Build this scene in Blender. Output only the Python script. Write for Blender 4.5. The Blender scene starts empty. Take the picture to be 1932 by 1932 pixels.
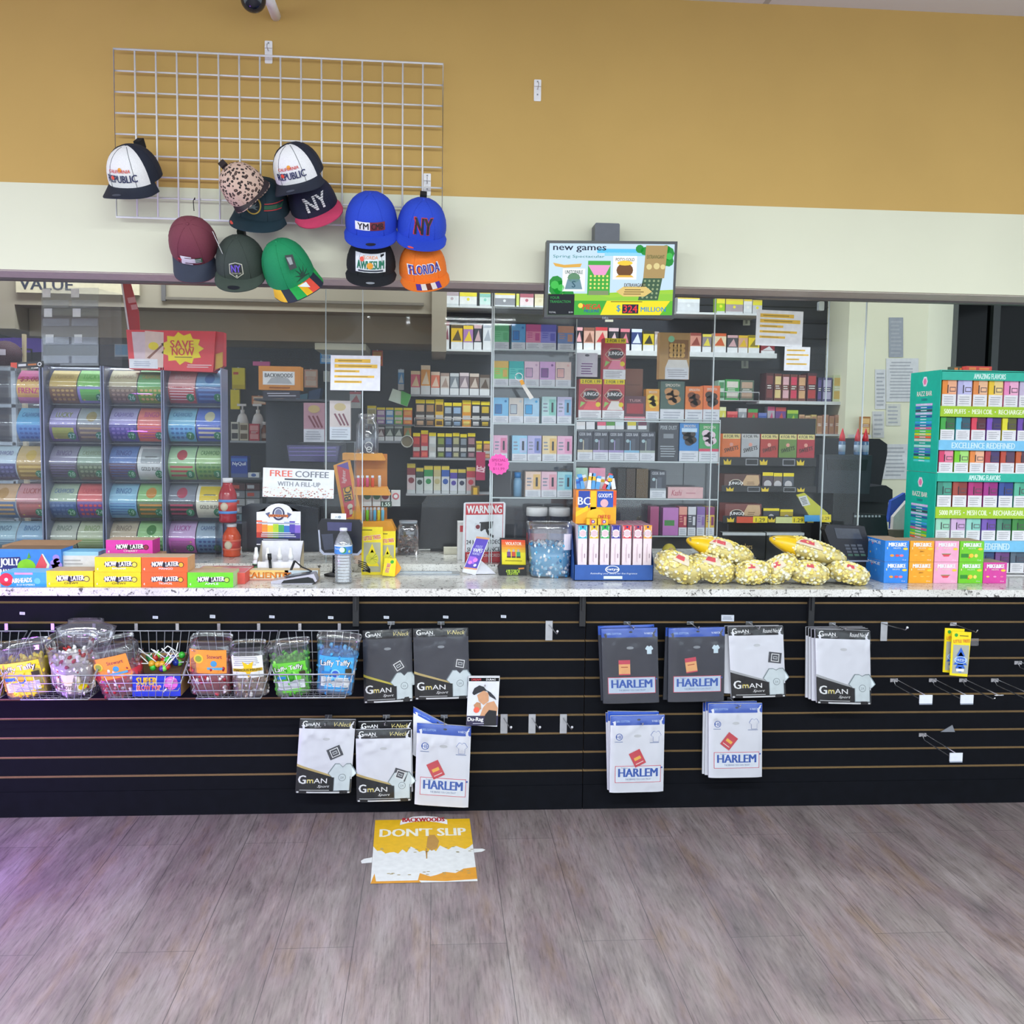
import bpy, math, random
from mathutils import Vector, Matrix
random.seed(11)
SC = bpy.context.scene
COL = SC.collection
V = Vector
# ---------------------------------------------------------------- camera
F = 1900.0
PITCH, YAW, ROLL = math.radians(4.64), math.radians(4.45), math.radians(0.81)
CAMZ = 1.53
_f = V((math.sin(YAW)*math.cos(PITCH), math.cos(YAW)*math.cos(PITCH), -math.sin(PITCH)))
_r = V((math.cos(YAW), -math.sin(YAW), 0)); _u = _r.cross(_f)
RT = _r*math.cos(ROLL) + _u*math.sin(ROLL); UP = _u*math.cos(ROLL) - _r*math.sin(ROLL); FW = _f
cam = bpy.data.cameras.new('camera'); cam_o = bpy.data.objects.new('camera', cam); COL.objects.link(cam_o)
cam.sensor_width = 36; cam.lens = 36*F/1932; cam.clip_start = .05
Mx = Matrix((RT, UP, -FW)).transposed().to_4x4(); Mx.translation = (0, 0, CAMZ)
cam_o.matrix_world = Mx; SC.camera = cam_o
# ---------------------------------------------------------------- world, light, exposure
SC.view_settings.view_transform = 'Standard'; SC.view_settings.look = 'None'
SC.view_settings.gamma = 1; SC.view_settings.use_curve_mapping = False
SC.view_settings.exposure = 0.8
SC.cycles.use_denoising = True
SC.cycles.max_bounces = 8; SC.cycles.transparent_max_bounces = 32
SC.cycles.caustics_reflective = False; SC.cycles.caustics_refractive = False
W = bpy.data.worlds.new('world'); SC.world = W; W.use_nodes = True
W.node_tree.nodes['Background'].inputs[0].default_value = (.85, .97, 1.06, 1)
W.node_tree.nodes['Background'].inputs[1].default_value = 1.28
def lamp(name, loc, size, power, col=(.9, 1, 1.02), rot=(0, 0, 0)):
    l = bpy.data.lights.new(name, 'AREA'); l.shape = 'RECTANGLE'; l.size, l.size_y = size; l.energy = power; l.color = col
    o = bpy.data.objects.new(name, l); o.location = loc; o.rotation_euler = rot; COL.objects.link(o)
    return o
CEIL = 3.13
# ceiling tubes of the shop floor, and of the till area behind the glass
for _i, (_x, _y, _w, _p) in enumerate(((-2.6, .5, 2.4, 78), (.6, .4, 2.4, 82), (3.6, .2, 2.4, 30), (-1.6, -2.4, 2.4, 88), (1.7, -2.4, 2.4, 74),
                                       (.4, -5.6, 2.7, 50), (.5, -6.25, 2.6, 50))):
    lamp('shop_light', (_x, _y, CEIL-.045), (_w, .16), _p)
for _x, _p in ((-1.6, 24), (.9, 25), (3.4, 7)):
    lamp('till_light', (_x, 5.35, CEIL-.045), (1.6, .22), _p, (.9, 1, 1.03))
_l = bpy.data.lights.new('purple_neon', 'POINT'); _l.energy = 17; _l.color = (.42, .1, 1); _l.shadow_soft_size = .06
_o = bpy.data.objects.new('purple_neon', _l); _o.location = (-1.8, 3.25, .5); COL.objects.link(_o)
# ---------------------------------------------------------------- pixel -> place
def ray(x, y):
    return RT*((x-966)/F) + UP*((966-y)/F) + FW
def P(x, y, Y):
    d = ray(x, y); t = Y/d.y
    return V((d.x*t, Y, CAMZ+d.z*t))
def PZ(x, y, Z):
    d = ray(x, y); t = (Z-CAMZ)/d.z
    return V((d.x*t, d.y*t, Z))
# ---------------------------------------------------------------- materials
def lin(h):
    h = h.lstrip('#'); o = []
    for i in (0, 2, 4):
        c = int(h[i:i+2], 16)/255
        o.append(c/12.92 if c <= .04045 else ((c+.055)/1.055)**2.4)
    return o
MC = {}
def M(h, rough=.55, metal=0, var=.06, scale=40, bump=0, spec=.5, emit=0, coat=0):
    key = (h, rough, metal, var, scale, bump, spec, emit, coat)
    if key in MC: return MC[key]
    m = bpy.data.materials.new('paint_'+h.strip('#')); m.use_nodes = True
    nt = m.node_tree; b = nt.nodes['Principled BSDF']; c = [min(.9, x*.92) for x in lin(h)]
    b.inputs['Roughness'].default_value = rough; b.inputs['Metallic'].default_value = metal
    b.inputs['Specular IOR Level'].default_value = spec; b.inputs['Coat Weight'].default_value = coat
    tc = nt.nodes.new('ShaderNodeTexCoord'); n = nt.nodes.new('ShaderNodeTexNoise'); n.inputs['Scale'].default_value = scale
    n.inputs['Detail'].default_value = 3
    nt.links.new(tc.outputs['Object'], n.inputs['Vector'])
    r = nt.nodes.new('ShaderNodeValToRGB')
    r.color_ramp.elements[0].position = .3; r.color_ramp.elements[1].position = .7
    r.color_ramp.elements[0].color = [x*(1-var) for x in c]+[1]; r.color_ramp.elements[1].color = [min(1, x*(1+var)) for x in c]+[1]
    nt.links.new(n.outputs['Fac'], r.inputs['Fac']); nt.links.new(r.outputs['Color'], b.inputs['Base Color'])
    if bump:
        bn = nt.nodes.new('ShaderNodeBump'); bn.inputs['Strength'].default_value = bump; bn.inputs['Distance'].default_value = .003
        nt.links.new(n.outputs['Fac'], bn.inputs['Height']); nt.links.new(bn.outputs['Normal'], b.inputs['Normal'])
    if emit:
        b.inputs['Emission Color'].default_value = lin(h)+[1]; b.inputs['Emission Strength'].default_value = emit
    MC[key] = m
    return m
def clear(name, tint=(1, 1, 1), refl=.08, haze=0, hcol=(.8, .82, .9), rough=.02):
    """thin clear plastic or glass: sees through, mirrors a little, may carry dust"""
    if name in MC: return MC[name]
    m = bpy.data.materials.new(name); m.use_nodes = True; nt = m.node_tree; nt.nodes.clear()
    out = nt.nodes.new('ShaderNodeOutputMaterial'); tr = nt.nodes.new('ShaderNodeBsdfTransparent'); tr.inputs[0].default_value = (*tint, 1)
    gl = nt.nodes.new('ShaderNodeBsdfGlossy'); gl.inputs['Roughness'].default_value = rough
    fr = nt.nodes.new('ShaderNodeFresnel'); fr.inputs['IOR'].default_value = 1.45
    mp = nt.nodes.new('ShaderNodeMath'); mp.operation = 'MULTIPLY_ADD'; mp.inputs[1].default_value = .6; mp.inputs[2].default_value = refl-.022; mp.use_clamp = True
    nt.links.new(fr.outputs[0], mp.inputs[0])
    mx = nt.nodes.new('ShaderNodeMixShader'); nt.links.new(mp.outputs[0], mx.inputs[0]); nt.links.new(tr.outputs[0], mx.inputs[1]); nt.links.new(gl.outputs[0], mx.inputs[2])
    last = mx
    if haze:
        df = nt.nodes.new('ShaderNodeBsdfDiffuse'); df.inputs[0].default_value = (*hcol, 1)
        no = nt.nodes.new('ShaderNodeTexNoise'); no.inputs['Scale'].default_value = 2.5; no.inputs['Detail'].default_value = 6
        ms = nt.nodes.new('ShaderNodeMath'); ms.operation = 'MULTIPLY'; ms.inputs[1].default_value = 2*haze
        nt.links.new(no.outputs['Fac'], ms.inputs[0])
        m2 = nt.nodes.new('ShaderNodeMixShader'); nt.links.new(ms.outputs[0], m2.inputs[0]); nt.links.new(mx.outputs[0], m2.inputs[1]); nt.links.new(df.outputs[0], m2.inputs[2])
        last = m2
    nt.links.new(last.outputs[0], out.inputs[0]); MC[name] = m
    return m
GLASS = clear('shield_glass', (.97, .98, .98), .022, .012)
ACRYL = clear('clear_acrylic', (.96, .97, .98), .05, .02)
EDGE = M('#C9D3D6', .15, 0, .02)
FILM = clear('clear_film', (.98, .98, .99), .10, .03, rough=.12)
CHROME = M('#C8C8CC', .25, .9, .02)
STEEL = M('#DADADF', .4, .35, .02)
WHITE = M('#F2F1F3', .6); BLACK = M('#14151A', .5); PAPER = M('#EEF0F6', .8, spec=.2)
NAVY = M('#1B2A86'); GREY = M('#8E9096'); DARK = M('#23252D', .45); RED = M('#D3333B'); YEL = M('#F2DA10')
# ---------------------------------------------------------------- text outlines (built-in font) as flat triangles
_TS = bpy.data.scenes.new('lettering'); _TX = {}
def glyphs(s, bold=0, shear=0):
    k = (s, bold, shear)
    if k in _TX: return _TX[k]
    c = bpy.data.curves.new('t', 'FONT'); c.body = s; c.size = 1; c.resolution_u = 2; c.offset = bold; c.shear = shear; c.fill_mode = 'BOTH'
    o = bpy.data.objects.new('t', c); _TS.collection.objects.link(o)
    vl = _TS.view_layers[0]; vl.update(); dg = vl.depsgraph
    me = o.evaluated_get(dg).to_mesh()
    vs = [(v.co.x, v.co.y) for v in me.vertices]; fs = [tuple(p.vertices) if p.normal.z > 0 else tuple(reversed(p.vertices)) for p in me.polygons]
    o.evaluated_get(dg).to_mesh_clear(); bpy.data.objects.remove(o); bpy.data.curves.remove(c)
    if not vs: vs, fs = [(0, 0), (1, 0), (0, 1)], []
    x0 = min(v[0] for v in vs); x1 = max(v[0] for v in vs); y0 = min(v[1] for v in vs); y1 = max(v[1] for v in vs)
    r = ([((x-x0)/(x1-x0 or 1), (y-y0)/(y1-y0 or 1)) for x, y in vs], fs, (x1-x0)/max(.01, y1-y0))
    _TX[k] = r
    return r
# ---------------------------------------------------------------- mesh builder
class MB:
    def __init__(s): s.v = []; s.f = []; s.m = []; s.sm = []; s.mats = []
    def mi(s, m):
        if m not in s.mats: s.mats.append(m)
        return s.mats.index(m)
    def face(s, pts, m, smooth=False):
        i = len(s.v); s.v += [V(p) for p in pts]; s.f.append(tuple(range(i, i+len(pts)))); s.m.append(s.mi(m)); s.sm.append(smooth)
    def box(s, x0, x1, y0, y1, z0, z1, m, top=None, front=None, left=None, right=None):
        i = len(s.v)
        s.v += [V(p) for p in ((x0, y0, z0), (x1, y0, z0), (x1, y1, z0), (x0, y1, z0), (x0, y0, z1), (x1, y0, z1), (x1, y1, z1), (x0, y1, z1))]
        for q, mm in (((3, 2, 1, 0), m), ((4, 5, 6, 7), top or m), ((0, 1, 5, 4), front or m), ((1, 2, 6, 5), right or m), ((2, 3, 7, 6), m), ((3, 0, 4, 7), left or m)):
            s.f.append(tuple(i+k for k in q)); s.m.append(s.mi(mm)); s.sm.append(False)
    def rbox(s, x0, x1, y0, y1, z0, z1, m, r=.005, n=3):
        """box whose vertical outline (x-z) has rounded corners"""
        pts = []
        for cx, cz, a in ((x1-r, z1-r, 0), (x0+r, z1-r, 90), (x0+r, z0+r, 180), (x1-r, z0+r, 270)):
            for k in range(n+1):
                t = math.radians(a+90*k/n); pts.append((cx+r*math.cos(t), cz+r*math.sin(t)))
        s.prism(pts, y0, y1, m)
    def prism(s, pts, y0, y1, m, side=None):
        """pts: (x,z) outline counter-clockwise seen from the front (-y)"""
        n = len(pts); i = len(s.v)
        s.v += [V((x, y0, z)) for x, z in pts]+[V((x, y1, z)) for x, z in pts]
        s.f.append(tuple(range(i, i+n))); s.m.append(s.mi(m)); s.sm.append(False)
        s.f.append(tuple(range(i+2*n-1, i+n-1, -1))); s.m.append(s.mi(side or m)); s.sm.append(False)
        for k in range(n):
            a, b = i+k, i+(k+1) % n
            s.f.append((b, a, a+n, b+n)); s.m.append(s.mi(side or m)); s.sm.append(False)
    def tube(s, pts, r, m, n=6, closed=False):
        pts = [V(p) for p in pts]; i = len(s.v); N = len(pts)
        for k, p in enumerate(pts):
            a = pts[k-1] if (k or closed) else p; b = pts[(k+1) % N] if (k < N-1 or closed) else p
            d = (b-a).normalized(); u = d.orthogonal().normalized() if abs(d.z) > .95 else d.cross(V((0, 0, 1))).normalized(); w = d.cross(u)
            for j in range(n):
                t = 2*math.pi*j/n; s.v.append(p+u*(r*math.cos(t))+w*(r*math.sin(t)))
        for k in range(N if closed else N-1):
            for j in range(n):
                a = i+k*n+j; b = i+k*n+(j+1) % n; c = i+((k+1) % N)*n
                s.f.append((a, b, c+(j+1) % n, c+j)); s.m.append(s.mi(m)); s.sm.append(True)
        if not closed:
            s.f.append(tuple(range(i+n-1, i-1, -1))); s.f.append(tuple(range(i+(N-1)*n, i+N*n)))
            s.m += [s.mi(m)]*2; s.sm += [False]*2
    def lathe(s, prof, c, m, n=20, sx=1, sy=1, power=2):
        """prof: (radius,z[,mat]) from bottom up around the vertical through c; power>2 squares the section"""
        i = len(s.v); c = V(c)
        for q in prof:
            r, z = q[0], q[1]
            for j in range(n):
                t = 2*math.pi*(j+.5)/n; a, b = math.cos(t), math.sin(t)
                k = (abs(a)**power+abs(b)**power)**(-1/power)
                s.v.append(c+V((r*a*k*sx, r*b*k*sy, z)))
        for q in range(len(prof)-1):
            mm = prof[q+1][2] if len(prof[q+1]) > 2 else m
            for j in range(n):
                a = i+q*n+j; b = i+q*n+(j+1) % n
                s.f.append((a, b, b+n, a+n)); s.m.append(s.mi(mm)); s.sm.append(True)
        for q, rev in ((0, True), (len(prof)-1, False)):
            if prof[q][0] > 1e-4:
                idx = [i+q*n+j for j in range(n)]
                s.f.append(tuple(reversed(idx)) if rev else tuple(idx)); s.m.append(s.mi(prof[q][2] if len(prof[q]) > 2 else m)); s.sm.append(False)
    def grid(s, fn, nu, nv, m, smooth=True):
        i = len(s.v)
        for b in range(nv+1):
            for a in range(nu+1): s.v.append(V(fn(a/nu, b/nv)))
        for b in range(nv):
            for a in range(nu):
                k = i+b*(nu+1)+a
                mm = m(( a+.5)/nu, (b+.5)/nv) if callable(m) else m
                s.f.append((k, k+1, k+nu+2, k+nu+1)); s.m.append(s.mi(mm)); s.sm.append(smooth)
    def blob(s, c, rx, ry, rz, m, nu=10, nv=6, jit=0):
        i = len(s.v); c = V(c)
        for b in range(nv+1):
            for a in range(nu):
                t, p = 2*math.pi*a/nu, math.pi*b/nv-math.pi/2
                k = 1+random.uniform(-jit, jit)
                s.v.append(c+V((rx*math.cos(t)*math.cos(p)*k, ry*math.sin(t)*math.cos(p)*k, rz*math.sin(p)*k)))
        for b in range(nv):
            for a in range(nu):
                q, r = i+b*nu+a, i+b*nu+(a+1) % nu
                s.f.append((q, r, r+nu, q+nu)); s.m.append(s.mi(m)); s.sm.append(jit < .2)
    def xf(s, Mt, i0=0):
        for k in range(i0, len(s.v)): s.v[k] = Mt @ s.v[k]
        return s
    def build(s, name, parent=None, o=None):
        o = V(o) if o is not None else (V(parent.matrix_basis.translation)+(V(parent.parent.matrix_basis.translation) if parent.parent else V((0, 0, 0))) if parent else V((0, 0, 0)))
        me = bpy.data.meshes.new(name); me.from_pydata([tuple(v-o) for v in s.v], [], s.f)
        for m in s.mats: me.materials.append(m)
        me.polygons.foreach_set('material_index', s.m); me.polygons.foreach_set('use_smooth', s.sm); me.update()
        ob = bpy.data.objects.new(name, me); COL.objects.link(ob)
        if parent: ob.parent = parent
        else: ob.location = o
        return ob
class Fc:
    """a printed face: u,v run 0..1 over W x H metres; layers lie a hair above one another"""
    def __init__(s, mb, o=None, w=1, h=1, ux=(1, 0, 0), vx=(0, 0, 1), fn=None, eps=.0005, W=None, H=None):
        s.mb = mb; s.W = W or w; s.H = H or h; s.eps = eps
        if fn: s.fn = fn
        else:
            o, ux, vx = V(o), V(ux), V(vx); n = ux.cross(vx)
            s.fn = lambda u, v, l: o+ux*(u*w)+vx*(v*h)+n*l
        s.flat = fn is None
    def p(s, u, v, l): return s.fn(u, v, l*s.eps)
    def rect(s, u0, v0, u1, v1, m, l=1, n=None):
        n = n or ((1, 1) if s.flat else (4, 4))
        s.mb.grid(lambda a, b: s.p(u0+(u1-u0)*a, v0+(v1-v0)*b, l), n[0], n[1], m, False)
    def poly(s, pts, m, l=1): s.mb.face([s.p(u, v, l) for u, v in pts], m)
    def fan(s, c, pts, m, l=1):
        for k in range(len(pts)): s.poly((c, pts[k], pts[(k+1) % len(pts)]), m, l)
    def ell(s, cu, cv, r, m, l=1, n=14, asp=1):
        """r is a share of the height; asp widens it"""
        ru = r*s.H/s.W*asp
        s.fan((cu, cv), [(cu+ru*math.cos(2*math.pi*k/n), cv+r*math.sin(2*math.pi*k/n)) for k in range(n)], m, l)
    def star(s, cu, cv, r, m, l=1, n=12, inner=.75, asp=1):
        ru = r*s.H/s.W*asp
        s.fan((cu, cv), [(cu+ru*(1 if k % 2 else inner)*math.cos(math.pi*k/n+.3), cv+r*(1 if k % 2 else inner)*math.sin(math.pi*k/n+.3)) for k in range(2*n)], m, l)
    def text(s, t, cu, cv, h, m, l=2, w=None, bold=.02, shear=0, rot=0, al='c'):
        vs, fs, asp = glyphs(t, 0, shear); hh = h*s.H; ww = w*s.W if w else hh*asp
        c, sn = math.cos(rot), math.sin(rot); i = len(s.mb.v); k = s.mb.mi(m); ox = {'c': .5, 'l': 0, 'r': 1}[al]
        for d in ((0,) if bold < .015 else (-.4, .4) if bold < .04 else (-.5, 0, .5)):
            i = len(s.mb.v)
            for x, y in vs:
                a, b = (x-ox)*ww+d*bold*hh*1.4, (y-.5)*hh*(1+bold)
                s.mb.v.append(s.p(cu+(a*c-b*sn)/s.W, cv+(a*sn+b*c)/s.H, l+d*.1))
            for f in fs: s.mb.f.append(tuple(i+q for q in f)); s.mb.m.append(k); s.mb.sm.append(False)
    def lines(s, u0, v0, u1, v1, n, m, l=1, ragged=.25, fill=.4):
        for k in range(n):
            a = v1-(v1-v0)*(k+.5)/n; d = (v1-v0)/n*fill/2
            s.rect(u0+(u1-u0)*random.uniform(0, ragged)*.3, a-d, u1-(u1-u0)*random.uniform(0, ragged), a+d, m, l)
    def frame(s, u0, v0, u1, v1, t, m, l=1):
        tu = t*s.H/s.W
        s.rect(u0, v0, u1, v0+t, m, l); s.rect(u0, v1-t, u1, v1, m, l); s.rect(u0, v0+t, u0+tu, v1-t, m, l); s.rect(u1-tu, v0+t, u1, v1-t, m, l)
LABELS = {}
def tag(o, label, cat, group=None, kind=None):
    if label: o['label'] = label
    if cat: o['category'] = cat
    if group: o['group'] = group
    if kind: o['kind'] = kind
    return o
def thing(name, label, cat, loc, group=None):
    o = bpy.data.objects.new(name, None); o.empty_display_size = .05; o.location = loc; COL.objects.link(o)
    return tag(o, label, cat, group)
def struct(name, mb): return tag(mb.build(name), None, None, None, 'structure')
ORD = ['leftmost', 'second from left', 'third from left', 'fourth from left', 'fifth from left', 'sixth from left', 'seventh from left', 'eighth from left',
       'ninth from left', 'tenth from left', 'eleventh from left', 'twelfth from left', 'thirteenth from left', 'fourteenth from left', 'fifteenth from left', 'sixteenth from left', 'seventeenth from left', 'eighteenth from left']
def nth(i, n): return 'rightmost' if (i == n-1 and n > 1) else ('second from right' if i == n-2 and n > 4 else ORD[i])
# ---------------------------------------------------------------- shapes traced on a plane of the place
def pxprism(mb, pts, Y, dep, m, side=None):
    q = [P(x, y, Y) for x, y in pts]; q = [(p.x, p.z) for p in q]
    ar = sum(q[i][0]*q[(i+1) % len(q)][1]-q[(i+1) % len(q)][0]*q[i][1] for i in range(len(q)))
    if ar < 0: q.reverse()
    mb.prism(q, Y, Y+dep, m, side)
def FQ(mb, Y, TL, TR, BL, eps=.0005):
    a, b, c = P(*TL, Y), P(*TR, Y), P(*BL, Y)
    ux, vx = b-a, a-c
    return Fc(mb, fn=lambda u, v, l: c+ux*u+vx*v+V((0, -l, 0)), W=ux.length, H=vx.length, eps=eps)
def flatFQ(*a, **k):
    f = FQ(*a, **k); f.flat = True; return f
def hole(s): return s
def bar(mb, a, b, Y, r, m, n=6): mb.tube([P(*a, Y), P(*b, Y)], r, m, n)
# ================================================================ the room
YS, YC, YW, YG = 3.95, 3.90, 3.82, 4.38          # slat face, counter edge, soffit face, glass
ZC, ZI = .91, .945                                # counter top, inner counter top
def nmat(name):
    m = bpy.data.materials.new(name); m.use_nodes = True
    return m, m.node_tree, m.node_tree.nodes['Principled BSDF']
def ramp(nt, src, stops):
    r = nt.nodes.new('ShaderNodeValToRGB'); e = r.color_ramp.elements
    while len(e) < len(stops): e.new(.5)
    for k, (p, h) in enumerate(stops): e[k].position = p; e[k].color = lin(h)+[1]
    nt.links.new(src, r.inputs[0]); return r.outputs[0]
def mixc(nt, a, b, f, mode='MIX'):
    x = nt.nodes.new('ShaderNodeMix'); x.data_type = 'RGBA'; x.blend_type = mode
    for sock, val in ((x.inputs[0], f), (x.inputs[6], a), (x.inputs[7], b)):
        if hasattr(val, 'node'): nt.links.new(val, sock)
        else: sock.default_value = val
    return x.outputs[2]
def coords(nt, scale=(1, 1, 1), rot=(0, 0, 0)):
    tc = nt.nodes.new('ShaderNodeTexCoord'); mp = nt.nodes.new('ShaderNodeMapping')
    mp.inputs['Scale'].default_value = scale; mp.inputs['Rotation'].default_value = rot
    nt.links.new(tc.outputs['Object'], mp.inputs[0]); return mp.outputs[0]
def noise(nt, vec, scale, detail=4, rough=.6, dist=0):
    n = nt.nodes.new('ShaderNodeTexNoise'); nt.links.new(vec, n.inputs['Vector']); n.inputs['Scale'].default_value = scale
    n.inputs['Detail'].default_value = detail; n.inputs['Roughness'].default_value = rough; n.inputs['Distortion'].default_value = dist
    return n.outputs['Fac']
# plank floor
m, nt, b = nmat('plank_floor')
co = coords(nt, (1, 1, 1), (0, 0, math.pi/2))
br = nt.nodes.new('ShaderNodeTexBrick'); nt.links.new(co, br.inputs['Vector']); br.offset = .37
for k, v in (('Scale', 1), ('Mortar Size', .0011), ('Mortar Smooth', .3), ('Brick Width', 1.22), ('Row Height', .228), ('Bias', 0)): br.inputs[k].default_value = v
br.inputs['Color1'].default_value = (.2, .2, .2, 1); br.inputs['Color2'].default_value = (.8, .8, .8, 1); br.inputs['Mortar'].default_value = (0, 0, 0, 1)
st = coords(nt, (6, 1.3, 1)); st2 = coords(nt, (70, 5.0, 1))
n1 = noise(nt, st, 1.0, 6, .62, .8); n2 = noise(nt, st2, 1.6, 5, .7, .3); n3 = noise(nt, coords(nt, (7, 1.5, 1)), 1.3, 4, .6)
base = ramp(nt, n1, ((.28, '#504243'), (.42, '#786864'), (.55, '#9A8B85'), (.75, '#B6AAAB')))
tint = ramp(nt, n3, ((.3, '#8A7262'), (.45, '#92828A'), (.58, '#857E80'), (.72, '#A39A9E')))
base = mixc(nt, base, tint, .5)
grain = ramp(nt, n2, ((.3, '#5E5456'), (.47, '#D6D2D2'), (.7, '#FFFFFF')))
base = mixc(nt, base, grain, .62, 'MULTIPLY')
pl = ramp(nt, br.outputs['Color'], ((0, '#000000'), (.18, '#D8D8D8'), (.85, '#FFFFFF')))
base = mixc(nt, base, pl, .42, 'MULTIPLY')
fac = nt.nodes.new('ShaderNodeMath'); fac.operation = 'MULTIPLY'; fac.inputs[1].default_value = .75; nt.links.new(br.outputs['Fac'], fac.inputs[0])
base = mixc(nt, base, (.05, .045, .05, 1), fac.outputs[0])
nt.links.new(base, b.inputs['Base Color']); b.inputs['Roughness'].default_value = .42
FLOOR = m
q = MB(); q.box(-7, 7, -11, 9, -.05, 0, M('#6B6366'), top=FLOOR); struct('floor', q)
# painted soffit over the glass: gold above, cream below
GOLD = M('#CBA763', .75, 0, .03, 3, spec=.2); CREAM = M('#E3E3CB', .75, 0, .02, 3, spec=.2)
zb, zs = P(966, 532.5, YW).z, P(966, 374, YW).z
q = MB(); q.box(-5, 5, YW, 4.06, zs, CEIL+.02, GOLD); q.box(-5, 5, YW, 4.06, zb, zs, CREAM); struct('wall_front', q)
TRIM = M('#D2CABC', .5, .0)
q = MB(); q.box(-5, 5, YW+.012, 4.06, zb-.004, zb, TRIM); q.box(-5, 5, 4.0, 4.04, zb-.012, zb-.004, M('#6E6A68', .4, .4)); struct('trim_1', q)
# ceiling with tile joints
m, nt, b = nmat('ceiling_tile')
br = nt.nodes.new('ShaderNodeTexBrick'); nt.links.new(coords(nt), br.inputs['Vector']); br.offset = 0
for k, v in (('Scale', 1), ('Mortar Size', .012), ('Brick Width', 1.22), ('Row Height', .61)): br.inputs[k].default_value = v
br.inputs['Color1'].default_value = br.inputs['Color2'].default_value = (.7, .7, .7, 1); br.inputs['Mortar'].default_value = (.45, .44, .42, 1)
nt.links.new(br.outputs['Color'], b.inputs['Base Color']); b.inputs['Roughness'].default_value = .8
q = MB(); q.box(-7, 7, -11, 9, CEIL, CEIL+.05, m); struct('ceiling', q)
# back of the till area
DWALL = M('#2A2E38', .6, 0, .1, 6)
xr = P(1556, 800, 6.45).x
q = MB(); q.box(-6, xr, 6.45, 6.5, 0, CEIL, DWALL)
for k in range(28): q.box(-6, xr, 6.444, 6.4505, .25+k*.1, .256+k*.1, M('#22252C'))
struct('wall_back', q)
x0, x1 = P(1615, 800, 6.1).x, P(1742, 800, 6.1).x; x2 = P(1789, 800, 6.75).x
q = MB(); q.box(xr-.01, x1, 6.1, 6.5, 0, CEIL, CREAM)
pass
q.face([(x1, 6.1, 0), (x2, 6.75, 0), (x2, 6.75, CEIL), (x1, 6.1, CEIL)], CREAM); struct('wall_right', q)
PANE = M('#05080A', .06, 0, .1, 2, spec=.12)
q = MB(); q.box(x2, 5.5, 6.78, 6.82, .4, CEIL, PANE); q.box(x2-.02, x2+.03, 6.74, 6.79, .4, CEIL, M('#565B58')); q.box(x2+.28, x2+.33, 6.74, 6.79, .4, CEIL, M('#2E3436'))
q.box(x2, 5.5, 6.7, 6.85, 0, .4, CREAM); struct('window_1', q)
# beige bulkhead over the left shelves
BEI = M('#958C7C', .7, 0, .04, 4); BEI2 = M('#857C70', .7, 0, .04, 4)
YB = 5.75
def zx(x, y, Y): p = P(x, y, Y); return p.x, p.z
q = MB()
xa = P(-60, 520, YB).x; xb = P(815, 560, YB).x; xc = P(843, 560, YB).x
q.box(xa, xb, YB, 6.45, P(400, 583, YB).z, CEIL, BEI)
q.box(P(30, 600, YB).x, xb, YB+.18, 6.45, P(400, 641, YB+.18).z, P(400, 583, YB).z, BEI)
q.box(xa, P(28, 600, YB).x, YB, 6.45, P(20, 620, YB).z, P(400, 583, YB).z, BEI)
q.box(xb, xc, YB-.02, 6.45, P(830, 664, YB).z, CEIL, BEI)
q.box(P(590, 650, 5.9).x, P(688, 650, 5.9).x, 6.0, 6.44, P(640, 660, 6.0).z, P(640, 645, 6.0).z, CREAM)
q.box(P(305, 540, YB).x, P(313, 540, YB).x, YB-.012, YB, P(310, 568, YB).z, P(310, 525, YB).z, M('#5F5C5E'))
q.box(P(313, 566, YB).x, P(800, 566, YB).x, YB-.012, YB, P(550, 571, YB).z, P(550, 566, YB).z, M('#6E675E'))
struct('wall_left', q)
q = MB(); a, c = P(30, 550, YB-.02), P(262, 520, YB-.02)
q.box(a.x, c.x, YB-.02, YB-.001, P(140, 555, YB).z, P(140, 522, YB).z, M('#C9BFA4'))
f = Fc(q, (a.x, YB-.02, P(140, 555, YB).z), c.x-a.x, P(140, 522, YB).z-P(140, 555, YB).z)
f.text('VALUE', .03, .5, .62, M('#34384A'), al='l', w=.43, bold=.05)
tag(q.build('wall_sign'), 'beige sign panel lettered VALUE high on the bulkhead at left', 'sign')
# -------- counter
m, nt, b = nmat('granite')
co = coords(nt, (1, 1, 1)); n1 = noise(nt, coords(nt, (40, 40, 40)), 1, 6, .7, 1.0); n2 = noise(nt, co, 160, 3, .7); n3 = noise(nt, co, 5, 3)
base = ramp(nt, n3, ((.35, '#CFCCC6'), (.6, '#E0DEDA')))
base = mixc(nt, base, ramp(nt, n2, ((.35, '#8D8984'), (.5, '#FFFFFF'))), .45, 'MULTIPLY')
vein = ramp(nt, n1, ((.35, '#17181C'), (.39, '#6E6A66'), (.43, '#FFFFFF')))
base = mixc(nt, base, vein, .9, 'MULTIPLY')
nt.links.new(base, b.inputs['Base Color']); b.inputs['Roughness'].default_value = .16
GRAN = m
q = MB(); q.box(-5, 5, YC, 4.40, ZC-.03, ZC, GRAN); xq = P(1634, 1050, 4.4).x; q.box(xq, 5, 4.40, 4.98, ZC-.03, ZC, GRAN)
tag(q.build('countertop', o=(0, YC, ZC-.03)), 'long speckled pale granite countertop with black flecks', 'countertop')
q = MB(); q.box(-5, xq-.001, 4.362, 4.98, ZC+.0005, ZI, GRAN); q.box(-5, xq-.001, 4.4005, 4.98, ZC-.03, ZC+.0005, GRAN)
tag(q.build('raised_countertop', o=(0, 4.36, ZI)), 'raised granite strip behind the glass carrying the lottery towers and cases', 'countertop')
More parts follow.
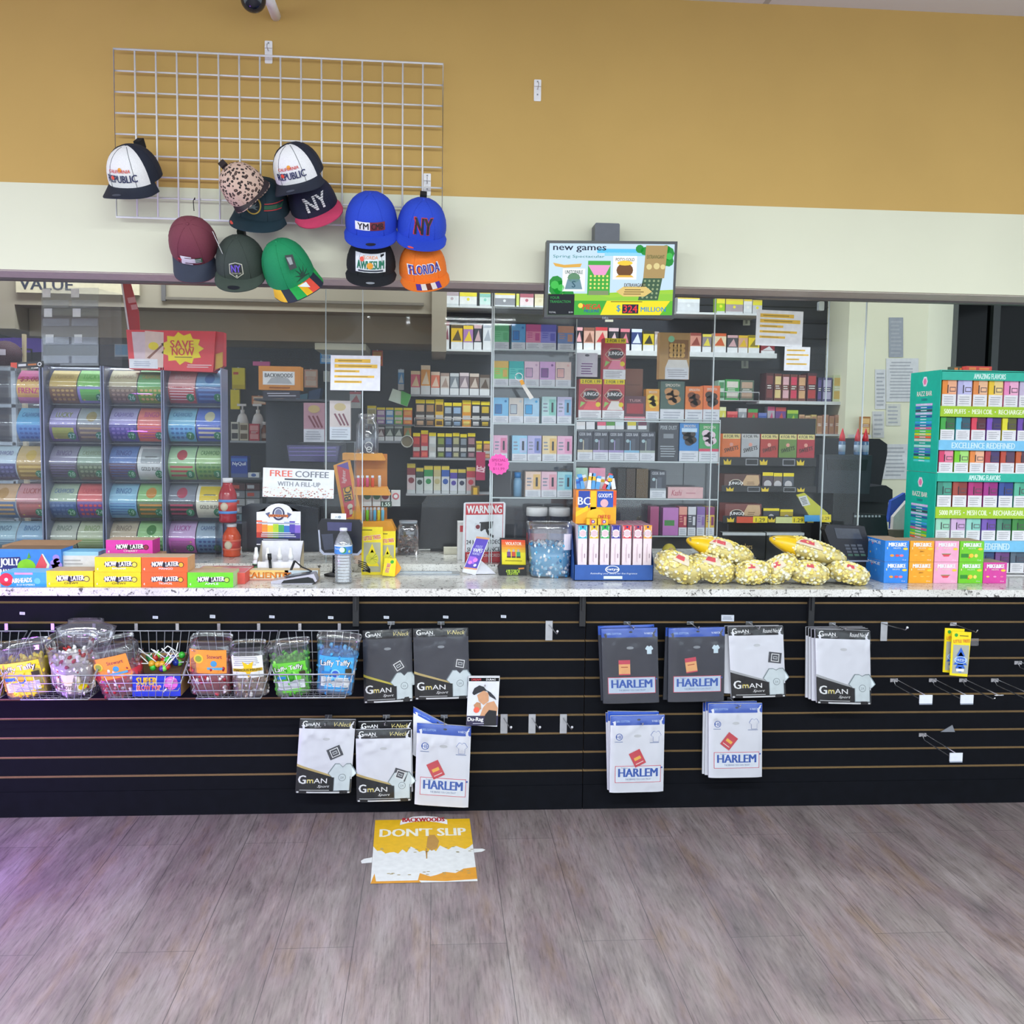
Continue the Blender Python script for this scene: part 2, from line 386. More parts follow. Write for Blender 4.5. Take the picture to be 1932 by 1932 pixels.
# -------- slat wall under the counter
SLAT = M('#090B12', .7, 0, .15, 30, spec=.12); TAN = M('#9C7F56', .7)
zl = [P(966, y, YS).z for y in (1137.2, 1173.9, 1209.1, 1244.6, 1279.5, 1314.6, 1349.4, 1384.3, 1419.8, 1455)]
seam = P(1101.5, 1330, YS).x
for nm, xa, xb, lab, brk in (('x', -4.6, seam, 'black slatwall counter base with tan grooves, left of the seam', (672, 1098)),
                             ('x', seam+.003, 4.6, 'black slatwall counter base with tan grooves, right of the seam', (1528,))):
    r = thing('display_counter', lab, 'counter', ((xa+xb)/2, YS, 0))
    q = MB(); edges = [ZC-.03]+zl+[None]
    g = .0082
    tops = [ZC-.031]+[z-g/2 for z in zl]; bots = [z+g/2 for z in zl]+[P(966, 1482, YS).z]
    for t, bo in zip(tops, bots): q.box(xa, xb, YS, YS+.012, bo, t, SLAT, top=TAN)
    q.box(xa, xb, YS+.012, YS+.02, bots[-1], tops[0], TAN)
    q.build('slat_board', r)
    q = MB(); q.box(xa, xb, YS-.004, YS+.02, 0, bots[-1], M('#090B12', .7, 0, .2, 20, spec=.12)); q.build('kickboard', r)
    q = MB(); q.box(xa, xb, YS+.02, 4.38, 0, .05, BLACK); q.box(xa, xb, YS+.02, YS+.04, .05, ZC-.031, BLACK); q.box(xa, xb, 4.36, 4.40, .0501, ZC-.031, BLACK); q.build('carcass', r)
    for bx in brk:
        p = P(bx, 1150, YS); q = MB()
        w = .012
        q.box(p.x-w, p.x+w, YS-.02, YS-.0005, P(bx, 1180, YS).z, ZC-.031, BLACK); q.box(p.x-.004, p.x+.004, YS-.03, YS-.02, P(bx, 1150, YS).z, ZC-.031, BLACK)
        q.build('bracket', r)
# ================================================================ things on the upper wall
def lerp(a, b, t): return a+(b-a)*t
# wire grid
YGR = 3.785
TL, TR, BL, BR = [P(*q, YGR) for q in ((214, 92), (836, 121), (220, 409), (834, 431))]
def gp(u, v): return lerp(lerp(TL, TR, u), lerp(BL, BR, u), v)
g = thing('wire_grid_panel', 'white wire grid panel mounted askew on the gold and cream wall', 'grid panel', (gp(.5, 1).x, YGR, gp(.5, 1).z))
WIRE = M('#EDECEE', .35, .1, .02)
q = MB(); q.tube([gp(0, 0), gp(1, 0), gp(1, 1), gp(0, 1)], 0.0044, WIRE, 6, True); q.build('frame', g)
q = MB()
for k in range(1, 16): q.tube([gp(k/16, 0), gp(k/16, 1)], .0034, WIRE, 5)
q.build('upright_wire', g)
q = MB()
for k in range(1, 8): q.tube([gp(0, k/8)+V((0, .006, 0)), gp(1, k/8)+V((0, .006, 0))], .0034, WIRE, 5)
q.build('cross_wire', g)
for (x, y0, y1), lab in (((507, 78, 120), 'white metal bracket holding the top edge of the wire grid'), ((1014, 151, 191), 'white metal bracket alone on the gold wall, no grid on it'),
                         ((806, 328, 369), 'white metal bracket at the lower right of the wire grid')):
    a, c = P(x-7, y1, YW), P(x+7, y0, YW)
    r = thing('wall_bracket', lab, 'bracket', ((a.x+c.x)/2, YW, a.z), 'white grid brackets on the wall')
    q = MB(); q.rbox(a.x, c.x, YW-.004, YW, a.z, c.z, WHITE, .003); q.box(a.x+.001, c.x-.001, YW-.014, YW-.004, a.z+.052*(c.z-a.z)/.08, a.z+.056*(c.z-a.z)/.08, WHITE); q.build('plate', r)
    q = MB(); xm = (a.x+c.x)/2; zz = a.z+(c.z-a.z)*.55
    q.tube([(xm, YW-.004, zz), (xm, YW-.034, zz), (xm, YW-.04, zz+.006), (xm, YW-.034, zz+.014)], .002, STEEL, 5); q.build('hook', r)
    for zq in (.9, .3):
        q = MB(); q.box(xm-.0025, xm+.0025, YW-.0055, YW-.004, a.z+(c.z-a.z)*zq-.0025, a.z+(c.z-a.z)*zq+.0025, GREY); q.build('screw', r)
# security camera
p = P(478, 2, 3.62)
r = thing('security_camera', 'dark dome security camera on a white wall arm at the top edge', 'camera', (p.x, YW, p.z))
q = MB(); q.blob((p.x, p.y, p.z+.005), .043, .043, .043, M('#1A1F2B', .12), 20, 12); q.build('dome', r)
q = MB(); q.tube([(p.x, p.y, p.z+.03), (p.x+.045, p.y+.07, p.z+.03), (p.x+.045, YW, p.z+.03)], .018, WHITE, 12); q.lathe([(.05, .0), (.05, .03)], (p.x, p.y, p.z+.03), WHITE, 24); q.build('wall_arm', r)
# ---- caps
def cap(label, cx, cy, wpx, roll, yaw, tilt, front, side, bill, deco=None, hgt=1.0, curve=.25, Y=3.675, strap=None, panel=True, billL=1.0, button=True, under=None, bw=1.0):
    s = wpx/514*Y/3.79/2; a, b, c, pw = s, s*.98, s*1.28*hgt, 2.25
    ctr = P(cx, cy, Y)
    Mt = Matrix.Translation(ctr) @ Matrix.Rotation(math.radians(-roll), 4, 'Y') @ Matrix.Rotation(math.radians(yaw), 4, 'Z') @ Matrix.Rotation(math.radians(tilt+15), 4, 'X') @ Matrix.Translation((0, 0, -c*.42))
    r = thing('baseball_cap', label, 'cap', tuple(ctr), 'caps hanging on the wire grid')
    def dome(t, f):
        ct, sn = math.sin(t), -math.cos(t); cf, sf = math.cos(f), math.sin(f)
        kk = (abs(ct*cf)**pw+abs(sn*cf)**pw+abs(sf)**pw)**(-1/pw)
        return V((a*ct*cf*kk, b*sn*cf*kk*(1 if sn < 0 else .95), c*sf*kk))
    q = MB()
    q.grid(lambda u, v: dome(-math.pi+2*math.pi*u, math.pi/2*v*.9999), 36, 10, lambda u, v: front if abs(u-.5) < .17 else side)
    for k in range(6):
        t = math.pi/6+math.pi/3*k
        q.tube([dome(t, f*math.pi/2/8)*1.004 for f in range(8)], .0008, side, 4)
    q.xf(Mt); crown = q.build('crown', r)
    q = MB(); L = s*.78*billL; T = 1.25*bw
    def bl(u, v, dz):
        t = (u-.5)*2*T; x0, y0 = a*math.sin(t), -b*math.cos(t)
        e = max(0, math.cos(t/T*math.pi/2))**.42
        x = x0*(1+.10*v); y = y0-L*e*v; z = -curve*(x/a)**2*a*1.1*v+dz-.05*s*v+.004*s
        return V((x, y, z))
    q.grid(lambda u, v: bl(u, v, .0), 20, 5, bill if not callable(bill) else bill); q.grid(lambda u, v: bl(1-u, v, -.0035), 20, 5, under or (side if callable(bill) else bill))
    q.grid(lambda u, v: bl(u, 1, -.0035*v) if 0 else bl(u, 1, -.0035*(1-v)), 20, 1, under or side)
    q.xf(Mt); bill_o = q.build('bill', r)
    if button:
        q = MB(); q.blob((0, 0, c*1.0), .006, .006, .004, side, 8, 5); q.xf(Mt); q.build('button', crown)
    if strap:
        q = MB(); q.box(-.012, .012, b*.95-.02, b*.95+.012, c*.62, c*.9, strap); q.xf(Mt); q.build('strap', crown)
    if deco:
        q = MB()
        def wf(u, v, l):
            x = (u-.5)*2*a; z = v*c
            return Mt @ V((x, -b*max(0.02, 1-abs(x/a)**pw-abs(z/c)**pw)**(1/pw)-.0018-l, z))
        deco(Fc(q, fn=wf, W=2*a, H=c, eps=.0007)); q.build('emblem', crown)
        def wb(u, v, l):
            p = bl(.5+(u-.5)*.8, v, 0); return Mt @ (p+V((0, 0, .0006+l)))
        if hasattr(deco, 'bill'):
            q = MB(); deco.bill(Fc(q, fn=wb, W=2*a, H=L, eps=.0005)); q.build('bill_sticker', bill_o)
    return r
CN = M('#1E2536', .8, bump=.3, scale=300); CW = M('#F4F3F4', .8, bump=.2, scale=300); CB = M('#2347C8', .8, bump=.3, scale=300); CK = M('#15181F', .85, bump=.3, scale=300)
CR = M('#C9252E'); CO = M('#F0791F', .8, bump=.3, scale=300); CG = M('#0E8A57', .8, bump=.3, scale=300)
def calif(f):
    f.ell(.5, .52, .06, M('#F2A83A'), 1)
    f.text('CALIFORNIA', .48, .48, .085, M('#D8412F'), 2, .44, .04, .1)
    f.text('REPUBLIC', .5, .27, .2, M('#232C5C'), 2, .6, .05); f.ell(.33, .3, .06, M('#F0513C'), 3)
def stick(col, u=.5, v=.75, r=.12):
    def g(f): f.ell(u, v, r, col, 1, 14, 1.8)
    return g
calif.bill = stick(M('#4A5262'))
cap('trucker cap, white front lettered CALIFORNIA REPUBLIC, alone at the far left of the grid', 249, 310, 96, -4, -16, 22, CW, CN, CN, calif, strap=CK)
def weed(f):
    f.ell(.5, .45, .25, M('#C9A94B'), 1, 24); f.ell(.5, .45, .21, M('#15242E'), 2, 24)
    for k in range(7):
        t = math.radians(90+(k-3)*38); f.poly([(.5-.02*math.sin(t), .41+.03*math.cos(t)), (.5+.11*math.cos(t), .41+.17*math.sin(t)), (.5+.02*math.sin(t), .41-.03*math.cos(t))], M('#7E8F92'), 3)
    for v in (.33, .51): f.rect(.7, v, .95, v+.025, M('#C23A3A'), 1)
    f.rect(.7, .37, .95, .48, M('#1E5A3C'), 1)
weed.bill = stick(M('#E5564E'), .12, .85, .1)
C2 = M('#16303C', .8)
cap('navy cap with gold ringed leaf emblem, tucked under the leopard print cap', 494, 371, 100, -10, -8, 22, C2, C2, C2, weed, Y=3.715, hgt=.95, curve=.15, button=False)
m, nt, b = nmat('leopard_cloth')
vo = nt.nodes.new('ShaderNodeTexVoronoi'); vo.inputs['Scale'].default_value = 88; nt.links.new(noise_v := coords(nt), vo.inputs['Vector'])
rr = ramp(nt, vo.outputs['Distance'], ((.1, '#94705F'), (.2, '#1F1518'), (.4, '#231A1C'), (.46, '#CDAF9E')))
nt.links.new(rr, b.inputs['Base Color']); b.inputs['Roughness'].default_value = .8; LEO = m
cap('leopard print cap leaning left over a navy cap, dark bill edge hidden', 449, 341, 80, 43, 0, 34, LEO, LEO, M('#2A2024'), None, hgt=1.05, billL=.25, strap=M('#2A2326'), Y=3.58)
def nyl(f):
    for k in range(5): pass
    f.text('NY', .5, .42, .42, WHITE, 1, .46, .05)
    for k in range(6): f.rect(.22, .27+k*.065, .78, .285+k*.065, M('#171B33'), 3)
C3 = M('#191D38', .85)
cap('navy cap lettered striped white NY with a pink bill, under a CALIFORNIA cap', 584, 366, 90, 27, 8, 26, C3, C3, M('#D6436B', .7), nyl, Y=3.71, hgt=1.0, curve=.1, button=False, under=M('#C23A60'))
cap('trucker cap, white front lettered CALIFORNIA REPUBLIC, stacked over the pink billed cap', 557, 305, 92, 8, -16, 20, CW, CN, CN, calif, Y=3.625)
def ymc(f):
    f.rect(.22, .2, .5, .44, WHITE, 1); f.rect(.5, .2, .78, .44, M('#7B2A36'), 1)
    f.text('YM', .37, .32, .17, M('#1A1B22'), 2, None, .05); f.text('CMB', .64, .32, .17, M('#23161C'), 2, .22, .05)
ymc.bill = stick(M('#1C1D26'), .52, .7, .13)
cap('bright blue cap with white and red letter patch, sticker on its bill', 700, 399, 98, 0, 0, 24, CB, CB, CB, ymc, curve=.12, Y=3.67)
def nyb(f):
    f.text('NY', .52, .43, .47, M('#C8313B'), 1, .36, .08); f.text('NY', .525, .43, .45, M('#181A24'), 2, .34, .05)
nyb.bill = stick(M('#F25A52'), .3, .9, .09)
cap('bright blue cap with black NY letters edged red, above the orange cap', 797, 409, 93, -3, 3, 22, CB, CB, CB, nyb, strap=CK, curve=.12, Y=3.67)
def awh(f):
    f.rect(.2, .14, .8, .7, M('#E9EDF0'), 1); f.text('FLORIDA', .5, .6, .09, M('#E98A3C'), 2, .3, .03)
    f.text('AWHESUM', .5, .38, .24, M('#1E7A5C'), 2, .54, .06); f.ell(.49, .36, .1, M('#F0A32E'), 3); f.rect(.25, .17, .75, .22, M('#3B4250'), 2); f.ell(.33, .55, .07, M('#EF5A45'), 3)
awh.bill = stick(M('#9BA0A8'), .5, .7, .12)
cap('black cap with a white license plate patch lettered AWHSUM', 700, 480, 92, 0, 2, 18, CK, CK, CK, awh, Y=3.705, curve=.1, button=False)
def flo(f):
    f.text('FLORIDA', .48, .4, .3, M('#E9EAF2'), 1, .66, .09); f.text('FLORIDA', .48, .4, .28, M('#33309A'), 2, .63, .04)
def flob(f):
    for u, mm in ((.3, '#4A35A0'), (.4, '#F0E8E0'), (.5, '#6B2E22'), (.6, '#F0E8E0'), (.7, '#4A35A0')): f.rect(u-.05, .3, u+.05, .95, M(mm), 1)
flo.bill = flob
cap('orange cap lettered FLORIDA in purple, under the blue NY cap', 796, 489, 90, 10, 6, 20, CO, CO, CO, flo, Y=3.705, curve=.1, button=False)
def mex(f):
    f.text('E', .42, .2, .3, WHITE, 1, .2, .09); f.rect(.32, .12, .6, .3, WHITE, 1); f.rect(.6, .12, .74, .3, M('#1F6B40'), 1); f.rect(.24, .17, .32, .25, M('#C53340'), 1)
    for k in range(3): f.rect(.56, .13+k*.06, .72, .15+k*.06, WHITE, 2)
CBu = M('#7A3A48', .85, bump=.3, scale=300)
r = cap('burgundy cap with navy bill and white eagle patch, hung by a hook', 361, 446, 88, -2, 2, 52, CBu, CBu, M('#2C3346', .7), mex, hgt=1.22, curve=.75, Y=3.655, billL=1.05, bw=.85)
q = MB(); a = P(400, 436, 3.6); q.box(a.x, a.x+.0006, 3.6, 3.618, P(400, 482, 3.6).z, a.z, WHITE); q.xf(Matrix.Translation((a.x, 3.6, a.z)) @ Matrix.Rotation(math.radians(-24), 4, 'Y') @ Matrix.Translation((-a.x, -3.6, -a.z))); q.build('price_tag', r)
q = MB(); a = P(367, 376, 3.78); c = P(366, 398, 3.76); q.tube([a+V((0, .004, 0)), a+V((.004, -.012, .003)), a+V((0, -.02, -.01)), c], .0016, CK, 5); q.build('hook', r)
def gre(f):
    f.poly([(.37, .5), (.36, .2), (.5, .06), (.64, .2), (.63, .5), (.5, .55)], M('#C9C9B8'), 1); f.poly([(.385, .48), (.38, .22), (.5, .09), (.62, .22), (.615, .48), (.5, .53)], M('#2C332F'), 2)
    f.text('NY', .5, .37, .2, M('#6F58C8'), 3, .18, .06); f.text('YOUNG LIFE', .5, .23, .05, M('#C9C9B8'), 3, .2, .02); f.ell(.5, .15, .03, M('#C9C9B8'), 3)
gre.bill = stick(M('#1A1E26'), .46, .7, .17)
CGr = M('#38423C', .85, bump=.3, scale=300)
cap('dark green grey cap with shield patch, between the burgundy and rasta caps', 452, 480, 92, 0, -2, 26, CGr, CGr, M('#3F4A42', .8), gre, strap=M('#2A302C'), curve=.1, hgt=1.05)
RC = [M(h, .75) for h in ('#E8B52A', '#22293A', '#1FA24A', '#F0B51E', '#E8503F', '#22293A', '#1FA24A')]
def bm(u, v): return RC[min(6, int(u*7))]
def ras(f):
    for k in range(7):
        t = math.radians(90+(k-3)*34); f.poly([(.62-.02*math.sin(t), .16+.03*math.cos(t)), (.62+.19*math.cos(t), .16+.32*math.sin(t)), (.62+.02*math.sin(t), .16-.03*math.cos(t))], M('#0E3F31'), 1)
def rasb(f): f.poly([(.42, .1), (.62, .1), (.6, .6)], WHITE, 1)
ras.bill = rasb
r = cap('green cap with dark leaf and a red, yellow and green striped bill', 536, 492, 92, 33, 14, 30, CG, CG, bm, ras, hgt=1.25, curve=.3, Y=3.655, under=M('#22293A'), billL=1.1)
q = MB(); pxprism(q, [(537, 482), (552, 480), (560, 505), (547, 510)], 3.565, .001, M('#1C2226')); pxprism(q, [(540, 486), (549, 485), (553, 498), (547, 500)], 3.5645, .0004, M('#8F9295')); q.build('hang_tag', r)
# ---- wall television
YT = 3.70
bl, br_, tl = (1027, 598), (1271, 601), (1032, 454)
c0 = P(1150, 600, YT)
r = thing('television', 'flat screen on the cream wall showing NEW GAMES lottery adverts', 'television', (c0.x, YT, c0.z))
q = MB(); pxprism(q, [(1031.5, 453.5), (1278.5, 455.5), (1271.5, 601.5), (1026.5, 598.5)], YT, .045, M('#1A1C22', .35))
f = FQ(q, YT, (1032, 454), (1278, 456), (1027, 598)); f.flat = True; f.text('DELL', .47, -.012, .028, M('#B9BCC2'), 1, None, .01); q.build('bezel', r)
def E_(h, e=.62):
    k = ('screen', h)
    if k not in MC:
        m = bpy.data.materials.new('screen_light'); m.use_nodes = True; b = m.node_tree.nodes['Principled BSDF']; b.inputs['Base Color'].default_value = (.01, .01, .012, 1); b.inputs['Roughness'].default_value = .3; b.inputs['Specular IOR Level'].default_value = .08
        b.inputs['Emission Color'].default_value = lin(h)+[1]; b.inputs['Emission Strength'].default_value = .68; MC[k] = m
    return MC[k]
q = MB(); f = FQ(q, YT, (1037, 459), (1273, 461), (1033, 594)); f.flat = True
f.rect(0, .0, 1, 1, E_('#BFD9EC'), 1, (1, 1)); f.rect(.38, .87, .85, .93, E_('#57BDE8'), 2); f.rect(.44, .83, .8, .88, E_('#8CCFF0'), 2)
f.rect(0, 0, 1, .3, E_('#8CC63C'), 2); f.poly([(0, .3), (.35, .3), (.5, .24), (1, .36), (1, .3)], E_('#9ACB3A'), 3)
f.poly([(.21, 0), (.42, 0), (.47, .2), (.21, .2)], E_('#3FA636'), 4); f.poly([(.42, 0), (.9, 0), (.98, .2), (.47, .2)], E_('#E8DA1C'), 4); f.poly([(.9, 0), (1, 0), (1, .2), (.98, .2)], E_('#5CB52E'), 4)
f.rect(0, 0, .21, .29, E_('#0E1219', .1), 5); f.text('YOUR', .015, .24, .035, E_('#2E9A4A'), 6, al='l'); f.text('TRANSACTION', .015, .185, .035, E_('#2E9A4A'), 6, .165, al='l')
f.text('TOTAL', .01, .035, .022, E_('#C8CED6'), 6, al='l'); f.text('$0.00', .2, .035, .022, E_('#C8CED6'), 6, al='r')
f.text('new games', .03, .92, .085, E_('#161A33'), 5, .42, .05, al='l'); f.text('Spring Spectacular', .03, .815, .05, E_('#2A7C76'), 5, .41, .0, al='l')
for (cu, cv, s_) in ((.06, .45, .1), (.09, .38, .1), (.055, .36, .09), (.16, .3, .08), (.72, .93, .06), (.76, .9, .06), (.945, .87, .1), (.955, .76, .075), (.93, .93, .06)): f.ell(cu, cv, s_, E_('#1E8A32', .4), 3, 9)
for (cu, cv, s_) in ((.05, .42, .06), (.1, .38, .05), (.96, .83, .05)): f.ell(cu, cv, s_, E_('#3FB84A'), 4, 8)
f.poly([(.03, .73), (.12, .7), (.26, .72), (.25, .67), (.12, .66), (.05, .68)], E_('#D8A84A'), 4)
f.rect(.11, .33, .29, .65, E_('#E9EEF0'), 4); f.text('UNSTOPABLE', .2, .6, .05, E_('#21463A'), 5, .14, .03); f.ell(.2, .52, .07, E_('#5E8B6A'), 5, 10, 1.3); f.poly([(.13, .36), (.27, .36), (.25, .5), (.15, .5)], E_('#6D8E9C'), 5); f.text('S', .2, .43, .09, E_('#2E5566'), 6, None, .04)
f.rect(.31, .28, .49, .76, E_('#3FA63A'), 4); f.poly([(.31, .7), (.49, .7), (.45, .56), (.36, .56)], E_('#E39AC8'), 5); f.rect(.32, .28, .48, .34, E_('#7F8F66'), 5)
for a in range(5):
    for b_ in range(4): f.ell(.335+a*.033, .38+b_*.055, .016, E_('#E6DE7A'), 5, 7)
f.rect(.51, .5, .7, .83, E_('#EEF1F2'), 4); f.text("POT'O GOLD", .605, .78, .045, E_('#3A2A1A'), 5, .15, .03); f.ell(.605, .63, .1, E_('#6B4420'), 5, 16, 1.2); f.ell(.605, .73, .035, E_('#F0C63A'), 6, 12, 3.2); f.poly([(.53, .53), (.68, .53), (.66, .56), (.55, .56)], E_('#E0B040'), 6)
f.poly([(.755, .52), (.925, .52), (.945, .98), (.77, .98)], E_('#A88F5C'), 4); f.text('EXTRAVAGANT', .85, .82, .05, E_('#4F5A2C'), 5, .14, .03); f.ell(.8, .68, .04, E_('#D8C98C'), 5); f.ell(.86, .69, .045, E_('#D8C98C'), 5); f.ell(.91, .68, .035, E_('#D8C98C'), 5)
f.poly([(.72, .21), (.88, .21), (.91, .52), (.755, .52)], E_('#3C5A42', .4), 4)
for a in range(4):
    for b_ in range(5): f.ell(.755+a*.036+b_*.004, .25+b_*.058, .017, E_('#8FA27A'), 5, 7)
f.poly([(.54, .33), (.6, .4), (.78, .4), (.83, .33), (.77, .26), (.6, .26)], E_('#D9BE72'), 6); f.text('EXTRAVAGANT', .69, .42, .05, E_('#4A3416'), 7, .17, .04); f.lines(.6, .28, .78, .37, 3, E_('#6B5526'), 7)
f.text('MEGA', .35, .115, .07, E_('#D8352E'), 6, None, .06, .1); f.text('MILLIONS', .35, .055, .04, E_('#2A4A9E'), 6, .12, .04, .1); f.ell(.26, .13, .035, E_('#F0D648'), 6)
f.text('$', .565, .09, .1, E_('#2E8ABF'), 6, None, .03); f.rect(.595, .02, .725, .15, E_('#1E2236', .2), 6); f.text('324', .66, .085, .1, E_('#E8333A'), 7, .11, .03); f.text('MILLION', .745, .08, .065, E_('#2484C4'), 6, .2, .04, al='l')
f.lines(.5, .175, .76, .2, 1, E_('#4A4A1E'), 6); q.build('screen', r)
q = MB(); a, c = P(1122, 480, 3.74), P(1170, 421, 3.74); q.rbox(a.x, c.x, 3.745, YW, a.z, c.z, M('#4A4D58', .4), .006); pass
q.blob(((a.x+c.x)/2, 3.745, a.z+.022), .02, .012, .02, M('#C4C8D0', .3), 14, 8); q.build('wall_mount', r)
q = MB(); pxprism(q, [(1142, 603), (1157, 603), (1157, 607), (1142, 607)], YT+.01, .01, M('#D8D8C0')); q.build('sticker', r)
# ================================================================ goods hanging on the slat wall
def groove(px, py): return P(px, py, YS)
# shirt packs ----------------------------------------------------
KW = M('#E2E2EC', .5, 0, .03, 14, bump=.35); KG = M('#2A2D3A', .5, 0, .1, 16, bump=.35); INK = M('#0C0D12', .5, spec=.2); BLU = M('#2450B4', .35); HBL = M('#2B57B0')
GLD = M('#C2A96A'); SHEEN = clear('bag_film', (1, 1, 1), .05, .01, rough=.15)
def tee(f, u, v, s, m, line=None, l=3, txt=None, vn=True):
    a = s*f.H/f.W
    pts = [(-.28, -.5), (.28, -.5), (.28, .1), (.36, .0), (.5, .14), (.27, .5), (.12, .5), (0, .38 if vn else .44), (-.12, .5), (-.27, .5), (-.5, .14), (-.36, 0), (-.28, .1)]
    if line:
        f.fan((u, v), [(u+x*a*1.08, v+y*s*1.06) for x, y in pts], line, l)
    f.fan((u, v), [(u+x*a, v+y*s) for x, y in pts], m, l+1)
    if txt: f.ell(u, v, .14*s, line or HBL, l+2, 14); f.ell(u, v, .12*s, m, l+3, 14); f.text(txt, u, v, .08*s, line or HBL, l+4)
def shirt_pack(label, group, TL, TR, BL, Y, kind, neck='V-Neck', cloth=None, dep=.022, tagm=None, tagpos=(.62, .6, -20), stripe=None, plain=False, film=True):
    cloth = cloth or KW
    a, b_, c = P(*TL, Y), P(*TR, Y), P(*BL, Y); ux, vx = b_-a, a-c; Wd, Hd = ux.length, vx.length
    def fn(u, v, l):
        uu, vv = min(1, max(0, u)), min(1, max(0, v))
        e = (1-(2*uu-1)**8)*(1-max(0, (2*vv-1))**8*.9)
        return c+ux*u+vx*v+V((0, -l-dep*.3*e, 0))
    r = thing('shirt_pack', label, 'packaged shirt', tuple(c+ux*.5), group)
    def F_(q): f = Fc(q, fn=fn, W=Wd, H=Hd, eps=.0005); return f
    q = MB(); q.grid(lambda u, v: fn(u, v, 0), 12, 12, cloth)
    q.grid(lambda u, v: c+ux*(1-u)+vx*v+V((0, dep*.45, 0)), 4, 4, cloth)
    ed = [(0, 0), (1, 0), (1, 1), (0, 1)]
    for k in range(4):
        (u0, v0), (u1, v1) = ed[k], ed[(k+1) % 4]
        q.grid(lambda s, t: c+ux*(u0+(u1-u0)*(1-s))+vx*(v0+(v1-v0)*(1-s))+V((0, t*dep*.45, 0)), 6, 1, cloth)
    shirt = q.build('folded_shirt', r)
    if not plain:
        q = MB(); f = F_(q)
        if kind == 'gman':
            st = stripe or GLD
            f.mb.grid(lambda s, t: f.p(s, (lerp(.36, .19, min(1, s*1.25))*t), 1), 12, 4, INK)
            f.mb.grid(lambda s, t: f.p(s*.92, lerp(.36, .19, min(1, s*1.25*.92))+.035*t*(1-s*.5), 1.2), 12, 1, st)
            f.rect(.02, .0, .98, .02, M('#D8D8DC'), 3)
            f.text('G', .11, .185, .11, WHITE, 3, None, .06); f.text('mAN', .38, .17, .065, WHITE, 3, .36, .02); f.text('m', .26, .165, .05, M('#D8C23A'), 4, .11, .02)
            f.text('Sport', .5, .09, .045, WHITE, 3, .22, .01, .4); f.lines(.03, .03, .72, .05, 1, M('#C9C9CC'), 3)
            tee(f, .83, .22, .36, M('#D5DFE4'), M('#7E8B92'), 4, '2X', neck[0] == 'V')
        else:
            f.rect(.09, .13, .94, .35, M('#D84A63'), 2, (6, 3)); f.rect(.1, .137, .93, .343, M('#E4E9F5') if cloth is KW else M('#C3D2E6'), 3, (6, 3))
            f.text('HARLEM', .515, .262, .1, HBL, 4, .72, .09); f.text('THE BRAND YOU CAN TRUST', .52, .175, .022, M('#6C7FA8'), 4, .48)
            f.text('Tradition', .26, .325, .016, M('#6C7FA8'), 4); f.ell(.955, .32, .012, HBL, 4)
            if cloth is KW:
                f.ell(.16, .73, .045, HBL, 2, 18); f.ell(.16, .73, .037, cloth, 3, 18); f.text('HE', .16, .73, .045, HBL, 4); f.lines(.07, .655, .25, .675, 1, M('#7C8CB4'), 3)
                tee(f, .84, .73, .13, cloth, HBL, 3); f.lines(.72, .64, .95, .66, 1, M('#7C8CB4'), 3)
            else: tee(f, .84, .71, .11, M('#CFE2EE'), None, 3)
        f.ell(.5, .74, .02, M('#8A8F96') if cloth is KG else M('#C9C9CE'), 2, 8, 2.5)
        q.build('printed_panel', shirt)
    q = MB(); f = F_(q)
    hm = INK if kind == 'gman' else BLU
    f.rect(0, .88, 1, 1.0, hm, 1, (8, 4))
    if kind == 'gman':
        f.text('G', .1, .945, .07, WHITE, 3, None, .05); f.text('mAN', .26, .94, .045, WHITE, 3, .2); f.text('Sport', .33, .905, .03, M('#C8C8CC'), 3, .13, 0, .4)
        f.text(neck, .78, .94, .055, M('#D8C878') if cloth is KG or neck[0] == 'V' else WHITE, 3, .32, .01, .3)
    else:
        f.text('100% COTTON', .22, .93, .026, M('#9FC0EE'), 3, .26); f.text(neck.upper(), .84, .93, .026, M('#D8E4F6'), 3, .16)
    f.ell(.52, .95, .012, M('#0A0A0E'), 3, 8, 2)
    q.build('header_card', r)
    if tagm and not plain:
        q = MB(); f = F_(q); u, v, an = tagpos; an = math.radians(an); hw, hh = .085*f.H/f.W*.9, .1
        cs, sn = math.cos(an), math.sin(an)
        def qd(x0, y0, x1, y1): return [(u+(x*cs*Wd-y*sn*Hd)/Wd, v+(x*sn*Wd+y*cs*Hd)/Hd) for x, y in ((x0, y0), (x1, y0), (x1, y1), (x0, y1))]
        if tagm == 'red':
            f.poly(qd(-hw, -hh, hw, hh), M('#CF4450'), 5); f.poly(qd(-hw*.6, -.02, hw*.6, .02), M('#F0B44A'), 6); f.poly(qd(-hw*.7, -.07, hw*.7, -.06), M('#F2D5D5'), 6)
        elif tagm == 'orange':
            f.poly(qd(-hw, -hh, hw, hh), M('#F0AE72'), 5); f.poly(qd(-hw, hh*.45, hw, hh), M('#D0425A'), 6); f.poly(qd(-hw*.6, .0, hw*.6, .012), M('#B0502E'), 6); f.poly(qd(-hw, -hh, hw, -hh*.85), M('#D0425A'), 6)
        else:
            f.poly(qd(-hw*1.2, -hh*.75, hw*1.2, hh*.75), M('#3E4049'), 5); f.poly(qd(-hw*.75, -hh*.55, hw*.75, hh*.55), WHITE, 6); f.poly(qd(-hw*.62, -hh*.45, hw*.62, hh*.45), M('#3E4049'), 7); f.poly(qd(-hw*.4, -hh*.2, hw*.4, hh*.2), M('#C9CBD0'), 8); f.poly(qd(-hw*.3, -hh*.1, hw*.3, hh*.1), M('#3E4049'), 9)
        q.build('hang_tag', r)
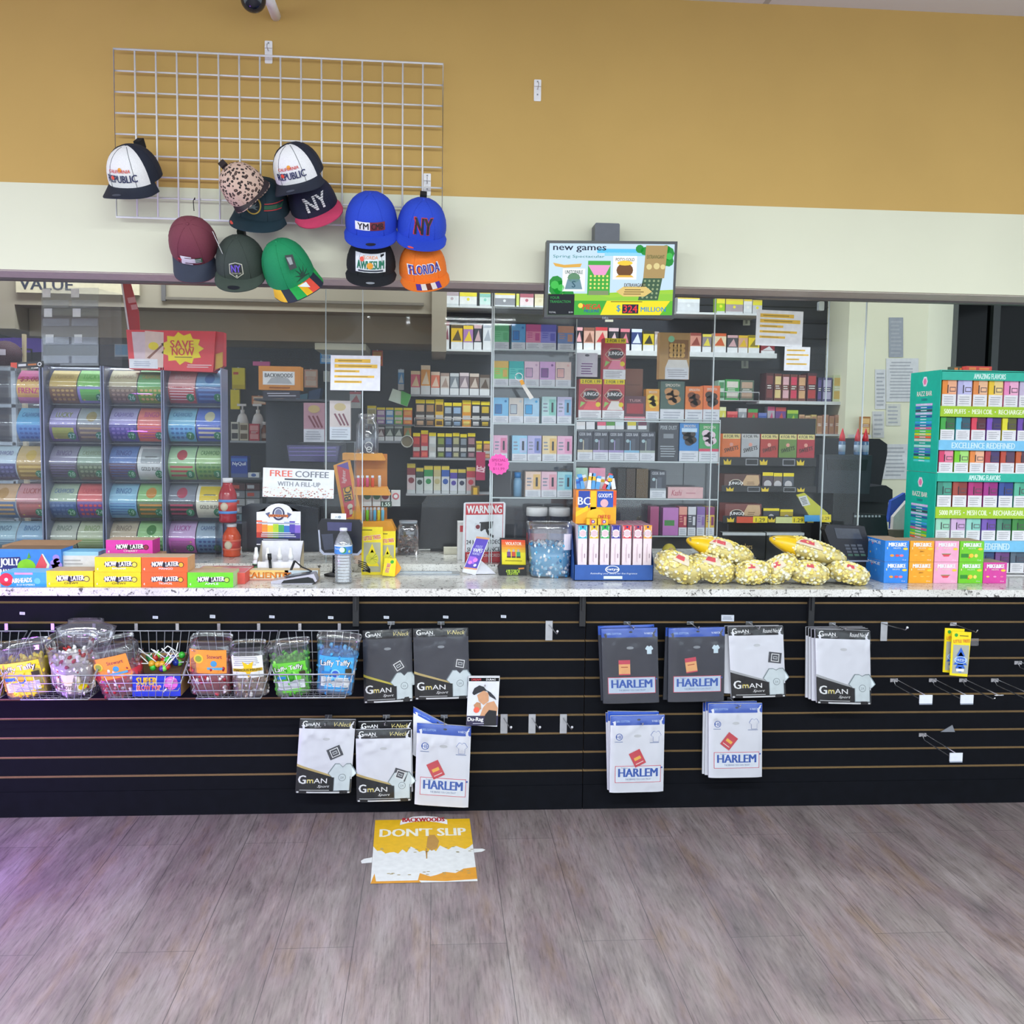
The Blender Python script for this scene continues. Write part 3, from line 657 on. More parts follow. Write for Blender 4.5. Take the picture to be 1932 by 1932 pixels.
    if film and not plain:
        q = MB(); q.grid(lambda u, v: fn(u, v, .006)+V((0, random.uniform(-1, 1)*(.004 if .72 < v < .87 else .001), 0)), 20, 20, SHEEN); q.build('plastic_bag', r)
    # the peg it hangs on
    top = c+ux*.5+vx*.97
    return r, top
def peg(label, px, py, L, z=None, tip=True, lab=None, group='slatwall hooks holding packs', plate=True, x=None):
    g0 = groove(px, py); xx = x if x is not None else g0.x
    r = thing('slatwall_hook', label, 'hook', (xx, YS, g0.z), group)
    q = MB(); q.box(xx-.014, xx+.014, YS-.0035, YS-.0005, g0.z-(.012 if not plate else .035), g0.z+.002, CHROME); q.build('back_plate', r)
    q = MB(); q.tube([(xx, YS-.002, g0.z-.004), (xx, YS-L+.01, g0.z-.004-.0), (xx, YS-L, g0.z+.008)] if tip else [(xx, YS-.002, g0.z-.004), (xx, YS-L, g0.z-.004)], .0022, CHROME, 6); q.build('prong', r)
    return r
gd = gw = gh = 'shirt packs on the slatwall'
YP = 3.865
shirt_pack('dark grey v-neck shirt pack, bright gold curve, beside the blue taffy basket', gd, (684, 1190), (777, 1186), (687, 1326), YP, 'gman', 'V-Neck', KG, tagm='g', tagpos=(.72, .5, 30), stripe=M('#C9B83A'))
shirt_pack('dark blue grey v-neck shirt pack, above the durag pack', gd, (779, 1186), (883, 1184), (783, 1319), YP-.012, 'gman', 'V-Neck', KG, tagm='g', tagpos=(.84, .5, -10))
shirt_pack('white black banded v-neck shirt pack at the lower left with grey tag at right', gw, (566, 1357), (671, 1358), (557, 1495), YP, 'gman', 'V-Neck', tagm='g', tagpos=(.67, .56, 25))
shirt_pack('white v-neck pack hidden behind its twin, only header showing', gw, (676, 1362), (777, 1360), (679, 1496), YP+.03, 'gman', 'V-Neck', plain=True)
shirt_pack('white black banded pack in front of its twin, beside a blue headed pack', gw, (671, 1377), (775, 1375), (673, 1512), YP, 'gman', 'V-Neck', tagm='g', tagpos=(.8, .37, -20))
r, t = shirt_pack('white pack behind with crooked blue header above the lowest blue headed pack', gh, (780, 1334), (868, 1380), (779, 1424), YP+.035, 'harlem', plain=True, film=False)
shirt_pack('white blue headed shirt pack above the DON\'T SLIP floor sticker', gh, (787, 1364), (889, 1371), (782, 1517), YP, 'harlem', 'V-Neck', tagm='red', tagpos=(.37, .45, 28))
shirt_pack('grey pack behind the left grey blue headed pack, edge showing', gh, (1128, 1181), (1234, 1178), (1134, 1322), YP+.03, 'harlem', cloth=KG, plain=True)
shirt_pack('dark grey blue headed shirt pack nearest the counter seam, upper row', gh, (1134, 1186), (1240, 1184), (1138, 1327), YP, 'harlem', 'V-Neck', KG, tagm='orange', tagpos=(.39, .48, 0))
shirt_pack('grey pack behind the second grey blue headed pack, edge showing', gh, (1256, 1184), (1358, 1182), (1251, 1320), YP+.03, 'harlem', cloth=KG, plain=True)
shirt_pack('dark grey blue headed shirt pack beside the white round neck pack', gh, (1261, 1185), (1367, 1183), (1260, 1324), YP, 'harlem', 'V-Neck', KG, tagm='orange', tagpos=(.4, .5, 8))
shirt_pack('white pack behind the round neck pack beside the grey packs', gw, (1368, 1181), (1470, 1180), (1366, 1308), YP+.03, 'gman', 'Round Neck', stripe=M('#A9AAAE'), plain=True)
shirt_pack('white round neck pack with grey tag, beside a grey blue headed pack', gw, (1374, 1183), (1477, 1181), (1380, 1316), YP, 'gman', 'Round Neck', tagm='g', tagpos=(.82, .56, -8), stripe=M('#A9AAAE'))
for k in range(3):
    shirt_pack('white black banded pack in the right hand stack, %s layer behind the front one' % ('rearmost', 'middle', 'nearest')[k], gw, (1521+k*5, 1183+k*2), (1628+k*5, 1182+k*2), (1520+k*6, 1316+k*3), YP+.055-k*.025, 'gman', 'Round Neck', plain=True, film=False, dep=.018)
shirt_pack('white round neck pack at the front of the right hand stack', gw, (1538, 1187), (1641, 1190), (1541, 1326), YP-.03, 'gman', 'Round Neck', stripe=M('#A9AAAE'))
for k in range(2):
    shirt_pack('white blue headed pack %s in the stack under the grey pack' % ('rearmost', 'second')[k], gh, (1143+k*4, 1345-k*3), (1240+k*3, 1342+k), (1146+k*3, 1490+k*2), YP+.05-k*.025, 'harlem', plain=True, film=False, dep=.018)
shirt_pack('white blue headed shirt pack at the front under the grey pack', gh, (1152, 1351), (1254, 1349), (1150, 1495), YP-.01, 'harlem', 'V-Neck', tagm='red', tagpos=(.5, .45, 26))
for k in range(2):
    shirt_pack('white blue headed pack %s in the stack under the round neck pack' % ('rearmost', 'second')[k], gh, (1327+k*5, 1326-k*2), (1424+k*4, 1322+k), (1325+k*5, 1460+k*2), YP+.05-k*.025, 'harlem', plain=True, film=False, dep=.018)
shirt_pack('white blue headed shirt pack at the front under the round neck pack', gh, (1337, 1328), (1438, 1327), (1337, 1467), YP-.01, 'harlem', 'V-Neck', tagm='red', tagpos=(.37, .5, -38))
for px, gy, lab in ((738, 1173, 'hook holding the dark shirt pack beside the baskets'), (832, 1173, 'hook holding the dark shirt pack above the durag'), (620, 1349, 'hook holding the lower left white shirt pack'), (729, 1349, 'hook holding the pair of white v-neck packs'),
                    (838, 1349, 'hook holding the lowest blue headed pack'), (1183, 1173, 'hook holding the grey pack by the seam'), (1302, 1173, 'hook holding the second grey pack'), (1413, 1173, 'hook holding the round neck pack beside grey packs'),
                    (1570, 1175, 'hook holding the right hand shirt stack'), (1200, 1349, 'hook holding the lower blue headed stack by the seam'), (1378, 1316, 'hook holding the lower blue headed stack at right')):
    peg(lab, px, gy, .14, plate=False)
# durag pack
r = thing('durag_pack', 'white hanging pack lettered Du-Rag with a photo of a man in a black durag', 'packaged durag', tuple(P(912, 1371, 3.83)))
q = MB(); pxprism(q, [(884, 1276), (943, 1276), (938, 1371), (880, 1368)], 3.83, .012, M('#D5D6DC')); q.build('packet', r)
q = MB(); f = FQ(q, 3.83, (884, 1276), (943, 1276), (880, 1369)); f.flat = True
f.rect(.02, .9, .98, .97, INK, 1); f.text('DREAM', .25, .935, .045, M('#D84A52'), 2, .3, .03); f.text('DURAG', .72, .935, .04, WHITE, 2, .3, .03); f.rect(0, 0, 1, .2, M('#2E2B48'), 1); f.text('Du-Rag', .28, .12, .1, WHITE, 3, .5, .04); f.lines(.2, .03, .6, .06, 1, M('#B9B8C8'), 3)
SK = M('#C8946F'); f.poly([(.42, .2), (.95, .2), (.98, .36), (.85, .5), (.62, .46), (.5, .36)], SK, 2); f.poly([(.3, .62), (.36, .5), (.52, .42), (.68, .5), (.66, .66), (.5, .72)], SK, 3); f.poly([(.2, .42), (.3, .28), (.45, .34), (.42, .46), (.3, .48)], M('#B9845F'), 3)
f.poly([(.14, .66), (.2, .76), (.36, .82), (.5, .79), (.62, .7), (.5, .71), (.32, .66), (.2, .62)], M('#23242C'), 4); f.poly([(.6, .72), (.7, .6), (.92, .52), (.88, .58), (.72, .68)], M('#2C2D36'), 4); f.poly([(.55, .0), (.95, .0), (.94, .3), (.7, .32), (.58, .22)], M('#191A20'), 4); f.ell(.3, .32, .06, M('#E8604A'), 4)
q.build('printed_photo', r)
q = MB(); q.tube([groove(912, 1279)+V((0, -.001, 0)), groove(912, 1279)+V((0, -.13, .0)), groove(912, 1279)+V((0, -.135, .006))], .002, CHROME); tag(q.build('slatwall_hook', o=groove(912, 1279)), 'hook holding the durag pack', 'hook', 'slatwall hooks holding packs')
# bare hooks with a back plate
for px, gy, lab in ((1036, 1173, 'bare hook with tall plate high between the left and right shirt packs'), (951, 1349, 'bare hook nearest the durag pack, lower row of three'), (1004, 1349, 'middle bare hook of the lower row of three'), (1063, 1349, 'bare hook nearest the seam, lower row of three'), (1668, 1175, 'bare hook to the right of the right hand shirt stack')):
    r = thing('slatwall_hook', lab, 'hook', tuple(groove(px, gy)), 'bare hooks on the slatwall'); g0 = groove(px, gy)
    q = MB(); q.box(g0.x-.014, g0.x+.014, YS-.003, YS-.0004, g0.z-.075, g0.z+.004, M('#B9BABF', .35, .5)); q.build('back_plate', r)
    q = MB(); s = 1 if px < 1600 else 1
    q.tube([(g0.x, YS-.003, g0.z-.012), (g0.x+.02*s, YS-.1, g0.z-.03), (g0.x+.022*s, YS-.112, g0.z-.018)] if px < 1600 else [(g0.x-.01, YS-.003, g0.z-.002), (g0.x+.02, YS-.15, g0.z-.0), (g0.x+.02, YS-.16, g0.z+.012)], .0025, CHROME); q.build('prong', r)
    q = MB(); q.blob((g0.x+.02, YS-.114 if px < 1600 else YS-.162, g0.z-.016 if px < 1600 else g0.z+.012), .005, .005, .005, STEEL, 8, 5); q.build('ball_tip', r)
# scanning hooks: two wires and a label holder
for px, gy, ex, ey, has, lab in ((1686, 1281, 1752, 1315, 1, 'scan hook with label plate, leftmost of the upper right row'), (1759, 1281, 1832, 1315, 1, 'scan hook with label plate, second of the upper right row'),
                            (1816, 1281, 1884, 1313, 0, 'scan hook without label plate in the upper right row'), (1876, 1281, 1948, 1316, 1, 'scan hook running off the right edge of the row'), (1740, 1384, 1817, 1425, 1, 'scan hook with label plate alone on the lower right'), (1920, 1248, 1990, 1280, 1, 'scan hook cut by the right edge, above the row')):
    g0 = groove(px, gy); Ye = 3.70; e = P(ex, ey, Ye)
    r = thing('scan_hook', lab, 'hook', tuple(g0), 'scan hooks at the right of the slatwall')
    q = MB(); q.box(g0.x-.016, g0.x+.016, YS-.004, YS-.0004, g0.z-.012, g0.z+.003, CHROME); q.build('back_plate', r)
    dx = 0
    q = MB(); q.tube([(g0.x, YS-.004, g0.z-.004), (g0.x, YS-.02, g0.z-.022), (g0.x, Ye+.02, g0.z-.022), (g0.x, Ye+.005, g0.z-.015)], .0022, CHROME); q.build('lower_wire', r)
    q = MB(); q.tube([(g0.x+.012, YS-.004, g0.z-.002), (g0.x+.012, Ye, g0.z-.002)], .0022, CHROME); q.build('upper_wire', r)
    if has:
        q = MB(); x = g0.x+.012; q.box(x-.026, x+.026, Ye-.003, Ye, g0.z-.033, g0.z, M('#DADDE8', .4)); q.box(x-.026, x+.026, Ye-.0032, Ye-.003, g0.z-.038, g0.z-.033, M('#8E95A4')); q.build('label_plate', r)
    else:
        q = MB(); x = g0.x+.012; q.tube([(x-.018, Ye, g0.z-.002), (x+.018, Ye, g0.z-.002)], .003, CHROME); q.build('cross_bar', r)
for px, py, w, h in ((42, 1157, 10, 5), (293, 1164.5, 10, 5), (401, 1163, 10, 6), (513, 1163.5, 10, 5), (624, 1165, 10, 5), (729, 1164.5, 10, 5), (841, 1164, 10, 5), (950, 1163, 10, 5), (1373, 1166, 24, 12)):
    lab = {42: 'small white price sticker above the yellow taffy basket', 293: 'small white price sticker above the lollipop box', 401: 'small white price sticker above the red candy tub', 513: 'small white price sticker above the green taffy tub', 624: 'small white price sticker above the blue taffy tub',
           729: 'small white price sticker above the first dark shirt pack', 841: 'small white price sticker above the second dark shirt pack', 950: 'small white price sticker alone left of the bare hook', 1373: 'larger white price sticker above the grey and round neck packs'}[px]
    q = MB(); pxprism(q, [(px-w/2, py-h/2), (px+w/2, py-h/2+.5), (px+w/2, py+h/2+.5), (px-w/2, py+h/2)], YS-.001, .0008, M('#C9CCD8')); f = FQ(q, YS-.0012, (px-w/2, py-h/2), (px+w/2, py-h/2), (px-w/2, py+h/2), .0001); f.flat = True; f.lines(.1, .2, .9, .8, 2, M('#7E8290'))
    tag(q.build('price_sticker', o=P(px, py, YS)), lab, 'sticker', 'price stickers on the slatwall')
q = MB(); pxprism(q, [(1775, 1381), (1797, 1368), (1802, 1381)], YS-.004, .003, M('#7F828A')); tag(q.build('torn_card'), 'grey triangular scrap stuck in a groove at lower right', 'card')
# tree air fresheners
for k, (dx, dy, Y, lab) in enumerate(((0, 0, 3.80, 'rear yellow card with tree air freshener, half hidden'), (13, 6, 3.775, 'front yellow card with a blue tree air freshener'))):
    r = thing('air_freshener', lab, 'air freshener', tuple(P(1805+dx, 1271+dy, Y)), 'yellow air freshener cards')
    q = MB(); pxprism(q, [(1783.5+dx, 1185+dy), (1820+dx, 1187+dy), (1812+dx, 1271+dy), (1779+dx, 1268+dy)], Y, .004, YEL); q.build('card', r)
    q = MB(); f = FQ(q, Y, (1783.5+dx, 1185+dy), (1820+dx, 1187+dy), (1779+dx, 1268+dy)); f.flat = True
    f.rect(.1, .05, .92, .7, M('#A9AA9E'), 1); f.text('LITTLE TREES', .52, .79, .07, M('#D43A34'), 2, .85, .03, 0, .08); f.ell(.22, .92, .04, M('#2E9A3A'), 2); f.rect(.4, .9, .85, .92, M('#7A6A12'), 2)
    BT = M('#2B62C8')
    for v, w in ((.52, .22), (.42, .3), (.32, .36), (.24, .26)): f.poly([(.5-w, v-.07), (.5+w, v-.07), (.5, v+.13)], BT, 3)
    f.rect(.42, .08, .58, .2, BT, 3); f.ell(.5, .36, .085, M('#B9D3EE'), 4, 14, 1.8); f.ell(.5, .36, .07, BT, 5, 14, 1.8); f.text('FRESH', .5, .36, .06, M('#DCE8F6'), 6, .5); f.rect(.3, .1, .7, .16, WHITE, 4); q.build('printed_front', r)
    if k == 1:
        q = MB(); a = P(1833, 1210, 3.79); q.box(a.x-.005, a.x+.03, 3.79, 3.792, a.z-.018, a.z+.012, FILM); q.build('label_holder', r)
peg('hook holding the yellow air freshener cards', 1798, 1175, .19, plate=False)
# ---- wire baskets with candy
def basket(label, fx0, fx1, partial=False):
    Yf, Yb = 3.70, 3.935
    a, c = P(fx0, 1272.5, Yf), P(fx1, 1272.5, Yf); zt = P(590, 1272.5, Yf).z; zbm = P(590, 1318, 3.72).z; zk = P(600, 1190, Yb).z
    xl, xr = a.x, c.x; ins = .036
    r = thing('wire_basket', label, 'basket', ((xl+xr)/2, 3.83, zbm), 'wire baskets on the slatwall')
    BW = M('#B9BAC4', .3, .6)
    T = {'fl': (xl, Yf, zt), 'fr': (xr, Yf, zt), 'bl': (xl, Yb, zk), 'br': (xr, Yb, zk)}
    B = {'fl': (xl+ins, Yf+.03, zbm), 'fr': (xr-ins, Yf+.03, zbm), 'bl': (xl+ins, Yb, zbm), 'br': (xr-ins, Yb, zbm)}
    q = MB(); q.tube([T['fl'], T['fr'], T['br'], T['bl']], .0033, BW, 6, True); q.build('rim', r)
    q = MB(); q.tube([B['fl'], B['fr'], B['br'], B['bl']], .003, BW, 6, True); q.build('bottom_ring', r)
    q = MB(); L = lambda p, s, t: V(p)*(1-t)+V(s)*t
    for k in range(1, 10):
        t = k/10; q.tube([L(T['fl'], T['fr'], t), L(B['fl'], B['fr'], t), L(B['bl'], B['br'], t), L(T['bl'], T['br'], t)], .0016, BW, 4)
    for k in range(1, 7):
        t = k/7; q.tube([L(T['fl'], T['bl'], t), L(B['fl'], B['bl'], t), L(B['fr'], B['br'], t), L(T['fr'], T['br'], t)], .0016, BW, 4)
    for t in (.33, .66):
        q.tube([L(T['fl'], B['fl'], t), L(T['fr'], B['fr'], t)], .0016, BW, 4)
        for s in 'lr': q.tube([L(T['f'+s], B['f'+s], t), L(T['b'+s], B['b'+s], t)], .0016, BW, 4)
    q.tube([L(T['bl'], B['bl'], .4), L(T['br'], B['br'], .4)], .0016, BW, 4)
    q.build('wire_mesh', r)
    for t in (.25, .75):
        p = L(T['bl'], T['br'], t); q = MB(); q.box(p.x-.006, p.x+.006, YS-.012, YS-.001, p.z-.004, P(600, 1175, YS).z, CHROME); q.build('hanger', r)
    return zbm
for lab, a, c in (('wire basket cut off by the left edge', -170, 4), ('wire basket holding yellow taffy and a round candy bucket', 12, 178), ('wire basket holding an orange label tub and a lollipop box', 180, 345), ('wire basket holding red candy and a gold star tub', 347, 507), ('wire basket holding green and blue taffy tubs', 510, 668)):
    ZB = basket(lab, a, c)
JARM = clear('jar_plastic', (.94, .93, .97), .16, .04)
def candy_tub(label, x0, x1, yt, yb, Y, mats, fill, deco=None, roll=0, sq=4, taper=.9, lab_v=(.2, .7), dep=None, small=.012, n=90, neck=True, group='candy tubs in the wire baskets', name='candy_tub', lab_u=(.08, .92), back=None, zfloor=None, tip=-10):
    a, c = P((x0+x1)/2, yb, Y), P((x0+x1)/2, yt, Y); rad = (P(x1, yb, Y).x-P(x0, yb, Y).x)/2/1.0; H = c.z-a.z
    sy = (dep or rad)/rad
    z0 = a.z if zfloor is None else zfloor
    H = c.z-z0
    base = V((a.x, Y, z0))
    r = thing(name, label, name.replace('_', ' '), tuple(base), group)
    Mt = Matrix.Translation(base) @ Matrix.Rotation(math.radians(-roll), 4, 'Y') @ Matrix.Rotation(math.radians(-tip), 4, 'X')
    prof = [(rad*taper, 0), (rad*taper*1.01, .004), (rad*.97, H*.8), (rad*.99, H*.84)]+([(rad*.86, H*.9), (rad*.86, H*.95), (rad*.9, H*.95), (rad*.9, H)] if neck else [(rad, H*.97), (rad*1.04, H*.97), (rad*1.04, H)])
    q = MB(); q.lathe(prof, (0, 0, 0), JARM, 28, 1, sy, sq)
    q.f = q.f[:-1]; q.m = q.m[:-1]; q.sm = q.sm[:-1]
    q.xf(Mt); jar_o = q.build('jar', r)
    q = MB(); hf = H*fill
    q.lathe([(rad*taper*.93, .006), (rad*.93, hf*.96), (rad*.5, hf*.98)], (0, 0, 0), back or mats[0], 24, 1, sy, sq)
    for k in range(n):
        if k < n*.6:
            an = random.uniform(math.pi, 2*math.pi); z = random.uniform(.02, 1)*hf; rr = rad*(taper+(1-taper)*z/H)*.91
        else:
            an = random.uniform(0, 2*math.pi); z = hf*random.uniform(.95, 1.06); rr = rad*.9*math.sqrt(random.random())
        ca, sa = math.cos(an), math.sin(an); kk = (abs(ca)**sq+abs(sa)**sq)**(-1/sq)
        s = small*random.uniform(.7, 1.15)
        i = len(q.v); q.blob((0, 0, 0), s, s*.55, s*.7, random.choice(mats), 6, 4, .18)
        q.xf(Matrix.Translation((rr*ca*kk, rr*sa*kk*sy, z)) @ Matrix.Rotation(random.random()*6, 4, 'Z') @ Matrix.Rotation(random.random()*6, 4, 'Y'), i)
    q.xf(Mt); tag(q.build('candy_fill', r), None, None, None, 'stuff')
    if deco:
        q = MB(); v0, v1 = lab_v
        def wf(u, v, l):
            uu = lab_u[0]+(lab_u[1]-lab_u[0])*u; z = H*(v0+(v1-v0)*v); x = (uu-.5)*2*rad*.985; R = rad*(taper+(.98-taper)*z/(H*.8))*1.005
            y = -R*max(.02, 1-min(.98, abs(x/R))**sq)**(1/sq)*sy
            return Mt @ V((x*.97, y-.0015-l, z))
        f = Fc(q, fn=wf, W=2*rad*(lab_u[1]-lab_u[0]), H=H*(v1-v0), eps=.0004); deco(f); q.build('label', jar_o)
    return r
def taffy(cy, cd, bl):
    def d(f):
        f.rect(0, .38, 1, 1, M(cy), 1); f.rect(0, 0, 1, .4, M(cy), 1); f.text('Laffy Taffy', .48, .8, .2, M('#1A1B22'), 2, .88, .09, 0, .07); f.text('Laffy Taffy', .48, .8, .19, WHITE, 3, .85, .03, 0, .07); f.ell(.5, .5, .14, M(bl), 2); f.ell(.5, .5, .1, M(cd), 3); f.rect(.78, .55, .96, .68, M('#3A3420'), 3)
        f.rect(.1, .12, .92, .4, M('#D9DDE0'), 2); f.lines(.13, .14, .9, .38, 5, M('#9AA0A6'), 3); f.rect(.1, .46, .36, .56, M('#2E7FC8'), 2)
    return d
YT_ = M('#F0D51E', .5); Y2 = M('#D8B812', .5)
candy_tub('clear tub of yellow taffy with white lettered label, leftmost basket', 12, 106, 1210, 1314, 3.80, [YT_, M('#F4E04A'), Y2], .66, taffy('#F2D826', '#E0B818', '#2E7FC8'), 8, 4, .82, (.06, .72), .06, zfloor=ZB+.006, tip=-6, neck=False)
def bucket(f):
    f.rect(0, 0, 1, 1, M('#EFE7CF'), 1); f.rect(0, .55, 1, .6, M('#D8C88E'), 2); f.text('LONG BOYS', .35, .34, .2, M('#3E3826'), 2, .5, .02); f.ell(.8, .3, .16, YEL, 2); f.rect(.1, .1, .6, .14, M('#9E9472'), 2)
candy_tub('round clear bucket of white and red wrapped candies with cream label', 97, 190, 1196, 1291, 3.80, [WHITE, M('#F4F0F2'), WHITE, M('#B5302E'), M('#E8E2E8')], .62, bucket, -3, 2, .8, (.08, .5), None, n=150, neck=False, small=.011, zfloor=ZB+.03, back=M('#E8E2E0'), tip=-18, lab_u=(.04, .96))
def orng(f):
    f.rect(0, 0, 1, 1, M('#F59A3C'), 1); f.ell(.25, .62, .2, M('#E8C23A'), 2); f.ell(.25, .62, .13, M('#8FA23A'), 3); f.text('Stewart', .68, .72, .16, M('#8A2E4E'), 2, .4, .02); f.ell(.66, .42, .13, M('#4A9AC8'), 2); f.rect(.48, .16, .92, .26, M('#5FA8D0'), 2)
RW = [M('#B9273A', .3), M('#D84A58', .3), M('#F0E0E4', .3), M('#A01F30', .3)]
candy_tub('clear tub of red candies tilted back, faded orange label, beside the lollipop box', 190, 285, 1200, 1314, 3.81, RW+[M('#D890A8', .3)], .5, lambda f: (orng(f)), 12, 3.5, .8, (.38, .8), .062, zfloor=ZB+.006, lab_u=(.02, .85))
candy_tub('clear tub of dark red candies with bright orange label', 358, 443, 1196, 1302, 3.81, RW, .52, orng, -2, 4, .9, (.42, .86), .055, zfloor=ZB+.012, lab_u=(.06, .9))
def gold(f):
    f.rect(0, 0, 1, 1, M('#EDEDEA'), 1); f.lines(.04, .55, .96, .98, 5, M('#9A9CA0'), 2); f.star(.52, .42, .42, M('#F2C51E'), 3, 5, .45); f.rect(.02, .3, .98, .44, M('#C8A21E'), 4); f.text('FAMOUS MINTS', .5, .37, .1, M('#2A2208'), 5, .85, .03)
candy_tub('clear tub of wrapped caramels with white label and gold star', 440, 511, 1208, 1308, 3.80, [M('#B09A88'), M('#8A6A58'), M('#D0C4BC'), M('#C9C4C8')], .45, gold, 2, 4, .9, (.4, .84), .05, zfloor=ZB+.006)
candy_tub('clear tub of green taffy with white lettered label', 518, 594, 1208, 1314, 3.80, [M('#5FC832', .5), M('#8ADB5A', .5), M('#3E9E22', .5)], .7, taffy('#6CCB3E', '#3E9E22', '#2F8A2A'), 6, 4, .85, (.08, .68), .055, zfloor=ZB+.006, tip=-6, neck=False)
candy_tub('clear tub of blue taffy with white lettered label', 592, 672, 1196, 1306, 3.81, [M('#3FA4E8', .5), M('#74C4F4', .5), M('#2A82C8', .5)], .72, taffy('#45A8EA', '#3A5FC0', '#8FD0F4'), -5, 4, .85, (.08, .7), .055, zfloor=ZB+.006, tip=-6, neck=False)
candy_tub('pink rimmed candy tub cut off by the left edge', -70, 14, 1218, 1322, 3.80, [M('#E8A01E'), M('#C87828'), M('#F0C43A'), M('#6A4A3A')], .42, lambda f: f.rect(0, 0, 1, 1, M('#EFC8D0'), 1), 0, 4, .9, (.5, .8), .05, zfloor=ZB+.006)
# lollipop box
zf = ZB+.004; Yb0 = 3.745
r = thing('lollipop_box', 'blue open box with yellow letters, full of lollipops', 'candy box', tuple(P(295, 1316, Yb0)))
a, c = P(250, 1316, Yb0), P(341, 1316, Yb0); zt = P(295, 1272, Yb0).z; SB = M('#2438C0', .4)
q = MB(); x0, x1 = a.x, c.x; Yk = Yb0+.14; zk = P(300, 1222, Yk).z
q.box(x0, x1, Yb0, Yb0+.002, zf, zt, SB); q.box(x0, x1, Yb0, Yk, zf, zf+.002, SB); q.box(x0, x1, Yk-.002, Yk, zf, zk-.02, M('#A88258'))
for x in (x0, x1-.002):
    q.face([(x, Yb0, zf), (x, Yk, zf), (x, Yk, zk), (x, Yb0, zt)], SB); q.face([(x+.002, Yb0, zf), (x+.002, Yb0, zt), (x+.002, Yk, zk), (x+.002, Yk, zf)], M('#A88258'))
lb_ = q.build('carton', r)
q = MB(); f = Fc(q, (x0, Yb0, zf), x1-x0, zt-zf)
f.text('SUPER', .3, .7, .3, M('#F2C01E'), 2, .42, .08); f.text('BLOW POP', .34, .4, .22, M('#F2D0C8'), 2, .5, .08); f.text('BLOW POP', .34, .4, .2, M('#D83A3A'), 3, .48, .04)
f.ell(.8, .6, .3, M('#D86AC0'), 2, 18); f.ell(.78, .66, .14, M('#E89AD8'), 3); f.poly([(.62, .22), (.64, .18), (.74, .38), (.72, .42)], WHITE, 2); q.build('printed_front', lb_)
cols = [M(h, .25) for h in ('#3FB83A', '#2E8A4A', '#C0342E', '#2A3FA8', '#7FD04A', '#5A2E8A', '#D8A02A')]
for k in range(22):
    x = random.uniform(x0+.025, x1-.02); y = random.uniform(Yb0+.02, Yk-.03); z = zt+random.uniform(-.012, .022)+(y-Yb0)*.28
    an, el = random.uniform(0, 6.28), random.uniform(.1, .8)
    lo = thing('lollipop', 'wrapped lollipop lying in the open blue box', 'lollipop', (x, y, z), 'lollipops in the blue box')
    q = MB(); q.blob((x, y, z), .013, .013, .013, cols[k % 7], 9, 6, .06); q.build('candy_head', lo)
    d = V((math.cos(an)*math.cos(el), math.sin(an)*math.cos(el)*.3-.2, math.sin(el))).normalized(); q = MB(); q.tube([V((x, y, z))+d*.01, V((x, y, z))+d*.065], .0022, WHITE, 5); q.build('stick', lo)
# clear tray lying over the bucket
r = thing('clear_tub', 'empty clear plastic tub with purple tint lying behind the candy bucket', 'tub', tuple(P(165, 1200, 3.90)))
q = MB(); a = P(120, 1215, 3.89); c = P(212, 1168, 3.89); q.lathe([(.06, 0), (.075, .03), (.085, .07), (.05, .085), (.05, .1)], ((a.x+c.x)/2, 3.87, a.z), JARM, 24, 1.3, .55, 3); q.build('body', r)
# ================================================================ goods on the counter, before the glass
def on(x, y, Z=ZC): return PZ(x, y, Z).y
def carton(name, label, cat, x0, x1, yt, yb, Y, dep, m, deco=None, group=None, z=None, top=None, left=None, right=None, zt=None, sd=None):
    a, c = P(x0, yb, Y), P(x1, yb, Y); xm = (x0+x1)/2
    zb_ = P(xm, yb, Y).z if z is None else z
    zt = zb_+P(xm, yt, Y).z-P(xm, yb, Y).z if zt is None else zt
    q = MB(); q.box(a.x, c.x, Y, Y+dep, zb_, zt, m, top=top, left=left, right=right)
    if deco: deco(Fc(q, (a.x, Y, zb_), c.x-a.x, zt-zb_))
    if sd:
        f = Fc(q, (a.x, Y+dep, zb_), dep, zt-zb_, (0, -1, 0)) if sd[0] == 'l' else Fc(q, (c.x, Y, zb_), dep, zt-zb_, (0, 1, 0))
        sd[1](f)
    return tag(q.build(name, o=((a.x+c.x)/2, Y+dep/2, zb_)), label, cat, group)
Z1 = ZC+.0
def nowl(flav, dot):
    def d(f):
        K = M('#191A20'); f.poly([(.2, .5), (.25, .32), (.42, .4), (.5, .3), (.6, .36), (.8, .36), (.84, .62), (.7, .72), (.52, .66), (.3, .72), (.22, .66)], K, 1)
        f.text('NOW', .35, .55, .3, WHITE, 3, .24, .1, .1, .05); f.text('LATER', .66, .56, .28, WHITE, 3, .28, .1, .1, .05); f.ell(.51, .5, .1, K, 3)
        f.ell(.86, .5, .19, K, 2, 14); f.ell(.86, .5, .15, M(dot), 3, 12); f.text(flav, .53, .24, .13, M('#F4F4F4') if flav != 'CHEWY' else K, 3, .3, .02); f.text('4', .06, .2, .16, M('#EFEFEF'), 2)
    return d
def nlbox(label, x0, x1, yt, yb, Y, h, flav, dot, z, zt=None, dep=.12, right=None, sd=None):
    return carton('candy_box', label, 'candy box', x0, x1, yt, yb, Y, dep, M(h, .35), nowl(flav, dot), 'boxes of chewy candy on the counter', z, M('#C9A98C'), None, right, zt, sd)
Yl = on(180, 1107.5); hz = P(222, 1079, Yl).z-P(222, 1107, Yl).z
za = ZC+.0005
nlbox('yellow candy box alone at counter level beside the light blue balloon box', 88, 176, 1077, 1107, Yl, '#F2D416', 'CHEWY', '#F0DC4A', za)
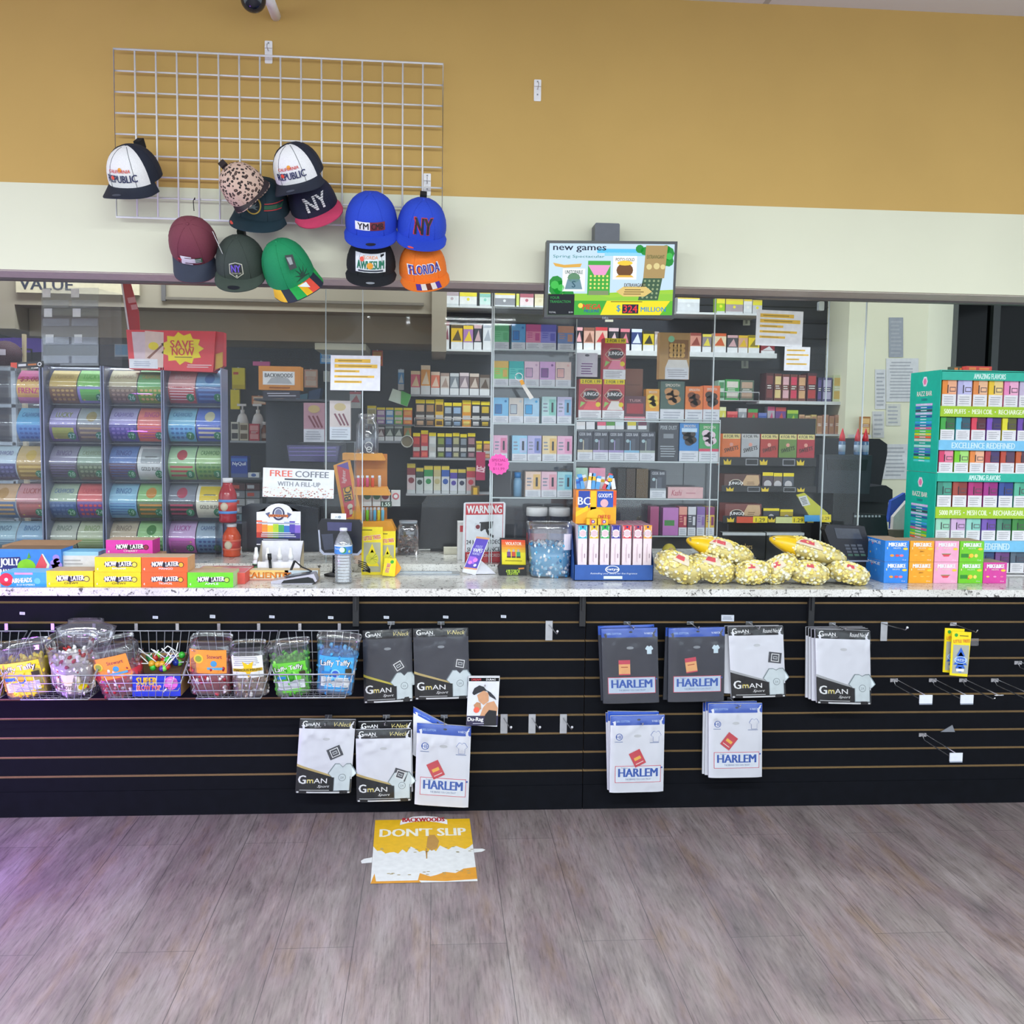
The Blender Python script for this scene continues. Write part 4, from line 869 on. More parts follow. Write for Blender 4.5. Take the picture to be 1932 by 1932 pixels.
nlbox('lower yellow candy box under another yellow one', 178, 266, 1079, 1107, Yl, '#F0D212', 'CHEWY', '#F0DC4A', za, za+hz)
nlbox('upper yellow candy box stacked on a yellow one', 179, 266, 1050, 1079, Yl, '#F4D614', 'BANANA', '#F0DC4A', za+hz+.0005, za+2*hz)
nlbox('lower orange candy box under another orange one', 267, 353, 1079, 1107, Yl, '#F4642A', 'TROPICAL', '#F0B42A', za, za+hz)
nlbox('upper orange candy box stacked on an orange one', 267, 354, 1050, 1079, Yl, '#F4662C', 'MANGO', '#F0B42A', za+hz+.0005, za+2*hz, right=M('#D8A878'))
nlbox('lime green candy box at the right end of the front row', 354, 440, 1080, 1108, Yl-.005, '#6FD42A', 'APPLE', '#B8E04A', za, right=M('#B9D8A0'))
def airh(f):
    f.ell(.12, .5, .46, M('#CF2436'), 2, 18); f.ell(.12, .5, .12, WHITE, 3); f.text('AIRHEADS', .46, .45, .3, WHITE, 3, .44, .06, 0, .06); f.ell(.8, .4, .22, M('#5FB9F0'), 2); f.rect(.0, .0, 1, .18, M('#2F8FE0'), 1); f.rect(.3, .85, .7, .98, M('#E89AB0'), 2); f.text('BLUE RASPBERRY', .55, .14, .12, WHITE, 3, .4)
carton('candy_box', 'light blue candy box with red balloon at the left front of the counter', 'candy box', 2, 88, 1079, 1106, Yl, .12, M('#3FA0EC', .35), airh, 'boxes of chewy candy on the counter', za, M('#7CC0F0'))
def jolly(f):
    f.poly([(0, .08), (.4, .08), (.4, .45), (.36, .75), (0, .72)], M('#2A2E7A'), 1); f.text('JOLLY', .2, .55, .28, WHITE, 2, .28, .07); f.text('RANCHER', .21, .24, .22, WHITE, 2, .33, .07)
    f.ell(.46, .42, .26, M('#8AD01E'), 2, 16, 1.1); f.poly([(.47, .68), (.5, .9), (.53, .72)], M('#5AA030'), 3); f.poly([(.56, .25), (.74, .25), (.78, .5), (.7, .85)], M('#E8505E'), 2); f.poly([(.74, .25), (.78, .25), (.82, .5), (.72, .85), (.7, .85), (.78, .5)], M('#E8EFD8'), 3)
    for u, v in ((.88, .55), (.93, .6), (.86, .4), (.91, .42), (.96, .48), (.92, .72)): f.ell(u, v, .11, M('#A88AE0'), 2)
Yj = Yl+.17; zj = za
carton('candy_box', 'blue candy box with fruit pictures behind the front row', 'candy box', -6, 116, 1036, 1071, Yj, .13, M('#3F86DC', .4), jolly, 'boxes of chewy candy on the counter', za, M('#8A6A4E'), zt=P(50, 1036, Yj).z)
zt = P(50, 1036, Yj).z
q = MB(); a, c = P(4, 1036, Yj+.13), P(150, 1021, Yj+.15)
q.face([(a.x, Yj+.13, zt), (c.x-.02, Yj+.13, zt), (c.x, Yj+.19, c.z), (a.x+.06, Yj+.19, c.z)], M('#A9805E')); q.face([(a.x, Yj+.132, zt), (a.x+.06, Yj+.192, c.z), (c.x, Yj+.192, c.z), (c.x-.02, Yj+.132, zt)], M('#A9805E'))
q.box(a.x, c.x-.02, Yj+.131, Yj+.14, za, zt, M('#A9805E'))
tag(q.build('cardboard_flap'), 'open brown cardboard flap standing behind the blue fruit picture box', 'cardboard')
def sidebox(f): f.rect(0, 0, 1, .86, M('#E6E2E4'), 1); f.lines(.05, .25, .6, .75, 4, M('#B9B4B8'), 2); f.rect(.62, .1, .95, .2, M('#D8C03A'), 2)
carton('candy_box', 'white sided box with blue top behind the yellow boxes', 'candy box', 117, 186, 1041, 1069, Yj+.02, .11, M('#9FD0EE'), sidebox, 'boxes of chewy candy on the counter', za, M('#7CC4EE'), zt=P(150, 1041, Yj+.02).z)
nlbox('magenta candy box raised behind the stacked yellow and orange boxes', 200, 288, 1019, 1046, Yj+.0, '#E03CAE', 'CHERRY', '#9A2A4A', P(244, 1046, Yj).z, None, .11, M('#C0308E'))
carton('carton', 'plain brown carton carrying the magenta candy box', 'carton', 192, 300, 1047, 1090, Yj, .12, M('#B08E70'), None, None, za, zt=P(244, 1046, Yj).z-.0005)
def fruit(f): f.rect(0, .0, 1, 1, M('#E8DCD8'), 1); f.poly([(0, 0), (.3, 0), (.6, 1), (.2, 1)], M('#F0B45A'), 2); f.poly([(.4, 0), (1, 0), (1, .9), (.7, 1)], M('#E88A90'), 2)
r = carton('candy_box', 'flat white and red fruit candy box behind the lime green box', 'candy box', 362, 462, 1075, 1098, Yl+.08, .2, M('#E0564E'), None, 'boxes of chewy candy on the counter', za, M('#EBB9BC'), zt=za+.045)
me = r.data
q = MB(); f = Fc(q, (P(362, 1075, Yl+.08).x, Yl+.08, za+.0455), P(462, 1075, Yl+.08).x-P(362, 1075, Yl+.08).x, .2, (1, 0, 0), (0, 1, 0)); f.poly([(.02, .1), (.3, .1), (.5, .9), (.05, .9)], M('#F0D0A0'), 1); f.poly([(.4, .05), (.98, .05), (.98, .6), (.6, .75)], M('#E87A84'), 1)
for k in range(6): f.poly([(.2+k*.13, .8), (.3+k*.13, .8), (.36+k*.13, .95), (.28+k*.13, .95)], M('#E88C92'), 2)
q.build('printed_top', r)
def snack(f):
    f.rect(0, 0, 1, 1, M('#F0E2C4'), 1); f.rect(0, .55, .6, 1, M('#F2C878'), 2); f.rect(.55, .2, 1, 1, M('#C9D4DC'), 2); f.text('CALIENTES', .33, .5, .55, M('#8A3A16'), 3, .62, .1); f.text('CALIENTES', .33, .5, .5, M('#F08A1E'), 4, .6, .05); f.rect(0, 0, 1, .14, M('#E2A08A'), 3)
carton('snack_box', 'orange lettered snack box lying behind the silver card reader', 'snack box', 460, 600, 1076, 1098, on(560, 1102)+.1, .07, M('#E8D0A8'), snack, None, za, zt=P(530, 1076, on(560, 1102)+.1).z)
# --- e-liquid bottle display
Yd = on(560, 1102)+.18
p0 = P(525, 1082, Yd)
r = thing('bottle_display', 'white cardboard display with arched rainbow header holding dropper bottles', 'display', (p0.x, Yd, za))
q = MB(); WB = M('#ECEAF2', .5)
Yh = Yd+.11
pts = [(484, 1028), (484, 966), (502, 964)]+[(526+27*math.cos(math.radians(180-a)), 968-18*math.sin(math.radians(a))) for a in range(10, 171, 16)]+[(550, 964), (567, 965), (567, 1028)]
pxprism(q, pts, Yh, .004, WB); hc_ = q.build('header_card', r)
q = MB(); f = FQ(q, Yh, (484, 952), (567, 954), (484, 1026)); f.flat = True
for k, h in enumerate(('#E8694A', '#F0903A', '#F2C83A', '#B8D83A', '#4AAF6A', '#3A7AC8', '#5A4AB8', '#8A6AD0')): f.rect(k/8, .3, (k+1)/8, .52-.02*(k % 3), M(h), 1); f.rect(k/8, .52, (k+1)/8, .6-.03*(k % 2), M(h if k in (0, 1, 5, 6) else '#EDEAF0'), 1); f.rect(k/8, .16, (k+1)/8, .3, M(('#B8362E', '#A8402E', '#8E7A2E', '#5E8A3A', '#2E5A7A', '#2A3E8A', '#2E2E7A', '#3E3480')[k]), 1)
f.rect(0, 0, 1, .16, M('#23253E'), 1); f.rect(0, .52, 1, .555, M('#E8EAF2'), 2); f.rect(.03, .53, .97, .545, M('#6E74A0'), 3); f.lines(.1, .18, .9, .32, 3, M('#E0E0EA'), 2); f.lines(.1, .04, .9, .14, 2, M('#B9BCD0'), 2)
f.ell(.5, .78, .17, M('#34365E'), 3, 20, .9); f.ell(.5, .79, .13, M('#D8DAE4'), 4, 20, .85); f.ell(.5, .79, .11, M('#7C80A0'), 5, 16, .8); f.poly([(.2, .78), (.3, .66), (.3, .82)], M('#5A5E84'), 3); f.poly([(.8, .78), (.7, .66), (.7, .82)], M('#5A5E84'), 3); f.rect(.28, .7, .72, .76, M('#D8742E'), 6); f.text('PUFF LABS', .5, .73, .04, M('#2A2C4A'), 7, .36, .02)
q.build('header_print', hc_)
q = MB(); xa, xb = P(486, 1080, Yd).x, P(566, 1080, Yd).x; zt2 = P(525, 1060, Yd).z
q.box(xa, xb, Yd, Yh+.004, za, za+.003, WB); q.box(xa, xb, Yd, Yd+.003, za, zt2, WB); zh = P(526, 1020, Yh).z
for x in (xa-.002, xb-.001):
    q.face([(x, Yd, za), (x, Yh, za), (x, Yh, zh), (x, Yd, zt2)], WB); q.face([(x+.003, Yd, za), (x+.003, Yd, zt2), (x+.003, Yh, zh), (x+.003, Yh, za)], M('#D8C8A8'))
q.box(xa, xb, Yh-.003, Yh, za, zh, WB)
q.build('tray', r)
for k, (x, y, cc) in enumerate(((478, 1052, '#4F8A5A'), (500, 1050, '#D8CAD2'), (522, 1050, '#D0C4CC'), (543, 1050, '#CFCBC0'))):
    pz = P(x+6, 1075, Yd+.035); lab = ('green labelled', 'pink labelled', 'pale pink labelled', 'cream labelled')[k]
    b = thing('dropper_bottle', lab+' dropper bottle with white cap in the rainbow display, '+nth(k, 4), 'bottle', (pz.x, Yd+.03, za+.0035), 'dropper bottles in the rainbow display')
    q = MB(); q.lathe([(.0145, 0), (.0155, .004), (.0155, .058), (.008, .066), (.008, .07)], (pz.x, Yd+.03, za+.0035), M('#E6E2EA', .3), 16); q.build('bottle', b)
    q = MB(); q.lathe([(.0158, .012), (.0158, .05)], (pz.x, Yd+.03, za+.0035), M(cc), 16); q.lathe([(.016, .04), (.016, .047)], (pz.x, Yd+.03, za+.0035), M('#3A2430'), 16); q.build('label', b)
    q = MB(); q.lathe([(.0112, .066), (.0112, .085), (.008, .09), (.006, .115), (.003, .118)], (pz.x, Yd+.03, za+.0035), WHITE, 14); q.build('cap', b)
pz = P(510, 1068, Yd-.04)
q = MB(); q.tube([(pz.x, Yd-.02, za+.006), (pz.x-.006, Yd-.014, za+.075)], .006, BLACK, 8); q.tube([(pz.x-.006, Yd-.014, za+.075), (pz.x-.008, Yd-.013, za+.1)], .0085, BLACK, 8); tag(q.build('marker_pen', o=(pz.x, Yd-.02, za)), 'black marker leaning on the dropper bottle display', 'pen')
# --- silver card reader lying on the counter
Yr = on(560, 1102)
a, c = P(511, 1101, Yr), P(598, 1096, Yr)
r = thing('card_reader', 'wedge shaped silver and black card reader lying before the dropper bottles', 'card reader', (a.x+.05, Yr, za))
SIL = M('#C3BFCE', .3, .3)
q = MB(); x0, x1 = a.x, c.x
sec = [(x0, 0), (x1-.02, 0), (x1, .012), (x1-.012, .04), (x0+.02, .014), (x0, .01)]
q.prism([(x, za+z) for x, z in sec], Yr, Yr+.085, SIL); q.build('case', r)
q = MB(); q.prism([(x, za+z) for x, z in ((x0+.04, .002), (x1-.006, .004), (x1-.016, .022), (x1-.035, .028), (x0+.05, .014))], Yr-.0015, Yr, BLACK); q.build('grip', r)
q = MB(); q.prism([(x, za+z) for x, z in ((x0+.05, .0235), (x1-.03, .0385), (x1-.03, .0415), (x0+.05, .0265))], Yr+.015, Yr+.07, M('#4A4C58', .2)); q.build('screen', r)
q = MB(); q.tube([P(556, 1058, Yr+.12), P(570, 1070, Yr+.1), P(580, 1074, Yr+.06), P(588, 1078, Yr+.04)], .003, BLACK); q.tube([(P(545, 1062, Yr+.1).x, Yr+.1, za+.02), P(556, 1058, Yr+.12)], .005, BLACK); q.build('cable', r)
# --- pin pad on a pole
Yp = on(640, 1090)+.02
r = thing('payment_terminal', 'black customer terminal on a round pole, small white card on top', 'payment terminal', (P(636, 1090, Yp).x, Yp+.03, za))
px_ = P(633, 1080, Yp).x
q = MB(); q.lathe([(.05, 0), (.052, .006), (.03, .012), (.022, .014)], (px_, Yp+.04, za), BLACK, 24); q.build('base', r)
q = MB(); q.lathe([(.018, .012), (.016, .09)], (px_, Yp+.04, za), M('#23242B', .3), 16); q.build('pole', r)
q = MB(); B2 = M('#1B1C24', .25); pxprism(q, [(599, 992), (606, 979), (678, 981), (683, 990), (682, 1040), (676, 1047), (610, 1046), (603, 1040)], Yp-.01, .035, B2); q.build('case', r)
q = MB(); pxprism(q, [(600, 1000), (603, 1040), (610, 1047), (676, 1048), (682, 1042), (682, 1036), (674, 1044), (612, 1043), (606, 1036), (603, 1000)], Yp-.013, .006, M('#AEB2C4', .3, .5)); q.build('silver_edge', r)
q = MB(); pxprism(q, [(617, 985), (664, 986), (663, 1002), (618, 1001)], Yp-.012, .002, M('#4A4A70', .15)); pxprism(q, [(606, 1008), (628, 1007), (630, 1036), (612, 1038)], Yp-.012, .002, M('#3E4254', .25)); q.build('screen', r)
q = MB(); pxprism(q, [(624.5, 968.5), (653, 969), (653, 982.5), (624, 982)], Yp-.004, .002, PAPER); f = FQ(q, Yp-.0045, (624.5, 968.5), (653, 969), (624, 982)); f.flat = True; f.text('>>', .42, .5, .28, M('#7E90A0'), 1); f.ell(.58, .5, .2, M('#9AA8B4'), 1); q.build('tap_card', r)
q = MB()
for k in range(4): q.tube([P(676, 1058+k*3, Yp), P(690, 1062+k*4, Yp+.02), P(698, 1074+k*2, Yp+.01), P(684, 1078-k, Yp-.01)], .0024, BLACK)
q.build('cable', r)
# --- water bottle
Yw = on(648, 1100)
b0 = P(648, 1102, Yw); R_ = (P(665, 1080, Yw).x-P(631, 1080, Yw).x)/2; H_ = P(648, 996, Yw).z-za
r = thing('water_bottle', 'clear ribbed plastic water bottle with blue label and white cap', 'bottle', (b0.x, Yw, za))
PETM = clear('bottle_plastic', (.96, .97, .98), .2, .1, (.9, .92, .96), rough=.05); prof = [(R_*.8, 0), (R_*.98, .006)]
for k in range(9): z = .01+k*H_*.055; prof += [(R_*.99, z), (R_*.93, z+H_*.02), (R_*.97, z+H_*.04)]
prof += [(R_*1.0, H_*.53), (R_*1.0, H_*.71), (R_*.9, H_*.76), (R_*.62, H_*.87), (R_*.38, H_*.93), (R_*.36, H_*.96)]
q = MB(); q.lathe(prof, (b0.x, Yw, za), PETM, 28); q.build('bottle', r)
q = MB(); q.lathe([(R_*.9, .008)]+[(p_[0]*.93, p_[1]) for p_ in prof[2:-2]], (b0.x, Yw, za), clear('water', (.95, .96, .98), .12, .22, (.85, .88, .95)), 24); q.build('water', r)
q = MB(); q.lathe([(R_*1.01, H_*.54), (R_*1.01, H_*.7)], (b0.x, Yw, za), M('#3A86D0', .35), 32)
q.f.pop(); q.f.pop(); q.m = q.m[:-2]; q.sm = q.sm[:-2]
wf = lambda u, v, l: V((b0.x+math.sin((u-.5)*2.4)*(R_*1.015+l), Yw-math.cos((u-.5)*2.4)*(R_*1.015+l), za+H_*(.54+.16*v)))
f = Fc(q, fn=wf, W=R_*2.4, H=H_*.16); f.rect(0, .86, 1, 1, M('#E8EEF4'), 1, (8, 1)); f.ell(.52, .45, .36, M('#2E8A4A'), 1); f.ell(.47, .5, .3, M('#D8E8F4'), 2); f.text('Aqua', .2, .6, .25, M('#D8E8F4'), 2, .26, .03); f.ell(.82, .3, .15, M('#C8D88A'), 1); q.build('label', r)
q = MB(); q.lathe([(R_*.42, H_*.945), (R_*.42, H_*.995), (R_*.38, H_)], (b0.x, Yw, za), M('#E4E6EE', .35), 20); q.build('cap', r)
# --- yellow air freshener sacks standing against the glass
def bigtree(f):
    f.rect(.1, .06, .9, .68, M('#B0AE94'), 1); f.text('LITTLE TREES', .5, .78, .09, M('#F4E8D8'), 3, .8, .09, 0, .12); f.text('LITTLE TREES', .5, .78, .08, M('#D8402E'), 4, .78, .04, 0, .12); T_ = YEL
    for v, w in ((.5, .22), (.38, .3), (.28, .34)): f.poly([(.5-w, v-.1), (.5+w, v-.1), (.5, v+.16)], T_, 2)
    f.ell(.5, .34, .13, M('#D8D03A'), 3)
    for a in (-.6, -.2, .3, .7): f.poly([(.5-.25*math.cos(a), .34-.08*math.sin(a)*2), (.5+.25*math.cos(a), .34+.08*math.sin(a)*2), (.5+.24*math.cos(a), .35+.08*math.sin(a)*2)], M('#5A6A2A'), 4)
    f.rect(.05, .93, .5, .95, M('#6A6416'), 2)
Ya = 4.27
for lab, x0, x1, yt, yb, Y in (('yellow tree freshener pack at left, before the lighter stand', 682, 722, 986, 1076, Ya), ('yellow tree freshener pack at right, before the lighter stand', 716, 746, 985, 1066, Ya+.02)):
    carton('air_freshener_pack', lab, 'air freshener', x0, x1, yt, yb, Y, .012, M('#EFD81C', .4), bigtree, 'yellow freshener packs beside the terminal', za)
q = MB(); pxprism(q, [(726, 1036), (748, 1037), (745, 1071), (721, 1069)], Ya-.06, .012, M('#F2DE22', .4)); pxprism(q, [(748, 1039), (757, 1055), (754, 1062), (745, 1071)], Ya-.05, .012, M('#F5A21E')); f = FQ(q, Ya-.06, (726, 1036), (748, 1037), (721, 1069)); f.flat = True; f.text('LITTLE TREES', .4, .45, .2, M('#F4E8D8'), 1, .8, .09, 0, 1.45); f.text('LITTLE TREES', .4, .45, .18, M('#D8402E'), 2, .78, .04, 0, 1.45); f.ell(.68, .8, .1, M('#3AA83A'), 1)
zz = min(v.z for v in q.v); q.xf(Matrix.Translation((0, 0, za-zz)))
tag(q.build('air_freshener_pack'), 'small yellow and red freshener pack with orange flap lying at the counter tray', 'air freshener', 'yellow freshener packs beside the terminal')
# --- cash tray under the glass
a, c = PZ(747, 1085, ZC), PZ(867, 1085, ZC); d = PZ(806, 1071, ZC)
r = thing('cash_tray', 'shallow metal pass-through tray with reflective bottom let into the counter', 'tray', (a.x, a.y, ZC))
q = MB(); Y0, Y1 = a.y, min(d.y, 4.355); x0, x1 = a.x, c.x; ST = M('#9EA2A8', .3, .7); t = .006
for bx in ((x0, x1, Y0, Y0+t), (x0, x1, Y1-t, Y1), (x0, x0+.012, Y0+t, Y1-t), (x1-.03, x1, Y0+t, Y1-t)): q.box(*bx, ZC+.0003, ZC+.006, ST)
q.build('rim', r); q = MB(); q.box(x0+.012, x1-.03, Y0+t, Y1-t, ZC+.0003, ZC+.002, M('#D8E4EC', .12, .6)); q.build('bottom', r)
# --- purple card easel
Yc = on(905, 1084)
r = thing('card_easel', 'purple flyer on a white folded easel in front of the WARNING sign', 'card holder', tuple(P(900, 1086, Yc)))
q = MB(); WA = M('#E8E8F2', .5); pxprism(q, [(899, 1012), (924, 1015), (897, 1085), (872, 1079)], Yc, .003, WA); q.build('back_card', r)
q = MB(); f = FQ(q, Yc, (899, 1012), (924, 1015), (872, 1079)); f.flat = True; f.rect(.04, .12, .96, .97, M('#5A46B8'), 1); f.rect(.0, .95, 1, 1, M('#D89A6A'), 2); f.rect(.0, .1, 1, .14, M('#E8A07A'), 2); f.text('FREE', .5, .73, .07, M('#B9B2F0'), 2, .5, .02); f.text('VAPES', .5, .63, .1, WHITE, 2, .7, .04); f.text('MONTHLY', .5, .53, .06, M('#D8D4F6'), 2, .6); f.rect(.1, .25, .6, .45, M('#A86AE8'), 2); f.ell(.6, .36, .06, M('#E88AE0'), 3); f.ell(.3, .28, .05, M('#E88AE0'), 3); f.ell(.72, .22, .04, M('#E0E0F6'), 3); q.build('flyer', r)
q = MB(); a1, a2 = P(897, 1085, Yc), P(936, 1083, Yc); q.face([(P(880, 1082, Yc).x, Yc+.002, za+.001), (a2.x, Yc+.004, za+.001), (a2.x-.005, Yc+.07, za+.001), (P(905, 1060, Yc).x, Yc+.07, za+.02)], WA); q.face([(a1.x-.0, Yc, za+.002), (a2.x, Yc+.01, za+.002), (P(908, 1050, Yc).x, Yc+.06, za+.055)], WA); q.build('foot', r)
# --- lighter stand
Yk = on(966, 1086)
r = thing('lighter_display', 'black stand with yellow and orange drink lighter sheet and green lettered base', 'display', tuple(P(966, 1087, Yk)))
q = MB(); pxprism(q, [(942, 1086), (940, 1072), (945, 1066), (993, 1067), (994, 1087)], Yk, .07, BLACK); f = FQ(q, Yk, (942, 1068), (993, 1068), (942, 1086)); f.flat = True; f.text('4.99 TORCH', .5, .45, .35, M('#B8D83A'), 1, .5, .05); f.text('LIGHTER', .5, .2, .25, M('#B8D83A'), 1, .4, .05); f.poly([(.7, .8), (.92, .85), (.92, .7), (.72, .65)], M('#E08A3A'), 1); q.build('base', r)
q = MB(); pxprism(q, [(943, 1015), (993, 1016), (992, 1068), (944, 1067)], Yk+.025, .012, BLACK); q.build('frame', r)
q = MB(); f = FQ(q, Yk+.025, (946, 1018), (991, 1019), (947, 1065)); f.flat = True; f.rect(0, 0, 1, 1, M('#F0E02A'), 1)
for k, h in enumerate(('#E8502E', '#EC6A2E', '#EE8A30', '#F0A830', '#F0C22E')): f.rect(0, .9-k*.1, 1, 1-k*.1, M(h), 2)
f.text('VIOLATOR', .5, .85, .12, M('#F8E8D8'), 3, .66, .05)
for k, (u, h) in enumerate(((.3, '#7A4A8A'), (.5, '#D8503A'), (.7, '#3AA07A'))): f.rect(u-.08, .28, u+.08, .52, M(h), 3); f.rect(u-.04, .52, u+.04, .62, M('#B8B0B8'), 3); f.rect(u-.085, .28, u+.085, .34, M('#3A2A3A'), 4)
f.lines(.1, .12, .9, .2, 1, M('#9A8A12'), 3); q.build('sheet', r)
# --- mint tub
Ym = min(on(1036, 1089)+.09, 4.325)
MT = [M('#5FB4DE', .3), M('#E8F0F6', .3), M('#2E86BC', .3), M('#9AD4EE', .3), M('#F4F8FA', .3)]
candy_tub('large clear tub of blue and white wrapped mints beside the blue incense box', 994, 1078, 986, 1088, Ym-.05, MT, .6, lambda f: f.rect(0, 0, 1, 1, M('#E4DCEA'), 1), 0, 5, .86, (.52, .82), .075, .011, 240, False, None, 'mint_tub', (.78, .98), None, za, 0)
# --- incense display
Yi = on(1155, 1096)
xi0, xi1 = P(1084, 1096, Yi).x, P(1231, 1096, Yi).x; dI = .24
r = thing('incense_display', 'blue cardboard tray with white oval holding upright incense boxes', 'display', ((xi0+xi1)/2, Yi, za))
SBL = M('#2E5AA8', .4); zf1 = P(1155, 1066, Yi).z; zback = P(1090, 985, Yi+dI).z
q = MB(); q.box(xi0, xi1, Yi, Yi+.003, za, zf1, SBL); q.box(xi0, xi1, Yi, Yi+dI, za, za+.003, SBL); q.box(xi0, xi1, Yi+dI-.003, Yi+dI, za, zback, SBL)
for x in (xi0-.003, xi1):
    q.prism([(x, za), (x+.003, za), (x+.003, zback), (x, zback)], Yi+.10, Yi+dI, SBL); q.face([(x, Yi, za), (x, Yi+.1, za), (x, Yi+.1, zback), (x, Yi, zf1)], SBL); q.face([(x+.003, Yi, za), (x+.003, Yi, zf1), (x+.003, Yi+.1, zback), (x+.003, Yi+.1, za)], SBL)
tr_ = q.build('tray', r)
q = MB(); f = Fc(q, (xi0, Yi, za), xi1-xi0, zf1-za); f.ell(.48, .72, .24, WHITE, 1, 24, 1.9); f.ell(.48, .72, .2, SBL, 2, 24, 1.95); f.text('Satya', .48, .72, .2, WHITE, 3, .16, .05); f.text('Rekindling your desire for fine fragrance', .5, .45, .13, M('#D8E2F4'), 2, .6, .02, .3); f.rect(.37, .12, .61, .3, M('#E4ECF8'), 2); q.build('printed_front', tr_)
names = ('teal', 'gold', 'green', 'indigo', 'red', 'maroon', 'orange'); hx = ('#2AB4CC', '#E0C020', '#1EB050', '#34349E', '#E03A44', '#B84458', '#F2A01E')
xs = (1090, 1111.5, 1132, 1152.5, 1173.5, 1194, 1213)
for k in range(7):
    xx = P(xs[k], 1060, Yi+.006).x; w = .0375 if k != 6 else .035; zt = P(xs[k], 991, Yi+.006).z
    q = MB(); q.box(xx, xx+w, Yi+.006, Yi+dI-.006, za+.0035, zt, M('#EFDCE4', .5), top=M('#B88AA0'))
    f = Fc(q, (xx, Yi+.006, za+.0035), w, zt-za-.0035); h = M(hx[k]); f.rect(0, .76, 1, 1, h, 1); f.ell(.5, .85, .075, M('#F4E8EC'), 2, 16); f.ell(.5, .85, .055, M('#E8C8D0'), 3); f.ell(.5, .97, .02, M('#2A2E7A'), 2)
    for u in (.08, .88): f.rect(u, .78, u+.05, .98, M('#F4E8EC'), 2)
    f.rect(.45, .32, .5, .66, M('#C8A8B4'), 2); f.rect(.72, .4, .78, .48, M('#6A3A5A'), 2); f.rect(.35, .34, .39, .6, M('#D8BCC6'), 2)
    tag(q.build('incense_box', o=(xx+w/2, Yi+.02, za+.0035)), 'upright pink incense box with %s top band in the blue tray' % names[k], 'incense box', 'incense boxes in the blue tray')
# --- powder stick bucket on the incense boxes
zt = P(1152, 991, Yi+.006).z+.001; Yv = Yi+.055
r = thing('powder_display', 'orange box of headache powder sticks standing on the incense boxes', 'display', tuple(P(1125, 985, Yv)))
a, c = P(1086, 985, Yv), P(1162, 985, Yv); zt1 = P(1125, 925, Yv).z
q = MB(); q.box(a.x, c.x, Yv, Yv+.09, zt, zt1, M('#F28A1E', .4)); pd_ = q.build('carton', r)
q = MB(); f = Fc(q, (a.x, Yv, zt), c.x-a.x, zt1-zt); f.rect(0, .0, 1, .5, M('#F6B01E'), 1); f.rect(.06, .48, .34, .98, M('#2A48A8'), 2); f.rect(.52, .5, .92, .98, M('#2A55B8'), 2); f.rect(.36, .3, .5, .98, M('#F0C81E'), 1); f.text('BC', .2, .68, .22, M('#E8ECF6'), 3, None, .06); f.text("GOODY'S", .72, .85, .12, WHITE, 3, .34, .05); f.ell(.7, .62, .12, M('#E8B4BC'), 3); f.poly([(0, .35), (.3, .55), (.3, .4), (0, .2)], M('#F4D01E'), 3); f.ell(.5, .25, .2, M('#F4C428'), 3, 16, 1.4); f.rect(.2, .0, .95, .12, M('#F2A81E'), 4); f.text('ONLY $1', .7, .2, .14, M('#D8502E'), 5, .3, .05); f.rect(.8, .55, 1, .98, M('#E8582E'), 1)
q.build('printed_front', pd_)
for k in range(15):
    x = a.x+(c.x-a.x)*((k % 8)+.5)/8+random.uniform(-.006, .006); y = Yv+.02+(k//8)*.035; an = random.uniform(-.5, .5)
    st = thing('powder_stick', 'blue and white powder stick poking out of the orange box', 'powder stick', (x, y, zt1+.0005), 'powder sticks in the orange box')
    q = MB(); Lh = random.uniform(.035, .068); q.box(-.0085, .0085, -.003, .003, 0, Lh, random.choice([M('#3E86D0'), M('#E6EAF2'), M('#D8505A'), M('#E8EEF6'), M('#5AA4E0')])); q.box(-.0087, .0087, -.0032, .0032, Lh*.55, Lh*.8, random.choice([M('#2A5AB0'), WHITE, M('#F0C02A')])); q.xf(Matrix.Translation((x, y, zt1+.004)) @ Matrix.Rotation(an, 4, 'Y')); q.build('sachet', st)
for k, x in enumerate((1117, 1138)):
    carton('lighter_box', 'small yellow striped box lying %s in front of the powder display' % ('left' if k == 0 else 'right'), 'box', x-10, x+9, 976, 988, Yi+.012, .03, M('#F0BE1E'), lambda f: (f.rect(.3, 0, .5, 1, M('#E8742E'), 1), f.ell(.62, .5, .28, M('#7A3AA0'), 2), f.ell(.62, .5, .14, WHITE, 3)), 'yellow boxes before the powder display', P(1128, 991, Yi+.006).z+.001)
